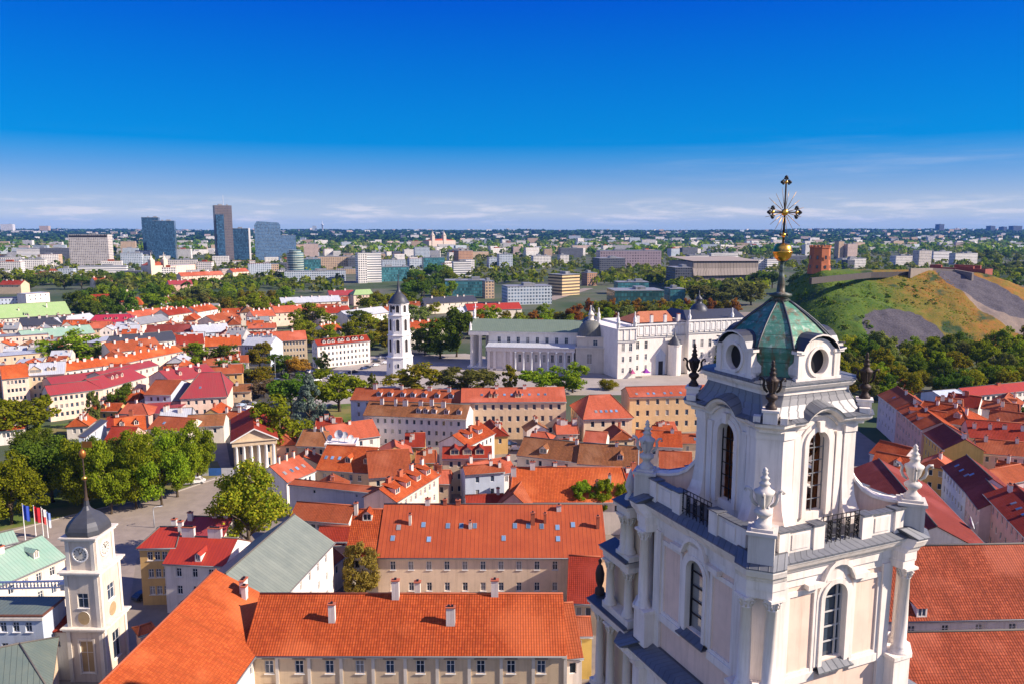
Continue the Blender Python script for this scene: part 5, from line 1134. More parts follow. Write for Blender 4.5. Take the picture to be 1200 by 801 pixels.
for zc, x, w, d, y0 in ((Z0, 0, w1, d1, 0), (Z1, -.25, w2, d1 - .5, .25), (Z2, -.75, w3, d1 - 1.4, .75)):
    mb = MB(); mb.box(x - w - .35, y0 - .35, zc - .5, x + .35, y0 + d + .35, zc - .15); mb.box(x - w - .6, y0 - .6, zc - .14, x + .6, y0 + d + .6, zc + .1); TRIMK = plaster((.72, .66, .58), .5); mb.build('cornice', [TRIMK], K)
mb = MB()
for x, w, y0, d, z0, z1 in ((0, w1, 0, d1, 0, Z0 - .51), (-.25, w2, .25, d1 - .5, Z0 + .11, Z1 - .51), (-.75, w3, .75, d1 - 1.4, Z1 + .11, Z2 - .51)):
    for q in (x - w + .1, x - .7): mb = MB(); mb.box(q, y0 - .14, z0, q + .6, y0 - .01, z1); mb.build('pilaster', [TRIMK], K)
    for q in (y0 + .1, y0 + d - .7): mb = MB(); mb.box(x + .01, q, z0, x + .14, q + .6, z1); mb.build('pilaster', [TRIMK], K)
mb = MB()
for a, b, z0, z1 in ((-4.2, -1.5, 1.3, 7.3),): mb.box(a, -.1, z1 - .3, b, -.012, z1); mb.box(a, -.1, z0, a + .3, -.012, z1 - .31); mb.box(b - .3, -.1, z0, b, -.012, z1 - .31)
mb.build('niche_frame', [TRIMK], K)
SANDD = flat((.42, .3, .16))
link('window', window_mesh(2.1, 5.2, near=True), K, (-w1 + 3.05, 0, 1.6)).hide_render = False
m = MB(); m.face([(-w1 + 2.0, .14, 1.6), (-w1 + 4.1, .14, 1.6), (-w1 + 4.1, .14, 6.8), (-w1 + 2.0, .14, 6.8)]); m.build('blind_panel', [SANDD], K)
link('window', window_mesh(2.0, 4.6, near=True), K, (0, 3.3, 2.4), (0, 0, math.pi / 2)); link('window', window_mesh(1.9, 2.6, near=True), K, (-.25, .25 + 3.05, Z0 + 3.3), (0, 0, math.pi / 2)); link('window', window_mesh(1.7, 2.4, near=True), K, (-.25 - w2 + 2.75, .25, Z0 + 3.2))
disc = MB(); disc.rings([[(r * math.cos(2 * math.pi * i / 24), -y, r * math.sin(2 * math.pi * i / 24)) for i in range(24)] for r, y in ((1.3, 0), (1.3, .12), (1.1, .14), (1.08, .05), (.02, .05))], [0, 0, 0, 1], False, False)
for i in range(12):
    a = math.pi / 6 * i; disc.tube([(math.sin(a) * .78, -.08, math.cos(a) * .78), (math.sin(a) * 1.0, -.08, math.cos(a) * 1.0)], .05, 4, 2)
disc.tube([(0, -.1, 0), (.35, -.1, .45)], .05, 4, 2); disc.tube([(0, -.1, 0), (-.25, -.1, .8)], .04, 4, 2)
dme = disc.mesh('clock_face', [TRIMW, flat((.62, .58, .5)), IRON])
mid = (Z1 + Z2) / 2
link('clock_face', dme, K, (-.75 - w3 / 2, .74, mid)); link('clock_face', dme, K, (-.74, .75 + (d1 - 1.4) / 2, mid), (0, 0, math.pi / 2))
sund = MB(); sund.rings([[(r * math.cos(2 * math.pi * i / 20), -y, r * 1.15 * math.sin(2 * math.pi * i / 20)) for i in range(20)] for r, y in ((.95, 0), (.95, .08), (.02, .09))], [0, 1], False, False); sme = sund.mesh('sundial', [TRIMW, SANDD])
link('sundial', sme, K, (-.25 - w2 / 2, .24, Z0 + 1.6)); link('sundial', sme, K, (-.24, .25 + 3.05, Z0 + 1.7), (0, 0, math.pi / 2))
mb = MB(); cx, cy = -.75 - w3 / 2, .75 + (d1 - 1.4) / 2; hw, hd = w3 / 2 + .28, (d1 - 1.4) / 2 + .28
mb.rings([[(cx + x * s * hw, cy + y * s * hd, Z2 + q) for x, y in ((-1, -.6), (-.6, -1), (.6, -1), (1, -.6), (1, .6), (.6, 1), (-.6, 1), (-1, .6))] for q, s in ((.1, 1), (.4, 1.02), (.9, 1.0), (1.5, .93), (2.1, .8), (2.7, .6), (3.1, .42), (3.6, .24), (4.2, .13), (5.2, .1))], 0, False, True)
mb.build('onion_cap', [LEAD], K)
mb = MB(); zc = Z2 + 5.1; mb.lathe([(.4, zc), (.25, zc + .5), (.18, zc + 3.0), (.3, zc + 3.1), (.12, zc + 3.4), (.1, zc + 5.2), (.06, zc + 9.2)], 8, (cx, cy)); sp = mb.build('spire', [flat((.06, .04, .03))], K)
mb = MB(); mb.lathe([(.05, zc + 3.1), (.42, zc + 3.4), (.42, zc + 3.6), (.05, zc + 4.0)], 10, (cx, cy)); mb.build('gilt_ball', [GOLD], sp)
mb = MB(); mb.lathe([(.05, zc + 6.6), (.4, zc + 6.9), (.55, zc + 7.4), (.4, zc + 7.9), (.05, zc + 8.2)], 10, (cx, cy)); mb.box(cx + .12, cy - .03, zc + 8.4, cx + 1.6, cy + .03, zc + 9.4); mb.build('gilt_vane', [flat((.4, .16, .04), .4, .6)], sp)
# low arcaded link with three small round windows beside it
LK = thing('arcaded_link', 'low white link block with small round-headed windows against the clock tower', 'building', (KP.x - 5.95, KP.y + .6, 0), R(-2))
mb = MB(); arch_wall(mb, 0, -7.5, 0, 0, 8.4, [(-6.0, 1.0, 5.6, 6.3), (-4.0, 1.0, 5.6, 6.3), (-1.8, 1.0, 5.6, 6.3)], .3, 0, 0); mb.box(-7.5, .35, 0, 0, 5, 8.3); mb.build('wall', [KWm], LK)
mb = MB(); mb.face([(-7.5, .32, 5.5), (0, .32, 5.5), (0, .32, 7.0), (-7.5, .32, 7.0)]); mb.build('window', [GLASS], LK)
mb = MB(); mb.face([(-7.6, -.5, 8.42), (.0, -.5, 8.42), (.0, 5.3, 9.6), (-7.6, 5.3, 9.6)], 0, [(0, 0), (7, 0), (7, 6), (0, 6)]); mb.box(-7.6, -.5, 8.3, 0, -.3, 8.42); mb.build('roof', [RED], LK)
BA = thing('terrace_balustrade', 'white balustrade round the flat terrace left of the clock tower', 'balustrade', tuple(at(-4, 690, 12.3)), R(3))
mb = MB(); mb.box(-1, -.15, 0, 12.5, .15, .2); mb.box(-1, -.2, 1.1, 12.5, .2, 1.3); mb.build('rail', [TRIMW], BA)
bm_ = MB(); bm_.lathe([(.14, .2), (.1, .35), (.17, .55), (.08, .8), (.12, 1.1)], 8); bme = bm_.mesh('baluster', [TRIMW])
for i in range(24): link('baluster', bme, BA, (-.6 + i * .55, 0, 0))
mb = MB(); mb.box(10.6, -1.0, 0, 13.2, 1.4, 1.0); mb.box(10.3, -1.3, 1.0, 13.5, 1.7, 1.2); mb.build('corner_block', [PALE], BA)
# ------------------------------------------------------------------ columned hall by the park
TP, TL = frame((275, 556), (325, 551), 'columned_hall', 'temple-fronted house with white columns, cream pediment and dark red roof beside the park', 'house')
TH = 9.6
mb = MB(); op = rect_ops(1, TL - 1, 4, 1.1, 1.2, 3.6) + rect_ops(1, TL - 1, 4, 1.1, 5.2, 7.6)
wall_face(mb, Matrix.Translation((0, 2.4, 0)), TL, 0, TH, op); so_ = rect_ops(1, 25, 7, 1.0, 1.4, 3.4) + rect_ops(1, 25, 7, 1.0, 5.2, 7.2)
wall_face(mb, Matrix.Translation((0, 28.4, 0)) @ Matrix.Rotation(-math.pi / 2, 4, 'Z'), 26, 0, TH, so_); mb.wq((TL, 2.4), (TL, 28.4), 0, TH); mb.wq((TL, 28.4), (0, 28.4), 0, TH)
mb.build('wall', [SAND], TP)
for o in op: link('window', window_mesh(1.1, 2.4), TP, ((o[0] + o[1]) / 2, 2.4, o[2]))
for o in so_: link('window', window_mesh(1.0, 2.0), TP, (0, 28.4 - (o[0] + o[1]) / 2, o[2]), (0, 0, -math.pi / 2))
cm4 = MB(); cm4.lathe([(.7, 0), (.7, .3), (.52, .45), (.5, 3), (.42, TH - 1.9), (.62, TH - 1.6), (.66, TH - 1.3)], 12); cm4 = cm4.mesh('column', [TRIMW])
for i in range(6): link('column', cm4, TP, (.8 + (TL - 1.6) * i / 5, .7, 0))
mb = MB(); mb.box(-.3, 0, TH - 1.3, TL + .3, 2.38, TH); mb.box(-.6, -.4, TH, TL + .6, 2.5, TH + .35); mb.prism([(.3, TH + .36), (TL - .3, TH + .36), (TL / 2, TH + 3.3)], .3, 2.2)
mb.build('pediment', [SAND], TP); mb = MB(); mb.box(-.5, -.6, 0, TL + .5, 2.4, .25); mb.build('step', [SAND], TP)
mb = MB()
for a, b in (((-.7, TH + .36), (TL / 2, TH + 3.9)), ((TL + .7, TH + .36), (TL / 2, TH + 3.9))):
    mb.face([(a[0], -.5, a[1]), (b[0], -.5, b[1]), (b[0], 29, b[1]), (a[0], 29, a[1])], 0, [(0, 0), (0, 8), (30, 8), (30, 0)]); mb.face([(a[0], -.5, a[1] - .4), (b[0], -.5, b[1] - .4), (b[0], -.5, b[1]), (a[0], -.5, a[1])], 1)
mb.face([(0, 28.4, TH), (TL, 28.4, TH), (TL / 2, 28.4, TH + 3.8)], 1)
rf = mb.build('roof', [RED, TRIMW], TP)
for i in range(5): link('chimney', chimney_mesh(.7, .65, 1.1, 0), rf, (TL / 2 + 1.2, 5 + i * 4.5, TH + 3.2))
for i in range(4): link('skylight', SKYL, rf, (TL / 4, 6 + i * 4.5, TH + 2.15), (0, -math.atan2(3.5, TL / 2), 0))
# roof box with satellite dishes
DB = thing('rooftop_plant_box', 'white flat rooftop box carrying satellite dishes behind the vivid orange roof', 'roof box', tuple(at(381, 530, 8)) , R(4))
mb = MB(); mb.box(0, 0, -6, 8.6, 6, 2.2); mb.box(-.15, -.15, 2.2, 8.75, .15, 2.6); mb.box(-.15, 5.85, 2.2, 8.75, 6.15, 2.6); mb.box(8.45, .16, 2.2, 8.75, 5.84, 2.6); mb.box(-.15, .16, 2.2, .15, 5.84, 2.6); mb.build('wall', [WHITE], DB)
dish = MB(); dish.rings([[(r * math.cos(2 * math.pi * i / 16), y, r * math.sin(2 * math.pi * i / 16)) for i in range(16)] for r, y in ((.08, .3), (.6, .2), (1.0, -.05), (1.0, -.1), (.6, .14), (.08, .24))], 0, True, True); dish.tube([(0, .3, 0), (0, .5, -.6), (0, .5, -1.9)], .08, 6); dish.tube([(0, .2, -.7), (0, -.9, 0)], .03, 4); dme_ = dish.mesh('satellite_dish', [PALEM])
for i, (x, y, s) in enumerate(((1.2, 1.5, .9), (3.6, 2.4, 1.3), (5.0, 3.6, 1.0), (7.0, 2.2, .8))):
    o = link('satellite_dish', dme_, None, DB.matrix_basis @ Vector((x, y, 2.2 + 1.9 * s)), (R(-25), 0, R(20 * i - 30))); o.scale = (s, s, s)
    tag(o, ('leftmost small satellite dish on the white rooftop box', 'largest satellite dish, second from the left on the rooftop box', 'third satellite dish standing toward the back of the rooftop box', 'satellite dish at the right end of the white rooftop box')[i], 'satellite dish', 'satellite dishes on the rooftop box')
# big dish on the lane-side roof at right
def white_dish(px, py, z, s, lab):
    o = link('satellite_dish', dme_, None, at(px, py, z), (R(-20), 0, R(60))); o.scale = (s, s, s); tag(o, lab, 'satellite dish')
white_dish(1139, 612, 11, 1.3, 'white satellite dish on the roof beside the right corner urn')
# ------------------------------------------------------------------ castle hill
HC = at(1078, 372, 20); HC = Vector((278, 556, 0))
def hill_h(x, y):
    u, v = x - HC.x, y - HC.y
    du = max(0, -u - 58) / 44 if u < 0 else max(0, u - 62) / 92
    dv = max(0, -v - 6 + .05 * u) / 84 if v < 0 else max(0, v - 10) / 60
    t = max(0.0, 1 - math.hypot(du, dv))
    top = 41.5 - (0 if u < 20 else (u - 20) * .045)
    return top * min(1, t * (1.15 - .15 * t)) ** .92
mb = MB(); NX, NY = 150, 100; rnd = random.Random(5)
from mathutils import noise as mnoise
xs = [HC.x - 130 + 310 * i / NX for i in range(NX + 1)]; ys = [HC.y - 110 + 210 * j / NY for j in range(NY + 1)]
idx = {}
for j in range(NY + 1):
    for i in range(NX + 1):
        h = hill_h(xs[i], ys[j]); e = 1 if 1 < h < 39 else .25
        h += e * (1.9 * mnoise.noise(Vector((xs[i] / 17, ys[j] / 17, 0))) + .9 * mnoise.noise(Vector((xs[i] / 5, ys[j] / 5, 3)))) if h > .1 else -.5
        idx[i, j] = mb.V((xs[i], ys[j], h))
for j in range(NY):
    for i in range(NX):
        mb.f.append([idx[i, j], idx[i + 1, j], idx[i + 1, j + 1], idx[i, j + 1]]); mb.mi.append(0); mb.sm.append(True); mb.uv.append([(0, 0)] * 4)
t = NT('hill_grass')
n = t.noise(.035, 6, .65); n2 = t.noise(.16, 6, .7); n3 = t.noise(.9, 4, .7)
sep = t.new('ShaderNodeSeparateXYZ'); t.l.new(t.co(), sep.inputs[0])
xr = t.rng(sep.outputs[0], HC.x - 60, HC.x + 70)
dry = t.rng(t.math('ADD', t.math('MULTIPLY', xr, .62), t.math('MULTIPLY', n, .8)), .5, .8)
col = t.mix(t.rng(n2, .4, .65), (.055, .115, .01), (.105, .15, .018)); col = t.mix(dry, col, t.mix(t.rng(n2, .38, .62), (.19, .135, .016), (.28, .115, .02)))
col = t.mix(t.math('MULTIPLY', t.rng(n3, .5, .75), .6), col, (.035, .06, .015)); col = t.mix(t.rng(t.noise(.06, 3, .6), .58, .68), col, (.03, .06, .02))
# grey slips of bare stone
def hillhit(px, py):
    d = ray(px, py); q = 380.0
    while q < 760:
        p = Vector((0, 0, CAM_H)) + d * q
        if p.z <= hill_h(p.x, p.y): return p
        q += .5
    return at(px, py, 0)
def blob(px, py, rx_, ry_, rot=0.0):
    p = hillhit(px, py); c, s = math.cos(rot), math.sin(rot)
    X = t.math('SUBTRACT', sep.outputs[0], p.x); Y = t.math('SUBTRACT', sep.outputs[1], p.y)
    u = t.math('ADD', t.math('MULTIPLY', X, c), t.math('MULTIPLY', Y, s)); v = t.math('ADD', t.math('MULTIPLY', X, -s), t.math('MULTIPLY', Y, c))
    d = t.math('ADD', t.math('POWER', t.math('ABSOLUTE', t.math('DIVIDE', u, rx_)), 2.6), t.math('POWER', t.math('ABSOLUTE', t.math('DIVIDE', v, ry_)), 2.6))
    return t.rng(t.math('ADD', d, t.math('MULTIPLY', t.math('SUBTRACT', n2, .5), .5)), 1.02, .95)
scree = t.mix(t.rng(n3, .35, .65), (.06, .055, .065), (.11, .10, .115))
b1 = blob(1062, 393, 24, 24, .1); b2 = blob(1152, 340, 17, 34, .35); b3 = blob(1182, 365, 16, 30, .35)
col = t.mix(b3, col, t.mix(t.rng(n2, .4, .6), (.26, .2, .16), (.2, .16, .13))); col = t.mix(b1, col, scree); col = t.mix(b2, col, scree)
t.bump(n3, .5, .6)
hl = mb.build('hill', [t.done(col, Roughness=.95)]); hl['kind'] = 'structure'
# castle: red octagonal tower, wall, ruined keep
def onhill(px, py, z=36): return at(px, py, z)
p = at(963, 318, 41); G = thing('castle_tower', 'red brick octagonal castle tower standing on the left end of the grassy hill', 'tower', (p.x, p.y + 5, 39), .2)
mb = MB(); gw = 7.3; gh = zat(963, 289, p.y + 6) - 39
ring = lambda r, z: [(r * math.cos(math.pi / 8 + math.pi / 4 * i), r * math.sin(math.pi / 8 + math.pi / 4 * i), z) for i in range(8)]
mb.rings([ring(gw + .9, 0), ring(gw + .3, 7), ring(gw, 7.1), ring(gw - .2, gh - 1.2), ring(gw + .2, gh - 1.1), ring(gw + .2, gh - .3)], 0, False, True)
for i in range(8):
    a = math.pi / 4 * i; 
    for q in (-2.4, 0, 2.4):
        mb.M = Matrix.Rotation(a, 4, 'Z'); mb.box((gw) * .92 - .5, q - .7, gh - .3, gw * .92 + .2, q + .7, gh + .9); mb.M = Matrix.Identity(4)
mb.build('wall', [plaster((.45, .15, .075), .3)], G)
for i in range(8):
    for q, hh in ((4, 2.2), (10.5, 2.6), (16.0, 2.6)):
        if q + hh < gh - 2: link('window', window_mesh(1.5, hh, dark=True), G, Matrix.Rotation(math.pi / 4 * i - math.pi / 2, 4, 'Z') @ Vector((0, -(gw + .1) * math.cos(math.pi / 8) - .75, q)), (0, 0, math.pi / 4 * i - math.pi / 2))
def stonewall(pts, h, lab, mat):
    o = thing('castle_wall', lab, 'wall', (0, 0, 0)); mb = MB()
    for i in range(len(pts) - 1):
        a, b = pts[i], pts[i + 1]; d = (b - a).normalized(); n = Vector((-d.y, d.x, 0)) * .8
        q = [a - n, b - n, b + n, a + n]; mb.rings([[(v.x, v.y, v.z - 4) for v in q], [(v.x, v.y, v.z + h) for v in q]], 0)
    mb.build('wall', [mat], o); return o
STN = plaster((.27, .23, .2), .4)
stonewall([at(950, 325.5, 40.8), at(985, 322, 41), at(1020, 319, 41.3), at(1066, 318, 41.3)], -.2, 'low grey rampart wall along the left crest of the grassy hill', plaster((.085, .075, .075), .4))
stonewall([at(1066, 319, 41), at(1092, 318.5, 40.5), at(1118, 320, 39.5), at(1140, 324, 38)], 2.6, 'pale stone rampart wall curving round the right crest of the grassy hill', plaster((.27, .23, .2), .4))
p = at(1097, 317, 40.5); p2 = at(1150, 319, 40.5); d = p2 - p; K2 = thing('ruined_keep', 'ruined dark red brick keep at the right end of the hilltop', 'ruin', (p.x, p.y + 9, 33.5), math.atan2(d.y, d.x))
mb = MB(); rnd = random.Random(3); LL = d.length
for (x0, x1, y0, y1, h) in ((0, 8, 0, 2, 11), (8, 20, 0, 2, 9.2), (20, 30, 0, 2, 10.6), (30, 38, 0, 2, 8.8), (0, 2, 2, 14, 10.5), (36, 38, 2, 14, 9), (12, 30, 13, 15, 11.2)): mb.box(x0 + .01, y0, 0, x1, y1, h + rnd.uniform(-.3, .3))
mb.build('wall', [plaster((.3, .09, .07), .5)], K2)
mb = MB(); mb.box(4, -.06, 3, 6, -.01, 7.5); mb.box(13, -.06, 4, 15, -.01, 7); mb.box(23, -.06, 4, 25, -.01, 7); mb.build('opening', [IRON], K2)
# ------------------------------------------------------------------ the far city
def block(label, x0, x1, yt, yb, wall, roofm=None, D=16, yaw=.25, name='apartment_block', cat='block', z0=0.0, group=None, extra=None, win=None, top=True, Y=None):
    """a far building: extents in bearings, base at yb, top at yt; facade pattern in metres"""
    if Y is None: b = at((x0 + x1) / 2, yb, z0)
    else: b = ray((x0 + x1) / 2, 270); b = b * (Y / b.y); b.z = z0 = ridge_h(b.x, b.y) - 3
    Y = b.y; k = Y / (900 * CP)
    w = (x1 - x0) * k * 1.02; h = zat((x0 + x1) / 2, yt, Y) - z0
    b.x += 0
    D = min(D, w * 1.2) if w > 9 else D
    bear = math.atan2(b.x, b.y)
    ang = yaw; dd = D * abs(math.sin(ang + bear)); L_ = max(4, (w - dd) / max(.3, math.cos(ang + bear)))
    o = thing(name, label, cat, (b.x, b.y, z0), ang, group)
    mb = MB(); mb.box(-L_ / 2, 0, 0, L_ / 2, D, h)
    wo = mb.build('wall', [wall], o)
    if top:
        mb = MB(); mb.box(-L_ / 2 - .2, -.2, h, L_ / 2 + .2, D + .2, h + .5); r = random.Random(int(x0 * 7 + yt)); 
        q = r.uniform(-.3, .2) * L_; mb.box(q, D * .3, h + .5, q + L_ * .16 + 2, D * .7, h + 3.2)
        if L_ > 25: mb.box(-q, D * .3, h + .5, -q + 3, D * .6, h + 2.6)
        mb.build('roof', [roofm or GREYM], o)
    o['L'] = L_; o['h'] = h
    return o, L_, D, h
FW = facade((.8, .77, .73), (.1, .11, .14), 3.0, 3.0, .62, .55); FGL = facade((.03, .05, .09), (.035, .09, .16), 1.5, 3.4, .86, .8, .2); FGT = facade((.06, .14, .16), (.05, .17, .2), 2.0, 3.2, .84, .74, .3); FGB = facade((.2, .28, .36), (.05, .12, .24), 1.6, 3.4, .84, .7, .2)
FBR = facade((.42, .24, .15), (.08, .08, .1), 3.0, 3.0, .5, .5); FBE = facade((.58, .42, .28), (.1, .1, .12), 3.2, 3.1, .55, .5); FPK = facade((.6, .46, .4), (.14, .13, .15), 3, 3, .5, .5); FBL = facade((.5, .56, .62), (.1, .14, .2), 3, 3.1, .62, .55); FRIB = facade((.68, .5, .27), (.12, .1, .08), 60, 3.4, 1, .5); FWR = facade((.84, .82, .8), (.12, .14, .18), 60, 3.2, 1, .42); FDK = facade((.12, .13, .16), (.04, .05, .07), 3, 3.2, .7, .55); FSL = facade((.66, .6, .54), (.2, .2, .22), 3.2, 3.0, .7, .62); FCON = facade((.3, .26, .23), (.12, .1, .1), 2.2, 40, .35, 1)
o, L_, D, h = block('pale gridded slab hotel with a dark band under its roof, far left', 84, 128, 275, 315, FSL, D=24, yaw=.15, name='slab_hotel', cat='hotel')
mb = MB(); mb.box(-L_ / 2 + 1, -.15, h - 5, L_ / 2 - 1, -.02, h - 1.5); mb.build('window_band', [IRON], o)
block('dark blue glass tower with a slanted top, left of a twin at far left', 169, 188, 255, 303, FGL, D=30, yaw=.3, name='glass_tower', cat='tower'); block('navy glass tower leaning on its taller twin at far left', 182, 206, 259, 304, FGL, D=34, yaw=.3, name='glass_tower', cat='tower')
o, L_, D, h = block('tallest far tower, dark glass and brown stone, mast on its top', 255, 275, 241, 310, facade((.16, .135, .14), (.05, .06, .09), 2.2, 3.3, .5, .6), D=26, yaw=.5, name='skyscraper', cat='skyscraper')
mb = MB(); mb.lathe([(.7, h), (.5, h + 8), (.25, h + 22)], 6, (2, 10)); mb.build('mast', [PALEM], o)
mb = MB(); mb.box(-L_ / 2 + 1, -3, 0, 0, -.05, h - 18); mb.build('lower_slab', [FGL], o)
o, L_, D, h = block('dark glass slab with a white edge beside the tallest far tower', 269, 292, 268, 308, FGL, D=18, yaw=.3, name='office_slab', cat='office'); mb = MB(); mb.box(L_ / 2 + .02, -.3, 0, L_ / 2 + 3, D + .3, h + 1); mb.build('end_wall', [TRIMW], o)
o, L_, D, h = block('bright blue glass tower with a sloping crown, far skyline', 301, 329, 264, 305, FGB, D=26, yaw=.3, name='glass_tower', cat='tower', top=False); mb = MB(); mb.prism([(-L_ / 2, h + .02), (L_ / 2, h + .02), (L_ / 2 - 4, h + 6), (-L_ / 2 + 6, h + 9)], 0, D); mb.build('crown', [FGB], o)
block('low blue glass office right of the bright blue glass tower', 328, 347, 276, 302, FGB, D=24, yaw=.3, name='office', cat='office')
p = at(347, 328); cyl = thing('round_glass_tower', 'round pale green glass tower with ring floors, far middle left', 'tower', (p.x, p.y, 0)); hh = zat(347, 293, p.y); kk = p.y / 900
mb = MB(); mb.lathe([(9.5 * kk, 0), (9.5 * kk, hh - 4), (7 * kk, hh - 3.9), (7 * kk, hh)], 24, (0, 0), 0, False); mb.build('wall', [facade((.42, .48, .42), (.08, .14, .16), 60, 3.3, 1, .6, .3)], cyl)
block('pale green glass block right of the round tower', 356, 376, 304, 325, FGT, D=20, name='office', cat='office'); block('pink and white tall flats behind the round tower', 357, 373, 286, 304, FPK, D=14)
block('white tower half of a twin slab, far centre left', 419, 432, 297, 332, FW, D=18, yaw=.4); block('white ribbed right half of a twin slab, far centre left', 430, 448, 297, 331, FWR, D=18, yaw=.3)
block('long beige office block with brown end, far centre left', 374, 412, 301, 316, FBE, D=20, name='office', cat='office'); block('dark shaded wing right of the long beige office', 408, 420, 302, 316, FDK, D=20, name='office', cat='office')
block('brown brick cube with a lit right side, far centre', 535, 557, 294, 312, FBR, D=24, yaw=.5); block('white stepped flats left of the brown brick cube', 531, 553, 307, 326, FWR, D=14)
block('teal glass gallery with long horizontal floors before the far trees', 522, 569, 329, 348, FGT, D=24, yaw=.1, name='gallery', cat='gallery'); block('tan clad end block of the teal gallery', 567, 581, 330, 350, FBE, D=20)
block('pale blue long office with many windows before the cathedral trees', 592, 650, 336, 357, FBL, D=24, yaw=.25, name='office', cat='office')
block('yellow-tan ribbed hotel with stacked balconies, far centre', 651, 687, 322, 346, FRIB, D=22, yaw=.7, name='ribbed_hotel', cat='hotel'); block('terracotta clad block just right of the ribbed hotel', 685, 703, 320, 335, FBR, D=16, yaw=.4)
o, L_, D, h = block('long concert hall clad in a woven mauve pattern, far centre', 702, 776, 294, 314, facade((.42, .33, .36), (.16, .12, .15), 5, 5, .5, .5), D=40, yaw=.08, name='concert_hall', cat='hall')
block('black glass hall before the woven pattern hall', 699, 736, 303, 322, FDK, D=36, yaw=.2, name='glass_hall', cat='hall')
block('dark green glass office with set back top floor, far centre right', 716, 782, 341, 358, facade((.035, .08, .08), (.03, .1, .11), 3, 4, .75, .7, .25), D=34, yaw=.1, name='glass_office', cat='office'); block('small upper storey of green glass behind the dark green office', 722, 762, 331, 345, FGT, D=20, yaw=.1, name='glass_office', cat='office'); block('green glass pavilion at the right end of the dark green office', 782, 806, 339, 355, FGT, D=20, yaw=.1, name='glass_pavilion', cat='pavilion')
# sports palace: sweeping concrete roof
p = at(848, 336); p1 = at(812, 335); p2 = at(886, 333); S, SL = frame((812, 336), (888, 334), 'sports_palace', 'brutalist concrete sports hall with a sweeping ribbed roof, far right of centre', 'hall')
hh = zat(848, 308, p.y); mb = MB(); mb.prism([(0, 0), (SL * .9, 0), (SL * .93, 4), (SL, hh), (0, hh + 1), (0, 0)], 0, 60); mb.face([(-1, -3, hh * .45), (SL * .97, -3, hh * .45), (SL + 2, 3, hh + 1), (-1, 3, hh + 2)], 0, [(0, 0), (SL, 0), (SL, 12), (0, 12)])
mb.build('wall', [FCON], S)
mb = MB(); mb.face([(-2, -2, hh + 2.1), (SL + 3, -2, hh + 1.1), (SL + 3, 60, hh + 5), (-2, 60, hh + 6)], 0); mb.build('roof', [flat((.34, .29, .24))], S)
o, L_, D, h = block('dark curved glass front at the left end of the concrete sports hall', 786, 815, 314, 338, FDK, D=50, yaw=.1, name='glass_foyer', cat='hall')
# twin towered churches
def church2(x0, x1, yt, yb, tx, lab, wall):
    b, LL = frame((x0, yb), (x1, yb - 1), 'twin_towered_church', lab, 'church'); Yb = b.location.y; hb = zat(x0, yt + (yb - yt) * .45, Yb); ht = zat(x0, yt, Yb); k = Yb / 900
    mb = MB(); mb.box(0, 0, 0, LL, 30, hb); mb.build('wall', [wall], b)
    mb = MB(); mb.prism([(0, hb + .02), (LL, hb + .02), (LL / 2, hb + 6)], 2, 30); mb.build('roof', [SALMON], b)
    for q in tx:
        X = (q - x0) * k; mb = MB(); mb.box(X - 2.4 * k, -2, 0, X + 2.4 * k, 8, ht - (ht - hb) * .4); mb.lathe([(2.6 * k, ht - (ht - hb) * .4), (2.2 * k, ht - (ht - hb) * .3), (1.0 * k, ht - 3), (.3 * k, ht), (.1 * k, ht + 5)], 8, (X, 3)); mb.build('tower', [wall], b)
church2(177, 198, 300, 326, (179.5, 195), 'far white baroque church with two short towers, left', plaster((.7, .62, .5), .2)); church2(503, 534, 272, 295, (510, 530), 'far tan twin-spired church near the skyline', plaster((.5, .42, .36), .2))
# old red church with a white gable among the left trees, and its turret
b, LL = frame((110, 368), (148, 366), 'old_church', 'old church with a long dark red roof and stepped cream gable among the left trees', 'church'); mb = MB(); mb.box(0, 0, 0, LL, 14, 9); mb.prism([(LL - 1, 9.02), (LL + 1.6, 9.02), (LL + 1.6, 16)], 0, 14); mb.build('wall', [CREAM], b)
mb = MB(); mb.face([(-1, -1, 9.1), (LL - .5, -1, 9.1), (LL - .5, 7, 16), (-1, 7, 16)], 0, [(0, 0), (30, 0), (30, 10), (0, 10)]); mb.face([(-1, 15, 9.1), (LL - .5, 15, 9.1), (LL - .5, 7, 16), (-1, 7, 16)], 0, [(0, 0), (30, 0), (30, 10), (0, 10)]); mb.build('roof', [RED], b)
mb = MB(); mb.prism([(0, 0), (14, 0), (14, 10), (12, 10), (12, 12.5), (9.5, 12.5), (9.5, 15.5), (7, 19), (4.5, 15.5), (4.5, 12.5), (2, 12.5), (2, 10), (0, 10)], -.4, .8); mb.build('gable', [CREAM], b, (LL + .5, 0, 0), (0, 0, R(70)))
p = at(162, 374); b = thing('bell_turret', 'square white bell turret with an orange cap near the crimson roof', 'tower', (p.x, p.y, 0), .3); hh = zat(162, 357, p.y); mb = MB(); mb.box(-4, -4, 0, 4, 4, hh); mb.build('wall', [WHITE], b)
mb = MB(); mb.rings([[(-4.6, -4.6, hh + .02), (4.6, -4.6, hh + .02), (4.6, 4.6, hh + .02), (-4.6, 4.6, hh + .02)], [(-3, -3, hh + 3), (3, -3, hh + 3), (3, 3, hh + 3), (-3, 3, hh + 3)], [(-1, -1, hh + 6), (1, -1, hh + 6), (1, 1, hh + 6), (-1, 1, hh + 6)]], 0, True, True); mb.build('roof', [ORANGE2], b)
link('window', window_mesh(1.4, 2.4, near=True), b, (0, -4, hh * .45))
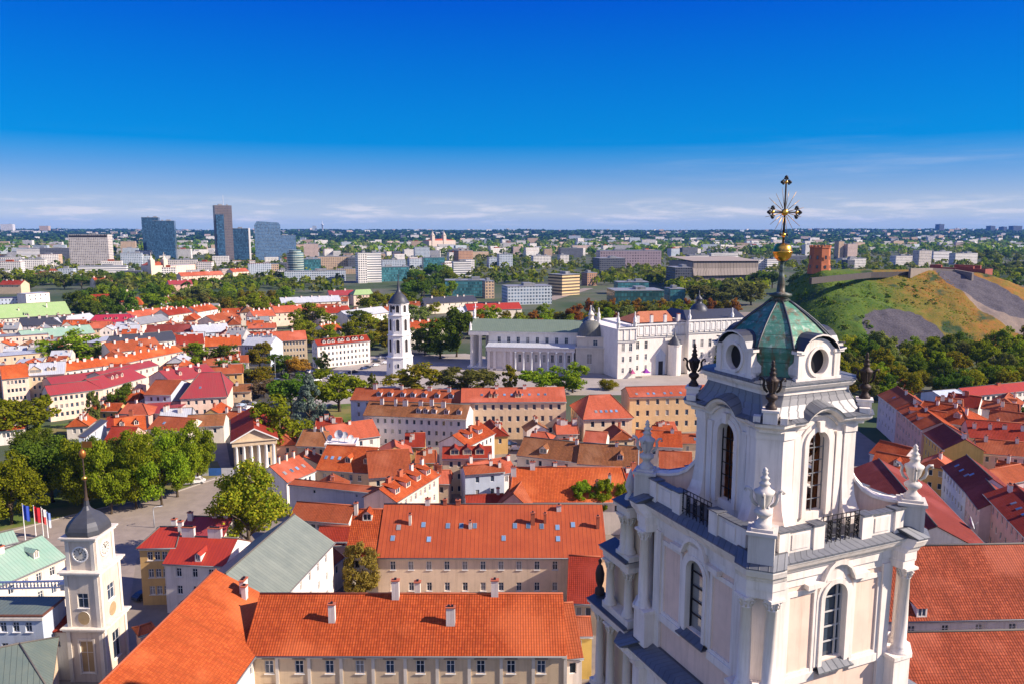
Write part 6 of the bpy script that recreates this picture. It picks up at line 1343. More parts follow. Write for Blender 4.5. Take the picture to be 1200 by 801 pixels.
# lime and crimson landmarks on the left
house('long lime green sheet roof over a cream institution, far left', (-8, 374), (84, 368), 12, (-6, 359), (74, 352), PALE, LIME, (2, 16), pitch=.5, chim=[(.72, .6, .7, 3.0), (.35, .5, .6, 1.5)], dorm=[(.42, .1, 2.4, 1)], trim=False)
house('bright crimson sheet roof with a bank of dormer windows and skylights', (98, 383), (160, 381), 8, (112, 369), (152, 368), PINK, seam((.42, .03, .06), (.36, .03, .05)), (1, 10), 'hip', pitch=.55, dorm=rows(10, .12, 21, .05, .95) + rows(4, .55, 22, .3, .8), trim=False)
# numbered-by-nothing mid blocks: one row each, placed by hand
for a in [
 ('white housing block low on the far left slope', 24, 52, 304, 318, FW), ('white box mall at far left foot of the slab hotel', 22, 48, 292, 304, FWR), ('dark navy box left of the slab hotel', 50, 84, 291, 306, FDK), ('white long shed on the far left', 25, 48, 305, 314, FWR),
 ('brown and cream flats right of the slab hotel', 143, 159, 283, 300, FBE), ('white low office right of the slab hotel', 143, 166, 297, 315, FBL), ('grey podium before the slab hotel', 95, 146, 312, 324, FWR), ('yellow lit low block left of the twin glass towers', 160, 184, 294, 303, FRIB),
 ('white long slab with dark windows right of the far white church', 196, 230, 305, 318, FSL), ('beige block at the foot of the blue glass tower', 2, 26, 302, 316, FW), ('pale flats with orange top at the tall brown tower foot', 296, 326, 310, 322, FBE), ('long pale riverside office under the round tower', 336, 404, 318, 330, FBL),
 ('white office with dark window band right of the twin slabs', 448, 476, 305, 318, FBL), ('grey glass offices beneath the twin slabs', 446, 480, 313, 330, FGT), ('teal office behind the teal gallery', 496, 522, 302, 318, FGT), ('lilac flats left of the brown brick cube', 486, 504, 290, 306, FBL),
 ('white flats in twin blocks, far centre right', 624, 647, 300, 313, FW), ('white flats right of the twin white blocks', 655, 668, 299, 311, FW), ('pale blue flats left of the twin white blocks', 584, 602, 298, 316, FBL), ('blue flats beside a tree gap, far centre', 572, 584, 302, 314, FBL),
 ('dark roofed hall left of the woven pattern hall', 656, 684, 291, 302, FDK), ('white low market behind the sports hall', 806, 832, 299, 312, FWR), ('white long low block behind the sports hall', 832, 866, 297, 310, FWR), ('pale grey block right of the sports hall', 878, 902, 304, 318, FW),
 ('cream box far right of centre near the skyline', 879, 892, 285, 293, FW), ('white block left of the cross', 896, 914, 304, 318, FWR), ('low navy block behind the castle tower', 918, 946, 300, 310, FDK), ('beige tower flats left, above the castle tower', 980, 990, 283, 304, FBE),
 ('pink tower flats right of the beige tower flats', 991, 1006, 286, 304, FPK), ('white terraces behind the hill rampart', 985, 1016, 303, 314, FW), ('blue shaded block behind the hill rampart', 990, 1004, 305, 316, FDK), ('white long slab beyond the middle of the hill', 1048, 1076, 300, 312, FW),
 ('beige office beyond the hill, left of the ruined keep', 1074, 1093, 294, 313, FSL), ('white hangar roofs beyond the ruined keep', 1092, 1116, 295, 308, FWR), ('white stepped houses right of the ruined keep', 1118, 1146, 297, 310, FW), ('white block left of the cream box beneath the skyline', 942, 954, 287, 300, FW),
]: block(*a, D=16, yaw=.3)
# the many small blocks of the far city
rnd = random.Random(11)
kinds = [('small white block among the trees of the far city', FW, 'small white blocks of the far city'), ('small beige block among the trees of the far city', FBE, 'small beige blocks of the far city'), ('small pink-grey block among the trees of the far city', FPK, 'small pink-grey blocks of the far city'), ('small blue-grey block among the trees of the far city', FBL, 'small blue-grey blocks of the far city'), ('small dark block among the trees of the far city', FDK, 'small dark blocks of the far city')]
placed = []
for i in range(900):
    x = rnd.uniform(-10, 1210); y = 277 + 52 * rnd.random() ** 1.5
    if y > 296 and x > 900: continue
    if y > 306 and 560 < x: continue
    if x > 560 and y < 283 and rnd.random() < .5: continue
    sc2 = (y - 268) / 30
    w = rnd.uniform(6, 17) * (.5 + sc2 * .7); h = rnd.uniform(2.8, 7.5) * (.6 + sc2 * .8)
    if any(abs(x - q[0]) < (w + q[2]) * .5 and abs(y - q[1]) < 2.6 for q in placed): continue
    placed.append((x, y, w))
    if len(placed) > 296: break
    kk_ = rnd.choices(range(5), (7, 2, 1.6, 2.2, 1.0))[0]
    lab, m, g = kinds[kk_]
    b = at(x, y); k = b.y / (900 * CP); L_, hh, D = w * k, h * k, rnd.uniform(12, 18)
    mb = MB(); mb.box(-L_ / 2, 0, 0, L_ / 2, D, hh, 0, 1); 
    if rnd.random() < .5: mb.box(-L_ * .2, D * .3, hh + .02, L_ * .1, D * .7, hh + 3, 1)
    o = mb.build('city_block', [m, GREYM if rnd.random() < .7 else TERRA], None, (b.x, b.y, 0), (0, 0, rnd.uniform(0, .6))); tag(o, lab, 'block', g)
HAZE = 0.000035
# ------------------------------------------------------------------ trees
GREEN = leaf((.115, .21, .012), (.27, .34, .02)); DARKG = leaf((.06, .135, .016), (.13, .22, .022), 1); YELG = leaf((0.128, 0.198, 0.0128), (0.384, 0.333, 0.023), 2); AUT = leaf((0.282, 0.179, 0.0256), (0.435, 0.218, 0.0256), 3); OLIVE = leaf((0.115, 0.166, 0.0384), (0.218, 0.243, 0.0512), 4); SPRUCE = leaf((0.115, 0.179, 0.141), (0.205, 0.256, 0.218), 5); ORANGEL = leaf((0.358, 0.128, 0.0256), (0.448, 0.205, 0.0384), 6)
def crown_mesh(seed, shape='round', n=46, per=62, ls=.42, mat=None):
    """unit tree: crown about 2 wide, from z=.25 to 2; leaves in clumps that leave gaps"""
    r = random.Random(seed); mb = MB(); lobes = []
    for i in range(9):
        a = 2.4 * i + r.uniform(-.5, .5); zz = r.uniform(-.8, .95); rad = math.sqrt(max(.05, 1 - zz * zz)) * r.uniform(.42, .72)
        lobes.append((Vector((rad * math.cos(a), rad * math.sin(a), 1.08 + zz * .62)), r.uniform(.32, .48)))
    for c in range(n):
        while True:
            p = Vector((r.uniform(-1, 1), r.uniform(-1, 1), r.uniform(-1, 1)))
            if .3 < p.length < 1: break
        p = p.normalized() * (p.length ** .5) * r.uniform(.72, 1.0)
        if shape == 'round': lc, lr = lobes[c % 9]; q = lc + p * lr; cr = r.uniform(.14, .27)
        elif shape == 'tall': q = Vector((p.x * .66, p.y * .66, 1.1 + p.z * .9)); cr = r.uniform(.1, .19)
        elif shape == 'cone':
            zz = r.random() ** 1.3; rad = (1 - zz) * .85 + .05; a = r.uniform(0, 6.283); q = Vector((rad * math.cos(a), rad * math.sin(a), .2 + zz * 1.75)); cr = .1 + .16 * (1 - zz)
        else: q = Vector((p.x * .95, p.y * .95, .75 + p.z * .62)); cr = r.uniform(.22, .36)
        if shape == 'round' and q.z < .65: q.x *= .8; q.y *= .8
        for k in range(per):
            d = Vector((r.gauss(0, 1), r.gauss(0, 1), r.gauss(0, 1))).normalized() * cr * (r.random() ** .4)
            d.z *= .8
            if shape == 'droop': d.z = -abs(d.z) * 1.6
            c0 = q + d; nrm = (d.normalized() * .9 + Vector((r.gauss(0, .55), r.gauss(0, .55), r.gauss(0, .55) + .35))).normalized()
            t1 = nrm.cross(Vector((r.gauss(0, 1), r.gauss(0, 1), r.gauss(0, 1)))).normalized(); t2 = nrm.cross(t1); s = ls * .11 * r.uniform(.7, 1.4)
            mb.face([c0 + t1 * s, c0 + t2 * s * .8, c0 - t1 * s, c0 - t2 * s * .8])
    return mb.mesh('crown', [mat])
def trunk_mesh(seed):
    r = random.Random(seed); mb = MB(); mb.tube([(0, 0, -.05), (.02, 0, .25), (0, .02, .6), (.03, 0, 1.1)], [.075, .055, .045, .02], 7)
    for i in range(7):
        a = i * 2.4 + r.random(); z0 = .35 + .1 * i; mb.tube([(0, 0, z0), (.25 * math.cos(a), .25 * math.sin(a), z0 + .2), (.6 * math.cos(a), .6 * math.sin(a), z0 + .42)], [.03, .02, .008], 5)
    return mb.mesh('trunk', [BARK])
TRK = [trunk_mesh(i) for i in range(3)]
CR = {}
def crown_of(mat, shape, fine, i):
    k = (mat.name, shape, fine, i)
    if k not in CR: CR[k] = crown_mesh(hash((shape, fine, i)) % 9999 if False else (len(CR) * 17 + 3), shape, *( (96, 170, .25) if fine else (60, 80, .42)), mat)
    return CR[k]
TN = [0]
def tree(label, x, yt, yb, w, mat=None, shape='round', fine=False, group=None, name='deciduous_tree', z0=0.0):
    mat = mat or GREEN; b = at(x, yb, z0); h = zat(x, yt, b.y) - z0; wr = w * (b.y / 900) * 1.12 / 2
    TN[0] += 1; i = TN[0]
    o = thing(name, label, 'shrub' if 'shrub' in name else 'tree', tuple(b), i * 1.7, group)
    hh = h / 2.0
    t = link('trunk', TRK[i % 3], o); t.scale = (max(.9, wr * .9), max(.9, wr * .9), hh)
    c = link('crown', crown_of(mat, shape, fine, i % (3 if not fine else 2)), o); c.scale = (wr, wr, hh)
    return o
big = [
 ('bright green park tree at the very left edge, sunlit side toward the lawn', 14, 532, 614, 78, GREEN), ('dark spreading park tree second from the left edge behind the flags', 62, 503, 588, 84, DARKG), ('tall park tree whose trunk stands left of the clock tower spire', 98, 514, 598, 62, GREEN),
 ('park tree on the lawn just right of the clock tower spire', 131, 513, 602, 56, GREEN), ('park tree on the lawn with a thick bare trunk, third right of the spire', 160, 507, 596, 58, GREEN), ('rounded park tree overhanging the road near its bend', 190, 512, 592, 60, GREEN),
 ('park tree behind the bend of the road beside the white van', 208, 498, 582, 58, GREEN), ('last park tree of the row, yellowing, beside the columned hall', 232, 490, 566, 42, GREEN), ('dark park tree in the second row behind the left lawn', 40, 505, 575, 60, DARKG), ('second row park tree above the spire of the clock tower', 120, 503, 575, 56, DARKG), ('second row park tree behind the thick bare trunk', 172, 500, 572, 55, GREEN), ('park tree behind the small orange cottage side of the lawn', 88, 510, 578, 50, DARKG),
]
for a in big: tree(*a[:5], a[5], 'round', True)
tree('large yellowing lime tree over the street, nearest tree of the photo', 293, 541, 652, 98, YELG, 'round', True)
tree('pale yellow-green birch before the cream courtyard wall', 424, 632, 706, 66, leaf((.26, .25, .04), (.42, .36, .07), 7), 'tall', True)
for i, (x, yt, w, lab) in enumerate(((682, 560, 36, 'left one of three dark conifers before the broad orange roof'), (706, 557, 34, 'middle one of three dark conifers before the broad orange roof'), (729, 562, 28, 'right one of three dark conifers before the broad orange roof'))): tree(lab, x, yt, 621, w * 1.25, GREEN, 'tall', True, name='conifer')
mid = [
 ('large rounded tree on the corner above the columned hall', 329, 464, 535, 62, GREEN, 'round'), ('blue-grey spruce between the two big square trees', 364, 438, 502, 44, SPRUCE, 'cone'), ('tall full green tree left of the white three storey block', 398, 425, 482, 60, GREEN, 'round'), ('dark tree behind the blue-grey spruce', 342, 438, 495, 46, DARKG, 'round'),
 ('round yellow-green tree at the foot of the white belfry', 484, 426, 460, 56, YELG, 'round'), ('thin sapling left of the round tree at the belfry foot', 437, 436, 462, 16, OLIVE, 'tall'), ('wide rust tinged tree before the cathedral portico', 548, 428, 460, 58, OLIVE, 'round'), ('small yellow-green tree before the blank cathedral wall', 598, 426, 460, 26, YELG, 'tall'), ('green tree before the cathedral colonnade', 634, 424, 460, 44, GREEN, 'round'), ('green tree below the cathedral chapel window', 671, 426, 460, 38, GREEN, 'round'), ('low golden shrub right of the cathedral', 713, 438, 456, 20, YELG, 'bush'),
 ('rust coloured round shrub before the brown tiled roof', 655, 521, 556, 28, leaf((.12, .1, .02), (.2, .13, .03), 8), 'round'), ('big round tree among the flat beige blocks', 86, 388, 430, 58, GREEN, 'round'), ('smaller tree right of the big round tree among the beige blocks', 122, 399, 428, 30, OLIVE, 'round'), ('broad garden tree beside the cream terrace at the left', 26, 452, 512, 62, GREEN, 'round'), ('slim birch in the courtyard of the cream terrace', 110, 455, 502, 22, OLIVE, 'tall'), ('courtyard tree in shade left of the crimson sheds', 139, 452, 485, 26, DARKG, 'round'), ('second courtyard tree in shade by the crimson sheds', 150, 448, 478, 22, DARKG, 'round'),
 ('dark shrub between small cottage and garden tree', 36, 490, 512, 24, GREEN, 'round'), ('avenue tree before the cream corner house, left', 228, 402, 432, 28, GREEN, 'round'), ('avenue tree before the cream corner house, right', 258, 404, 440, 42, DARKG, 'round'), ('golden plaza tree before the grand tan block', 305, 402, 432, 30, YELG, 'round'), ('yellow rounded plaza tree above the parking street', 303, 428, 452, 34, YELG, 'round'), ('olive plaza tree at the street corner left of the yellow rounded tree', 284, 430, 452, 30, OLIVE, 'round'), ('brownish plaza tree between parking street and square', 310, 444, 466, 34, leaf((.12, .09, .05), (.17, .12, .06), 9), 'round'), ('dark plaza tree before the tan avenue block', 330, 412, 440, 26, DARKG, 'round'), ('rust plaza tree beside the dark plaza tree', 346, 414, 440, 26, AUT, 'round'), ('small green plaza tree near the white mansard hotel', 378, 412, 434, 16, GREEN, 'round'), ('dark green roadside tree below the pink-red hall corner', 268, 420, 452, 30, DARKG, 'round'),
 ('dark tree at the left flank of the cathedral portico', 516, 374, 420, 44, DARKG, 'round'), ('tall dark tree nearest the cathedral portico', 535, 362, 418, 40, DARKG, 'round'), ('yellowing tree right of the orange roof by the belfry', 498, 378, 416, 34, OLIVE, 'round'), ('grey-green tree between belfry and orange roof', 488, 356, 384, 30, OLIVE, 'round'),
 ('round green tree under the castle tower at the hill edge', 936, 319, 345, 26, DARKG, 'round'), ('grey-green willow before the sports hall, leftmost', 826, 332, 356, 34, OLIVE, 'round'), ('grey-green willow before the sports hall, middle', 850, 331, 358, 40, OLIVE, 'round'), ('grey-green willow before the sports hall, right', 880, 330, 358, 34, OLIVE, 'round'), ('bright yellow-green tree left of the willows', 812, 334, 354, 18, YELG, 'round'), ('round dark tree behind the collar of the tower finial', 886, 318, 336, 26, DARKG, 'round'), ('dark tree right of the finial collar', 905, 319, 338, 24, DARKG, 'round'),
 ('golden lone tree at the front edge of the hill wood', 1064, 443, 466, 18, ORANGEL, 'round'), ('dark bush row before the white block at the right edge', 1188, 474, 492, 30, DARKG, 'round'), ('green bush left of the dark bush row by the white block', 1162, 480, 492, 24, GREEN, 'round'), ('dark green tree between tower belfry and palace front', 832, 402, 432, 22, DARKG, 'round'), ('dark green tree hugging the belfry cornice left of the cupola', 845, 400, 436, 20, DARKG, 'round'),
]
for a in mid: tree(*a[:4], a[4] * (1.22 if a[6] == 'round' else 1.05), a[5], a[6], False, name={'cone': 'spruce_tree', 'bush': 'shrub'}.get(a[6], 'deciduous_tree'))
rnd = random.Random(21)
def grove(label, group, n, xr, yr, wr, mats, hr=(.8, 1.15), asp=.95, seed=1, gap=.55):
    r = random.Random(seed); pts = []; tries = 0
    while len(pts) < n and tries < 6000:
        tries += 1; x = r.uniform(*xr); yb = r.uniform(*(yr(x) if callable(yr) else yr)); w = r.uniform(*wr)
        if any(((x - a) / (w * gap)) ** 2 + ((yb - b) / (w * gap * .45)) ** 2 < 1 for a, b in pts): continue
        pts.append((x, yb)); h = w * asp * r.uniform(*hr)
        tree(label, x, yb - h, yb, w, r.choice(mats), 'round', False, group)
grove('green tree in the dense wood at the foot of the grassy hill', 'trees of the hill-foot wood', 95, (925, 1215), (416, 472), (22, 34), [GREEN, GREEN, YELG, DARKG, OLIVE, YELG], seed=2, asp=1.1, gap=.42)
grove('leafy tree in the belt of trees across the left middle distance', 'trees of the left middle belt', 42, (168, 335), (358, 376), (20, 34), [GREEN, DARKG, GREEN, OLIVE, YELG], seed=3, asp=.9)
grove('dark tree in the cluster around the old red-roofed church', 'trees round the old church', 9, (92, 152), (362, 380), (24, 34), [DARKG, DARKG, GREEN], seed=4, asp=1.1)
grove('leafy tree between the far avenue houses and the white belfry', 'trees left of the white belfry', 17, (348, 455), (384, 412), (22, 34), [GREEN, YELG, DARKG, GREEN], seed=5, asp=.9)
grove('autumn tinged tree in the strip behind the cathedral roof', 'trees behind the cathedral roof', 34, (545, 715), (384, 398), (18, 30), [OLIVE, YELG, GREEN, AUT, GREEN], seed=6, asp=1.05, gap=.5)
grove('leafy tree on the near bank behind the white palace roof', 'trees behind the white palace', 16, (700, 800), (372, 392), (18, 26), [OLIVE, GREEN, AUT, YELG], seed=7)
grove('green tree among the roofs beyond the belfry', 'trees beyond the belfry', 18, (424, 520), (352, 372), (16, 26), [YELG, GREEN, GREEN, DARKG], seed=9)
grove('dark tree in the grove around the twin slab offices', 'trees by the twin slab offices', 22, (478, 530), (326, 352), (14, 24), [DARKG, DARKG, GREEN], seed=10, asp=1.1)
grove('green tree beyond the hill at the right edge', 'trees beyond the hill', 30, (1142, 1215), (305, 348), (9, 16), [GREEN, DARKG, OLIVE], seed=12, asp=.9)
grove('tree on the left middle slope above the lime roof', 'trees above the lime roof', 20, (-5, 150), (330, 344), (12, 22), [DARKG, OLIVE, GREEN], seed=13, asp=.8)
for i in range(19): 
    x = 690 + i * 9.5; tree('small round yellow tree of the clipped riverside row', x, 350 + (i % 3), 370, 13 + (i * 7 % 4), YELG if i % 3 else AUT, 'round', False, 'clipped riverside trees')
# far woodland that reads as one mass
def woodland(n, yr, xr, seed, mats, pw=1.0, big_=1.0, name='woodland', skip=None):
    r = random.Random(seed); mb = MB()
    for i in range(n):
        y = yr[0] + (yr[1] - yr[0]) * r.random() ** pw; x = r.uniform(*xr)
        if skip and skip(x, y): continue
        b = at(x, y); R0 = r.uniform(3.5, 7.5) * big_; H0 = R0 * r.uniform(1.0, 1.5); mi = r.randrange(len(mats))
        if mnoise.noise(Vector((b.x / 160, b.y / 220, 1))) + r.uniform(-.25, .25) < -.3 + (.2 if 284 < y < 330 and x < 560 else 0): continue
        for k in range(22):
            a = r.uniform(0, 6.283); e = math.asin(r.uniform(-.2, 1)); d = Vector((math.cos(a) * math.cos(e), math.sin(a) * math.cos(e), math.sin(e)))
            c0 = b + Vector((d.x * R0, d.y * R0, H0 * .75 + d.z * H0 * .75)); nrm = (d + Vector((r.gauss(0, .4), r.gauss(0, .4), r.gauss(0, .4)))).normalized()
            t1 = nrm.cross(Vector((r.gauss(0, 1), r.gauss(0, 1), 1))).normalized(); t2 = nrm.cross(t1); s = R0 * r.uniform(.28, .5)
            mb.face([c0 + t1 * s, c0 + t2 * s, c0 - t1 * s, c0 - t2 * s], mi)
    o = mb.build(name, mats); tag(o, 'far green woodland spread between the blocks of the far city', 'woodland', None, 'stuff'); return o
woodland(5000, (275, 300), (-150, 1350), 31, [DARKG, GREEN, OLIVE], 1.0, 1.8)
woodland(5400, (298, 345), (-220, 1215), 32, [DARKG, GREEN, OLIVE], 1.2, .9, skip=lambda x, y: (y > 322 and 400 < x < 520) or (x > 900 and y > 330) or (y > 335 and (x < 120 or 560 < x < 780)))
# wooded ridges that close the horizon
def ridge_h(x, y):
    q = Vector((x / 1500, y / 1500, 0)); amp = max(0, min(1, (y - 3800) / 4700)); side_ = x / y
    return amp * (56 + 16 * mnoise.noise(q) + 12 * mnoise.noise(q * 2.7) + 4.5 * mnoise.noise(q * 9) + (10 if side_ > .35 else 0) + 8 * max(0, -side_ * 1.2)) + 4 * mnoise.noise(Vector((x / 60, y / 90, 2))) * amp - .6
mb = MB(); NX, NY = 260, 48; ids = {}
for j in range(NY + 1):
    y = 3800 * (10800 / 3800) ** (j / NY)
    for i in range(NX + 1):
        x = (-1 + 2 * i / NX) * (y * .78 + 300); ids[i, j] = mb.V((x, y, ridge_h(x, y)))
for j in range(NY):
    for i in range(NX): mb.f.append([ids[i, j], ids[i + 1, j], ids[i + 1, j + 1], ids[i, j + 1]]); mb.mi.append(0); mb.sm.append(True); mb.uv.append([(0, 0)] * 4)
o = mb.build('hills', [ground_mat((.014, .034, .018), (.028, .05, .024), .02, (.012, .026, .016), .004)]); o['kind'] = 'structure'
# skyline buildings standing on the ridges
for a in [('pale high-rise pair on the left skyline', 1, 15, 263, 275, FW), ('cream slab on the left skyline right of the pale pair', 46, 57, 265, 276, FBE), ('long low white estate on the left skyline', 20, 42, 270, 276, FW), ('dark tower standing above the right skyline', 1099, 1108, 263, 275, FDK), ('small dark tower above the skyline right of the cross', 956, 963, 268, 276, FDK), ('three dark flats at the right skyline, leftmost', 1159, 1168, 265, 275, FDK), ('middle one of the dark flats at the right skyline', 1174, 1182, 266, 275, FDK), ('dark long flats at the end of the right skyline', 1186, 1199, 265, 275, FDK), ('pale blue tower block left of the television mast', 366, 371, 265, 275, FBL)]:
    block(*a, D=60, yaw=.2, Y=7800)
p = ray(378, 270); p = p * (7800 / p.y); p.z = ridge_h(p.x, p.y) - 2; o = thing('television_mast', 'thin white television mast on the far skyline', 'mast', tuple(p)); hh = zat(378, 259, p.y) - p.z; mb = MB(); mb.lathe([(p.y / 900 * 1.0, 0), (p.y / 900 * .8, hh * .6), (p.y / 900 * 1.4, hh * .62), (p.y / 900 * 1.4, hh * .7), (p.y / 900 * .4, hh * .72), (p.y / 900 * .15, hh)], 8); mb.build('shaft', [PALEM], o)
# the farthest suburbs, beyond counting, and the woods on the ridges
mb = MB(); r = random.Random(91)
for i in range(1500):
    y = 2300 + 7500 * r.random() ** 1.4; x = r.uniform(-.74, .74) * y
    if mnoise.noise(Vector((x / 700, y / 900, 6))) < -.05: continue
    z0 = max(0, ridge_h(x, y)); w = r.uniform(12, 60); h = r.uniform(9, 26); d_ = r.uniform(10, 16); a = r.uniform(0, .7)
    mb.M = Matrix.Translation((x, y, z0 - 2)) @ Matrix.Rotation(a, 4, 'Z'); mb.box(-w / 2, 0, 0, w / 2, d_, h + 2, r.choice((0, 0, 0, 1, 2, 3)), 4)
tag(mb.build('suburbs', [FW, FBE, FPK, FBL, GREYM]), 'pale suburbs scattered to the horizon beyond the far city', 'suburb', None, 'stuff')
mb = MB()
for i in range(9000):
    y = 4000 + 6200 * r.random() ** 1.2; x = r.uniform(-.74, .74) * y
    z0 = ridge_h(x, y); R0 = r.uniform(9, 22)
    for k in range(5):
        c0 = Vector((x + r.gauss(0, R0), y + r.gauss(0, R0), z0 + r.uniform(2, 11))); t1 = Vector((1, 0, r.gauss(0, .4))).normalized(); t2 = Vector((0, r.gauss(0, .5), 1)).normalized(); s_ = R0 * r.uniform(.5, .9)
        mb.face([c0 + t1 * s_, c0 + t2 * s_ * .7, c0 - t1 * s_, c0 - t2 * s_ * .7], r.randrange(2))
tag(mb.build('forest', [DARKG, leaf((.015, .04, .012), (.03, .06, .015), 11)]), 'dark forest covering the ridges at the horizon', 'forest', None, 'stuff')
# scrub on the castle hill
mb = MB(); r = random.Random(77)
for i in range(900):
    px_, py_ = r.uniform(905, 1195), r.uniform(322, 410); p = hillhit(px_, py_)
    if p.z < 1.5 or p.z > 39: continue
    if mnoise.noise(Vector((p.x / 14, p.y / 14, 4))) < .12 + (.25 if p.x > 290 else 0): continue
    if (abs(px_ - 1062) < 42 and py_ > 364) or px_ > 1100: continue
    R0 = r.uniform(.6, 1.9); mi = r.randrange(2)
    for k in range(26):
        d = Vector((r.gauss(0, 1), r.gauss(0, 1), abs(r.gauss(0, 1)))).normalized(); c0 = p + Vector((d.x * R0, d.y * R0, d.z * R0 * .9)); t1 = d.cross(Vector((r.gauss(0, 1), r.gauss(0, 1), 1))).normalized(); t2 = (d + t1 * .3).cross(t1).normalized(); s_ = R0 * r.uniform(.22, .4)
        mb.face([c0 + t1 * s_, c0 + t2 * s_, c0 - t1 * s_, c0 - t2 * s_], mi)
tuft = MB()
for i in range(11000):
    u_, v_ = r.uniform(-100, 150), r.uniform(-88, 8); p = Vector((HC.x + u_, HC.y + v_, 0)); p.z = hill_h(p.x, p.y) + 1.9 * mnoise.noise(Vector((p.x / 17, p.y / 17, 0)))
    if p.z < 1.5 or p.z > 40.5: continue
    e = p - Vector((0, 0, CAM_H)); dp = e.y * CP - e.z * SP; sx2, sy2 = 600 + 900 * e.x / dp, 400.5 - 900 * (e.y * SP + e.z * CP) / dp
    if (abs(sx2 - 1062) < 44 and sy2 > 362) or (sx2 > 1105 + (sy2 - 320) * .9): continue
    dryk = 2 if mnoise.noise(Vector((p.x / 30, p.y / 30, 8))) + (p.x - HC.x) / 110 > .15 else (0 if r.random() < .6 else 1)
    a = r.uniform(0, 3.14); t1 = Vector((math.cos(a), math.sin(a), r.uniform(-.2, .2))) * r.uniform(.35, .8); t2 = Vector((r.gauss(0, .3), r.gauss(0, .3) + .5, r.uniform(.15, .45)))
    tuft.face([p - t1, p + t1, p + t1 * .6 + t2, p - t1 * .6 + t2], dryk)
tag(tuft.build('grass', [leaf((.13, .22, .016), (.2, .27, .03), 21), leaf((.07, .15, .014), (.12, .2, .02), 22), leaf((.34, .24, .03), (.46, .24, .04), 23)]), 'rough green and straw coloured grass on the castle hill', 'grass', None, 'stuff')
tag(mb.build('scrub', [DARKG, OLIVE]), 'dark scrub scattered over the grassy castle hill', 'scrub', None, 'stuff')
# ------------------------------------------------------------------ cars, flags, lamps and small things
def car_mesh(paint, van):
    l, w, h = (4.9, 1.95, 1.95) if van else (4.3, 1.78, 1.45)
    if van: pr = [(-l / 2, .35), (l / 2 - .05, .35), (l / 2, .8), (l / 2 - .5, 1.05), (l / 2 - 1.25, h - .1), (l / 2 - 1.6, h), (-l / 2 + .15, h), (-l / 2, h - .3)]
    else: pr = [(-l / 2, .32), (l / 2 - .05, .32), (l / 2, .7), (l / 2 - .25, .86), (l / 2 - 1.05, .95), (l / 2 - 1.75, h - .04), (l / 2 - 2.3, h), (-l / 2 + 1.0, h - .03), (-l / 2 + .25, .98), (-l / 2, .9)]
    mb = MB(); n = len(pr); zs = [.62, .97]
    rings = []
    for y, sc in ((-w / 2, 0), (-w / 2 + .0, 1), (w / 2, 1), (w / 2, 0)):
        rings.append([(x, (y if zz < 1.0 else y * .84), zz) for x, zz in pr])
    mb.face(rings[1], 0); mb.face(rings[2][::-1], 0)
    for i in range(n):
        j = (i + 1) % n; mb.face([rings[1][i], rings[1][j], rings[2][j], rings[2][i]], 0)
    return mb.mesh('body', [paint]), pr, l, w, h
def car_parts(paint, van):
    me, pr, l, w, h = car_mesh(paint, van); mb = MB(); z0, z1 = (1.08, h - .22) if van else (.98, h - .1)
    xa, xb = (-l / 2 + .25, l / 2 - 1.35) if van else (-l / 2 + .75, l / 2 - 1.5)
    for s in (-1, 1):
        y0, y1 = s * (w / 2 * .85 + .02), s * (w / 2 * .84 + .02)
        mb.face([(xa, y0, z0), (xb + .35, y0, z0), (xb - .15, y1, z1), (xa + .25, y1, z1)])
    a, b = (pr[3], pr[4]) if van else (pr[4], pr[5])
    f = lambda t: (a[0] + (b[0] - a[0]) * t + .02, a[1] + (b[1] - a[1]) * t + .02)
    p0, p1 = f(.12), f(.9); mb.face([(p0[0], -w * .4, p0[1]), (p0[0], w * .4, p0[1]), (p1[0], w * .37, p1[1]), (p1[0], -w * .37, p1[1])])
    if van: mb.face([(-l / 2 - .015, -w * .38, 1.1), (-l / 2 - .015, w * .38, 1.1), (-l / 2 - .015, w * .36, h - .32), (-l / 2 - .015, -w * .36, h - .32)])
    else:
        a, b = pr[8], pr[7]; g = lambda t: (a[0] + (b[0] - a[0]) * t - .02, a[1] + (b[1] - a[1]) * t + .02); p0, p1 = g(.1), g(.9); mb.face([(p0[0], -w * .4, p0[1]), (p0[0], w * .4, p0[1]), (p1[0], w * .37, p1[1]), (p1[0], -w * .37, p1[1])])
    gl = mb.mesh('window', [GLASS])
    wm = MB()
    wm.rings([[(r * math.cos(2 * math.pi * i / 14), y, r * math.sin(2 * math.pi * i / 14)) for i in range(14)] for r, y in ((.18, -.11), (.2, -.1), (.31, -.1), (.33, -.08), (.33, .08), (.31, .1))], [1, 0, 0, 0, 0], True, True)
    wh = wm.mesh('wheel', [IRON, GREYM])
    hl_ = MB(); hl_.box(-.04, -.18, -.07, .04, .18, .07); hlm = hl_.mesh('headlight', [TRIMW])
    return me, gl, wh, hlm, l, w
PAINT = {}
def car(label, x, y, rz, col, van=False, group='cars parked in the streets'):
    if (col, van) not in PAINT:
        t = NT('car_paint'); PAINT[(col, van)] = car_parts(t.done(col, Roughness=.3, **{'Coat_Weight': .5}), van)
    me, gl, wh, hlm, l, w = PAINT[(col, van)]
    p = at(x, y); o = thing('van' if van else 'parked_car', label, 'van' if van else 'car', (p.x, p.y, .12), rz, group)
    link('body', me, o); link('window', gl, o)
    for sx_ in (-1, 1):
        for sy in (-1, 1): link('wheel', wh, o, (sx_ * l * .31, sy * (w / 2 - .08), .33))
    for sy in (-1, 1): link('headlight', hlm, o, (l / 2 - .01, sy * w * .33, .66))
car('white van parked at the edge of the road beside the last park tree', 230, 566, .25, (.75, .75, .74), True, 'vans'); car('silver car half hidden behind the white van', 219, 567.5, .25, (.4, .4, .4))
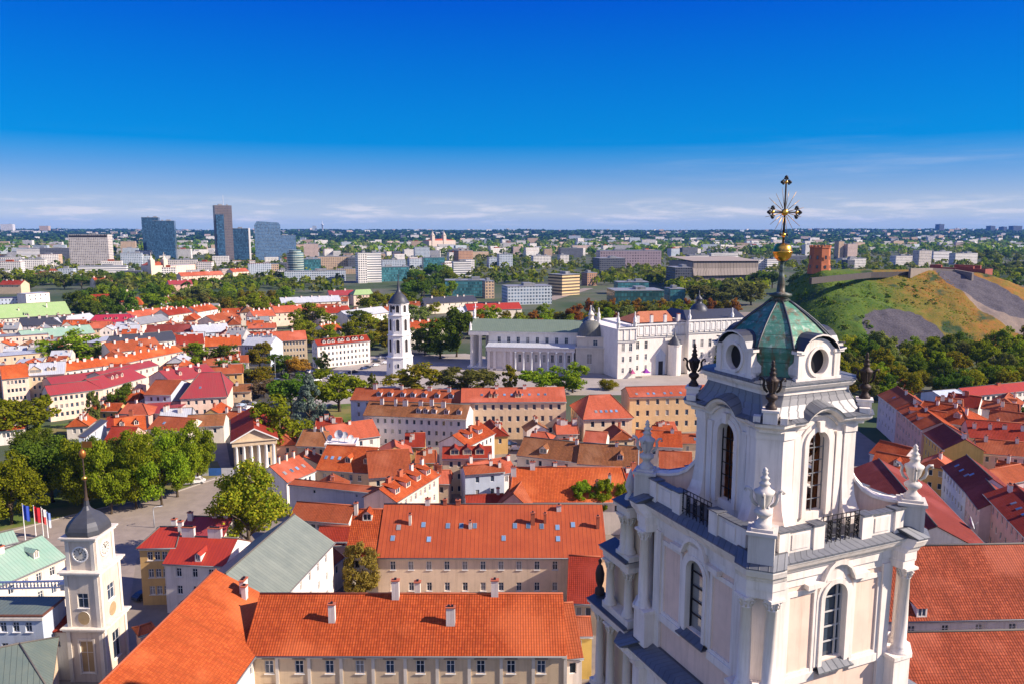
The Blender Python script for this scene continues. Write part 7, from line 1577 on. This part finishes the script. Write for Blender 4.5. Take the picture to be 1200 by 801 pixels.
car('red car at the near end of the parking street', 293, 490, 1.2, (.45, .02, .02)); car('dark blue car in the parking street left of the red car', 285, 483, 1.2, (.03, .05, .14)); car('pale blue car in the parking street at its left kerb', 283, 476, 1.2, (.3, .38, .5)); car('white car in the middle of the parking street', 291, 479, 1.2, (.7, .7, .7)); car('black car at the far end of the parking street', 288, 472, 1.2, (.015, .015, .02)); car('grey car right of the black car in the parking street', 297, 474, 1.2, (.25, .26, .28)); car('navy car behind the red car in the parking street', 299, 484, 1.2, (.02, .03, .08))
car('black car crossing the plaza left of the belfry', 430, 431, .1, (.015, .015, .015)); car('dark car by the white mansard hotel', 441, 424, .3, (.04, .045, .06)); car('silver car at the plaza edge beneath the mansard hotel', 447, 420, .3, (.5, .5, .5)); car('white car on the plaza nearest the belfry foot', 452, 426, .2, (.75, .75, .75)); car('dark car beneath the small plaza lamp', 415, 436, .2, (.05, .05, .06))
car('blue car in the lane at the back of the cream palace yard', 598, 521, .2, (.05, .12, .3)); car('white car parked at the palace yard wall', 604, 527, .2, (.7, .7, .7))
car('dark car at the corner of the lane near the ochre house', 169, 700, 1.1, (.04, .05, .07))
COLS = [('white', (.7, .7, .7)), ('black', (.015, .015, .018)), ('silver', (.4, .41, .42)), ('dark blue', (.02, .04, .12)), ('red', (.42, .02, .02))]
rc = random.Random(8)
for i in range(22):
    f = i / 21; x, y = (272 + 150 * f, 458 - 34 * f) if i % 2 else (300 + 150 * f, 466 - 40 * f)
    cn, cc = rc.choice(COLS[:4]); car(f'small {cn} car in the traffic of the avenue below the tan block', x + rc.uniform(-4, 4), y + rc.uniform(-1.5, 1.5), rc.choice((.75, .85, 3.9)), cc, False, 'cars of the avenue')
def flag(label, x, yb, yt, cols, w=2.2):
    b = at(x, yb); h = zat(x, yt, b.y); o = thing('flagpole', label, 'flag', tuple(b), .4)
    m = MB(); m.lathe([(.12, 0), (.09, h * .5), (.06, h), (.1, h + .05), (.02, h + .2)], 8); m.build('pole', [TRIMW], o)
    m = MB(); n = 8; 
    for s_, c in enumerate(cols):
        z1 = h - .2 - 3.6 * s_ / len(cols); z0 = h - .2 - 3.6 * (s_ + 1) / len(cols)
        for i in range(n):
            x0, x1 = .1 + w * .55 * i / n, .1 + w * .55 * (i + 1) / n; y0, y1 = .22 * math.sin(i * 1.1), .22 * math.sin((i + 1) * 1.1); d0, d1 = -.6 * (i / n) ** 1.2, -.6 * ((i + 1) / n) ** 1.2
            m.face([(x0, y0, z0 + d0), (x1, y1, z0 + d1), (x1, y1, z1 + d1), (x0, y0, z1 + d0)], s_, None, True)
    m.build('flag', [flat(c) for c in cols], o)
flag('flagpole with a plain blue flag, leftmost of the four by the lawn', 30, 634, 590, [(.03, .07, .4)]); flag('flagpole with a red flag, second from the left by the lawn', 42.5, 631, 592, [(.5, .02, .03), (.4, .02, .03)]); flag('flagpole with a white and red flag, third by the lawn', 51, 628, 594, [(.7, .68, .66), (.5, .06, .06)], 1.4); flag('flagpole with a pale blue and white flag, rightmost of the four', 56.5, 630, 598, [(.2, .3, .6), (.7, .7, .72)], 1.4)
def lamp(label, x, yb, yt, s=1.0):
    b = at(x, yb); h = zat(x, yt, b.y); o = thing('street_lamp', label, 'lamp post', tuple(b), .6); m = MB(); m.tube([(0, 0, 0), (0, 0, h * .8), (0, 0, h * .95), (.5, 0, h), (1.6, 0, h + .05)], [.14, .1, .08, .07, .05], 7); m.build('post', [PALEM], o)
    m = MB(); m.box(1.3, -.16, h - .08, 2.1, .16, h + .04); m.build('lantern', [PALEM], o)
lamp('tall pale street lamp standing by the parking street trees', 276, 455, 428); lamp('tall street lamp on the plaza below the grand tan block', 323, 446, 418); lamp('street lamp at the bend of the shaded road', 181, 618, 594); lamp('street lamp beside the plaza near the belfry', 412, 448, 422)
p = at(747, 585); o = thing('roof_lamp_mast', 'pale curved lamp mast rising between the brown roofs and the tower', 'lamp post', (p.x, p.y, 0), 2.9); h = zat(747, 513, p.y); m = MB(); m.tube([(0, 0, 0), (0, 0, h * .7), (0, 0, h - .8), (.5, 0, h), (1.4, 0, h + .05), (2.0, 0, h - .3)], [.2, .16, .13, .12, .1, .08], 8); m.build('post', [PALEM], o); m = MB(); m.box(1.8, -.2, h - .5, 2.6, .2, h - .25); m.build('lantern', [PALEM], o)
p = at(256, 557); o = thing('hoarding', 'blue and white site hoarding left of the columned hall', 'hoarding', (p.x, p.y, 0), .05)
for i in range(5): m = MB(); m.box(-4.5 + i * 1.8, 0, .1, -2.75 + i * 1.8, .12, 2.3); m.build('panel', [flat((.05, .16, .5) if i in (1, 2) else (.6, .62, .66))], o)
p = at(747, 441); o = thing('red_banner', 'tall crimson banner hanging on a post before the white palace', 'banner', (p.x - 1.5, p.y + 3, 0), 0); m = MB(); m.lathe([(.15, 0), (.1, 10.5)], 8); m.box(0, -.04, 10, 2.4, .04, 10.15); m.build('post', [IRON], o); m = MB(); m.box(.2, -.06, 3, 2.3, .0, 9.9); m.build('cloth', [flat((.5, .02, .08))], o)
def tent(label, x, y, col, s):
    p = at(x, y); o = thing('festival_tent', label, 'tent', (p.x, p.y, 0), .3); m = MB(); m.rings([[(-s, -s, 2.6), (s, -s, 2.6), (s, s, 2.6), (-s, s, 2.6)], [(-s * .4, -s * .4, 3.5), (s * .4, -s * .4, 3.5), (s * .4, s * .4, 3.5), (-s * .4, s * .4, 3.5)], [(-.08, -.08, 4.6), (.08, -.08, 4.6), (.08, .08, 4.6), (-.08, .08, 4.6)]], 0); m.build('canopy', [flat(col)], o)
    for a in (-1, 1):
        for b_ in (-1, 1): m = MB(); m.tube([(a * s * .95, b_ * s * .95, 0), (a * s * .95, b_ * s * .95, 2.6)], .06, 6); m.build('post', [TRIMW], o)
tent('violet pointed festival tent before the palace portal', 757, 442, (.22, .03, .3), 1.8); tent('pink pointed festival tent left of the crimson banner', 741, 443, (.4, .07, .2), 1.2)
# kerbs of the park road
mb = MB(); kp = [at(x, y) for x, y in ((0, 626.5), (50, 612.5), (100, 599.5), (150, 588.5), (200, 578.5), (262, 557.5))]
for i in range(len(kp) - 1):
    a, b = kp[i], kp[i + 1]; n_ = Vector((-(b - a).y, (b - a).x, 0)).normalized() * .18; q = [a - n_, b - n_, b + n_, a + n_]; mb.rings([[(v.x, v.y, .05) for v in q], [(v.x, v.y, .24) for v in q]], 0)
kb = mb.build('kerb', [flat((.4, .37, .33))]); kb['kind'] = 'structure'
# a river reach glimpsed beyond the lower town and the embankment strip
sheet('embankment', [(690, 372), (880, 372), (880, 366), (690, 366)], .2, PAVE)
sheet('far_road', [(628, 352), (650, 352), (696, 338), (684, 338)], .2, ROADL)
# ------------------------------------------------------------------ the air
mb = MB(); mb.box(-12000, -160, -1.5, 12000, 11900, 215)
t = NT('haze_air'); out = t.n.get('Material Output')
for l in list(out.inputs['Surface'].links): t.l.remove(l)
pv = t.n.new('ShaderNodeVolumePrincipled'); pv.inputs['Color'].default_value = (.12, .36, 1, 1); pv.inputs['Density'].default_value = HAZE; pv.inputs['Anisotropy'].default_value = 0.0
t.l.new(pv.outputs[0], out.inputs['Volume'])
if HAZE > 0:
    hz = mb.build('haze', [t.m]); hz['kind'] = 'stuff'
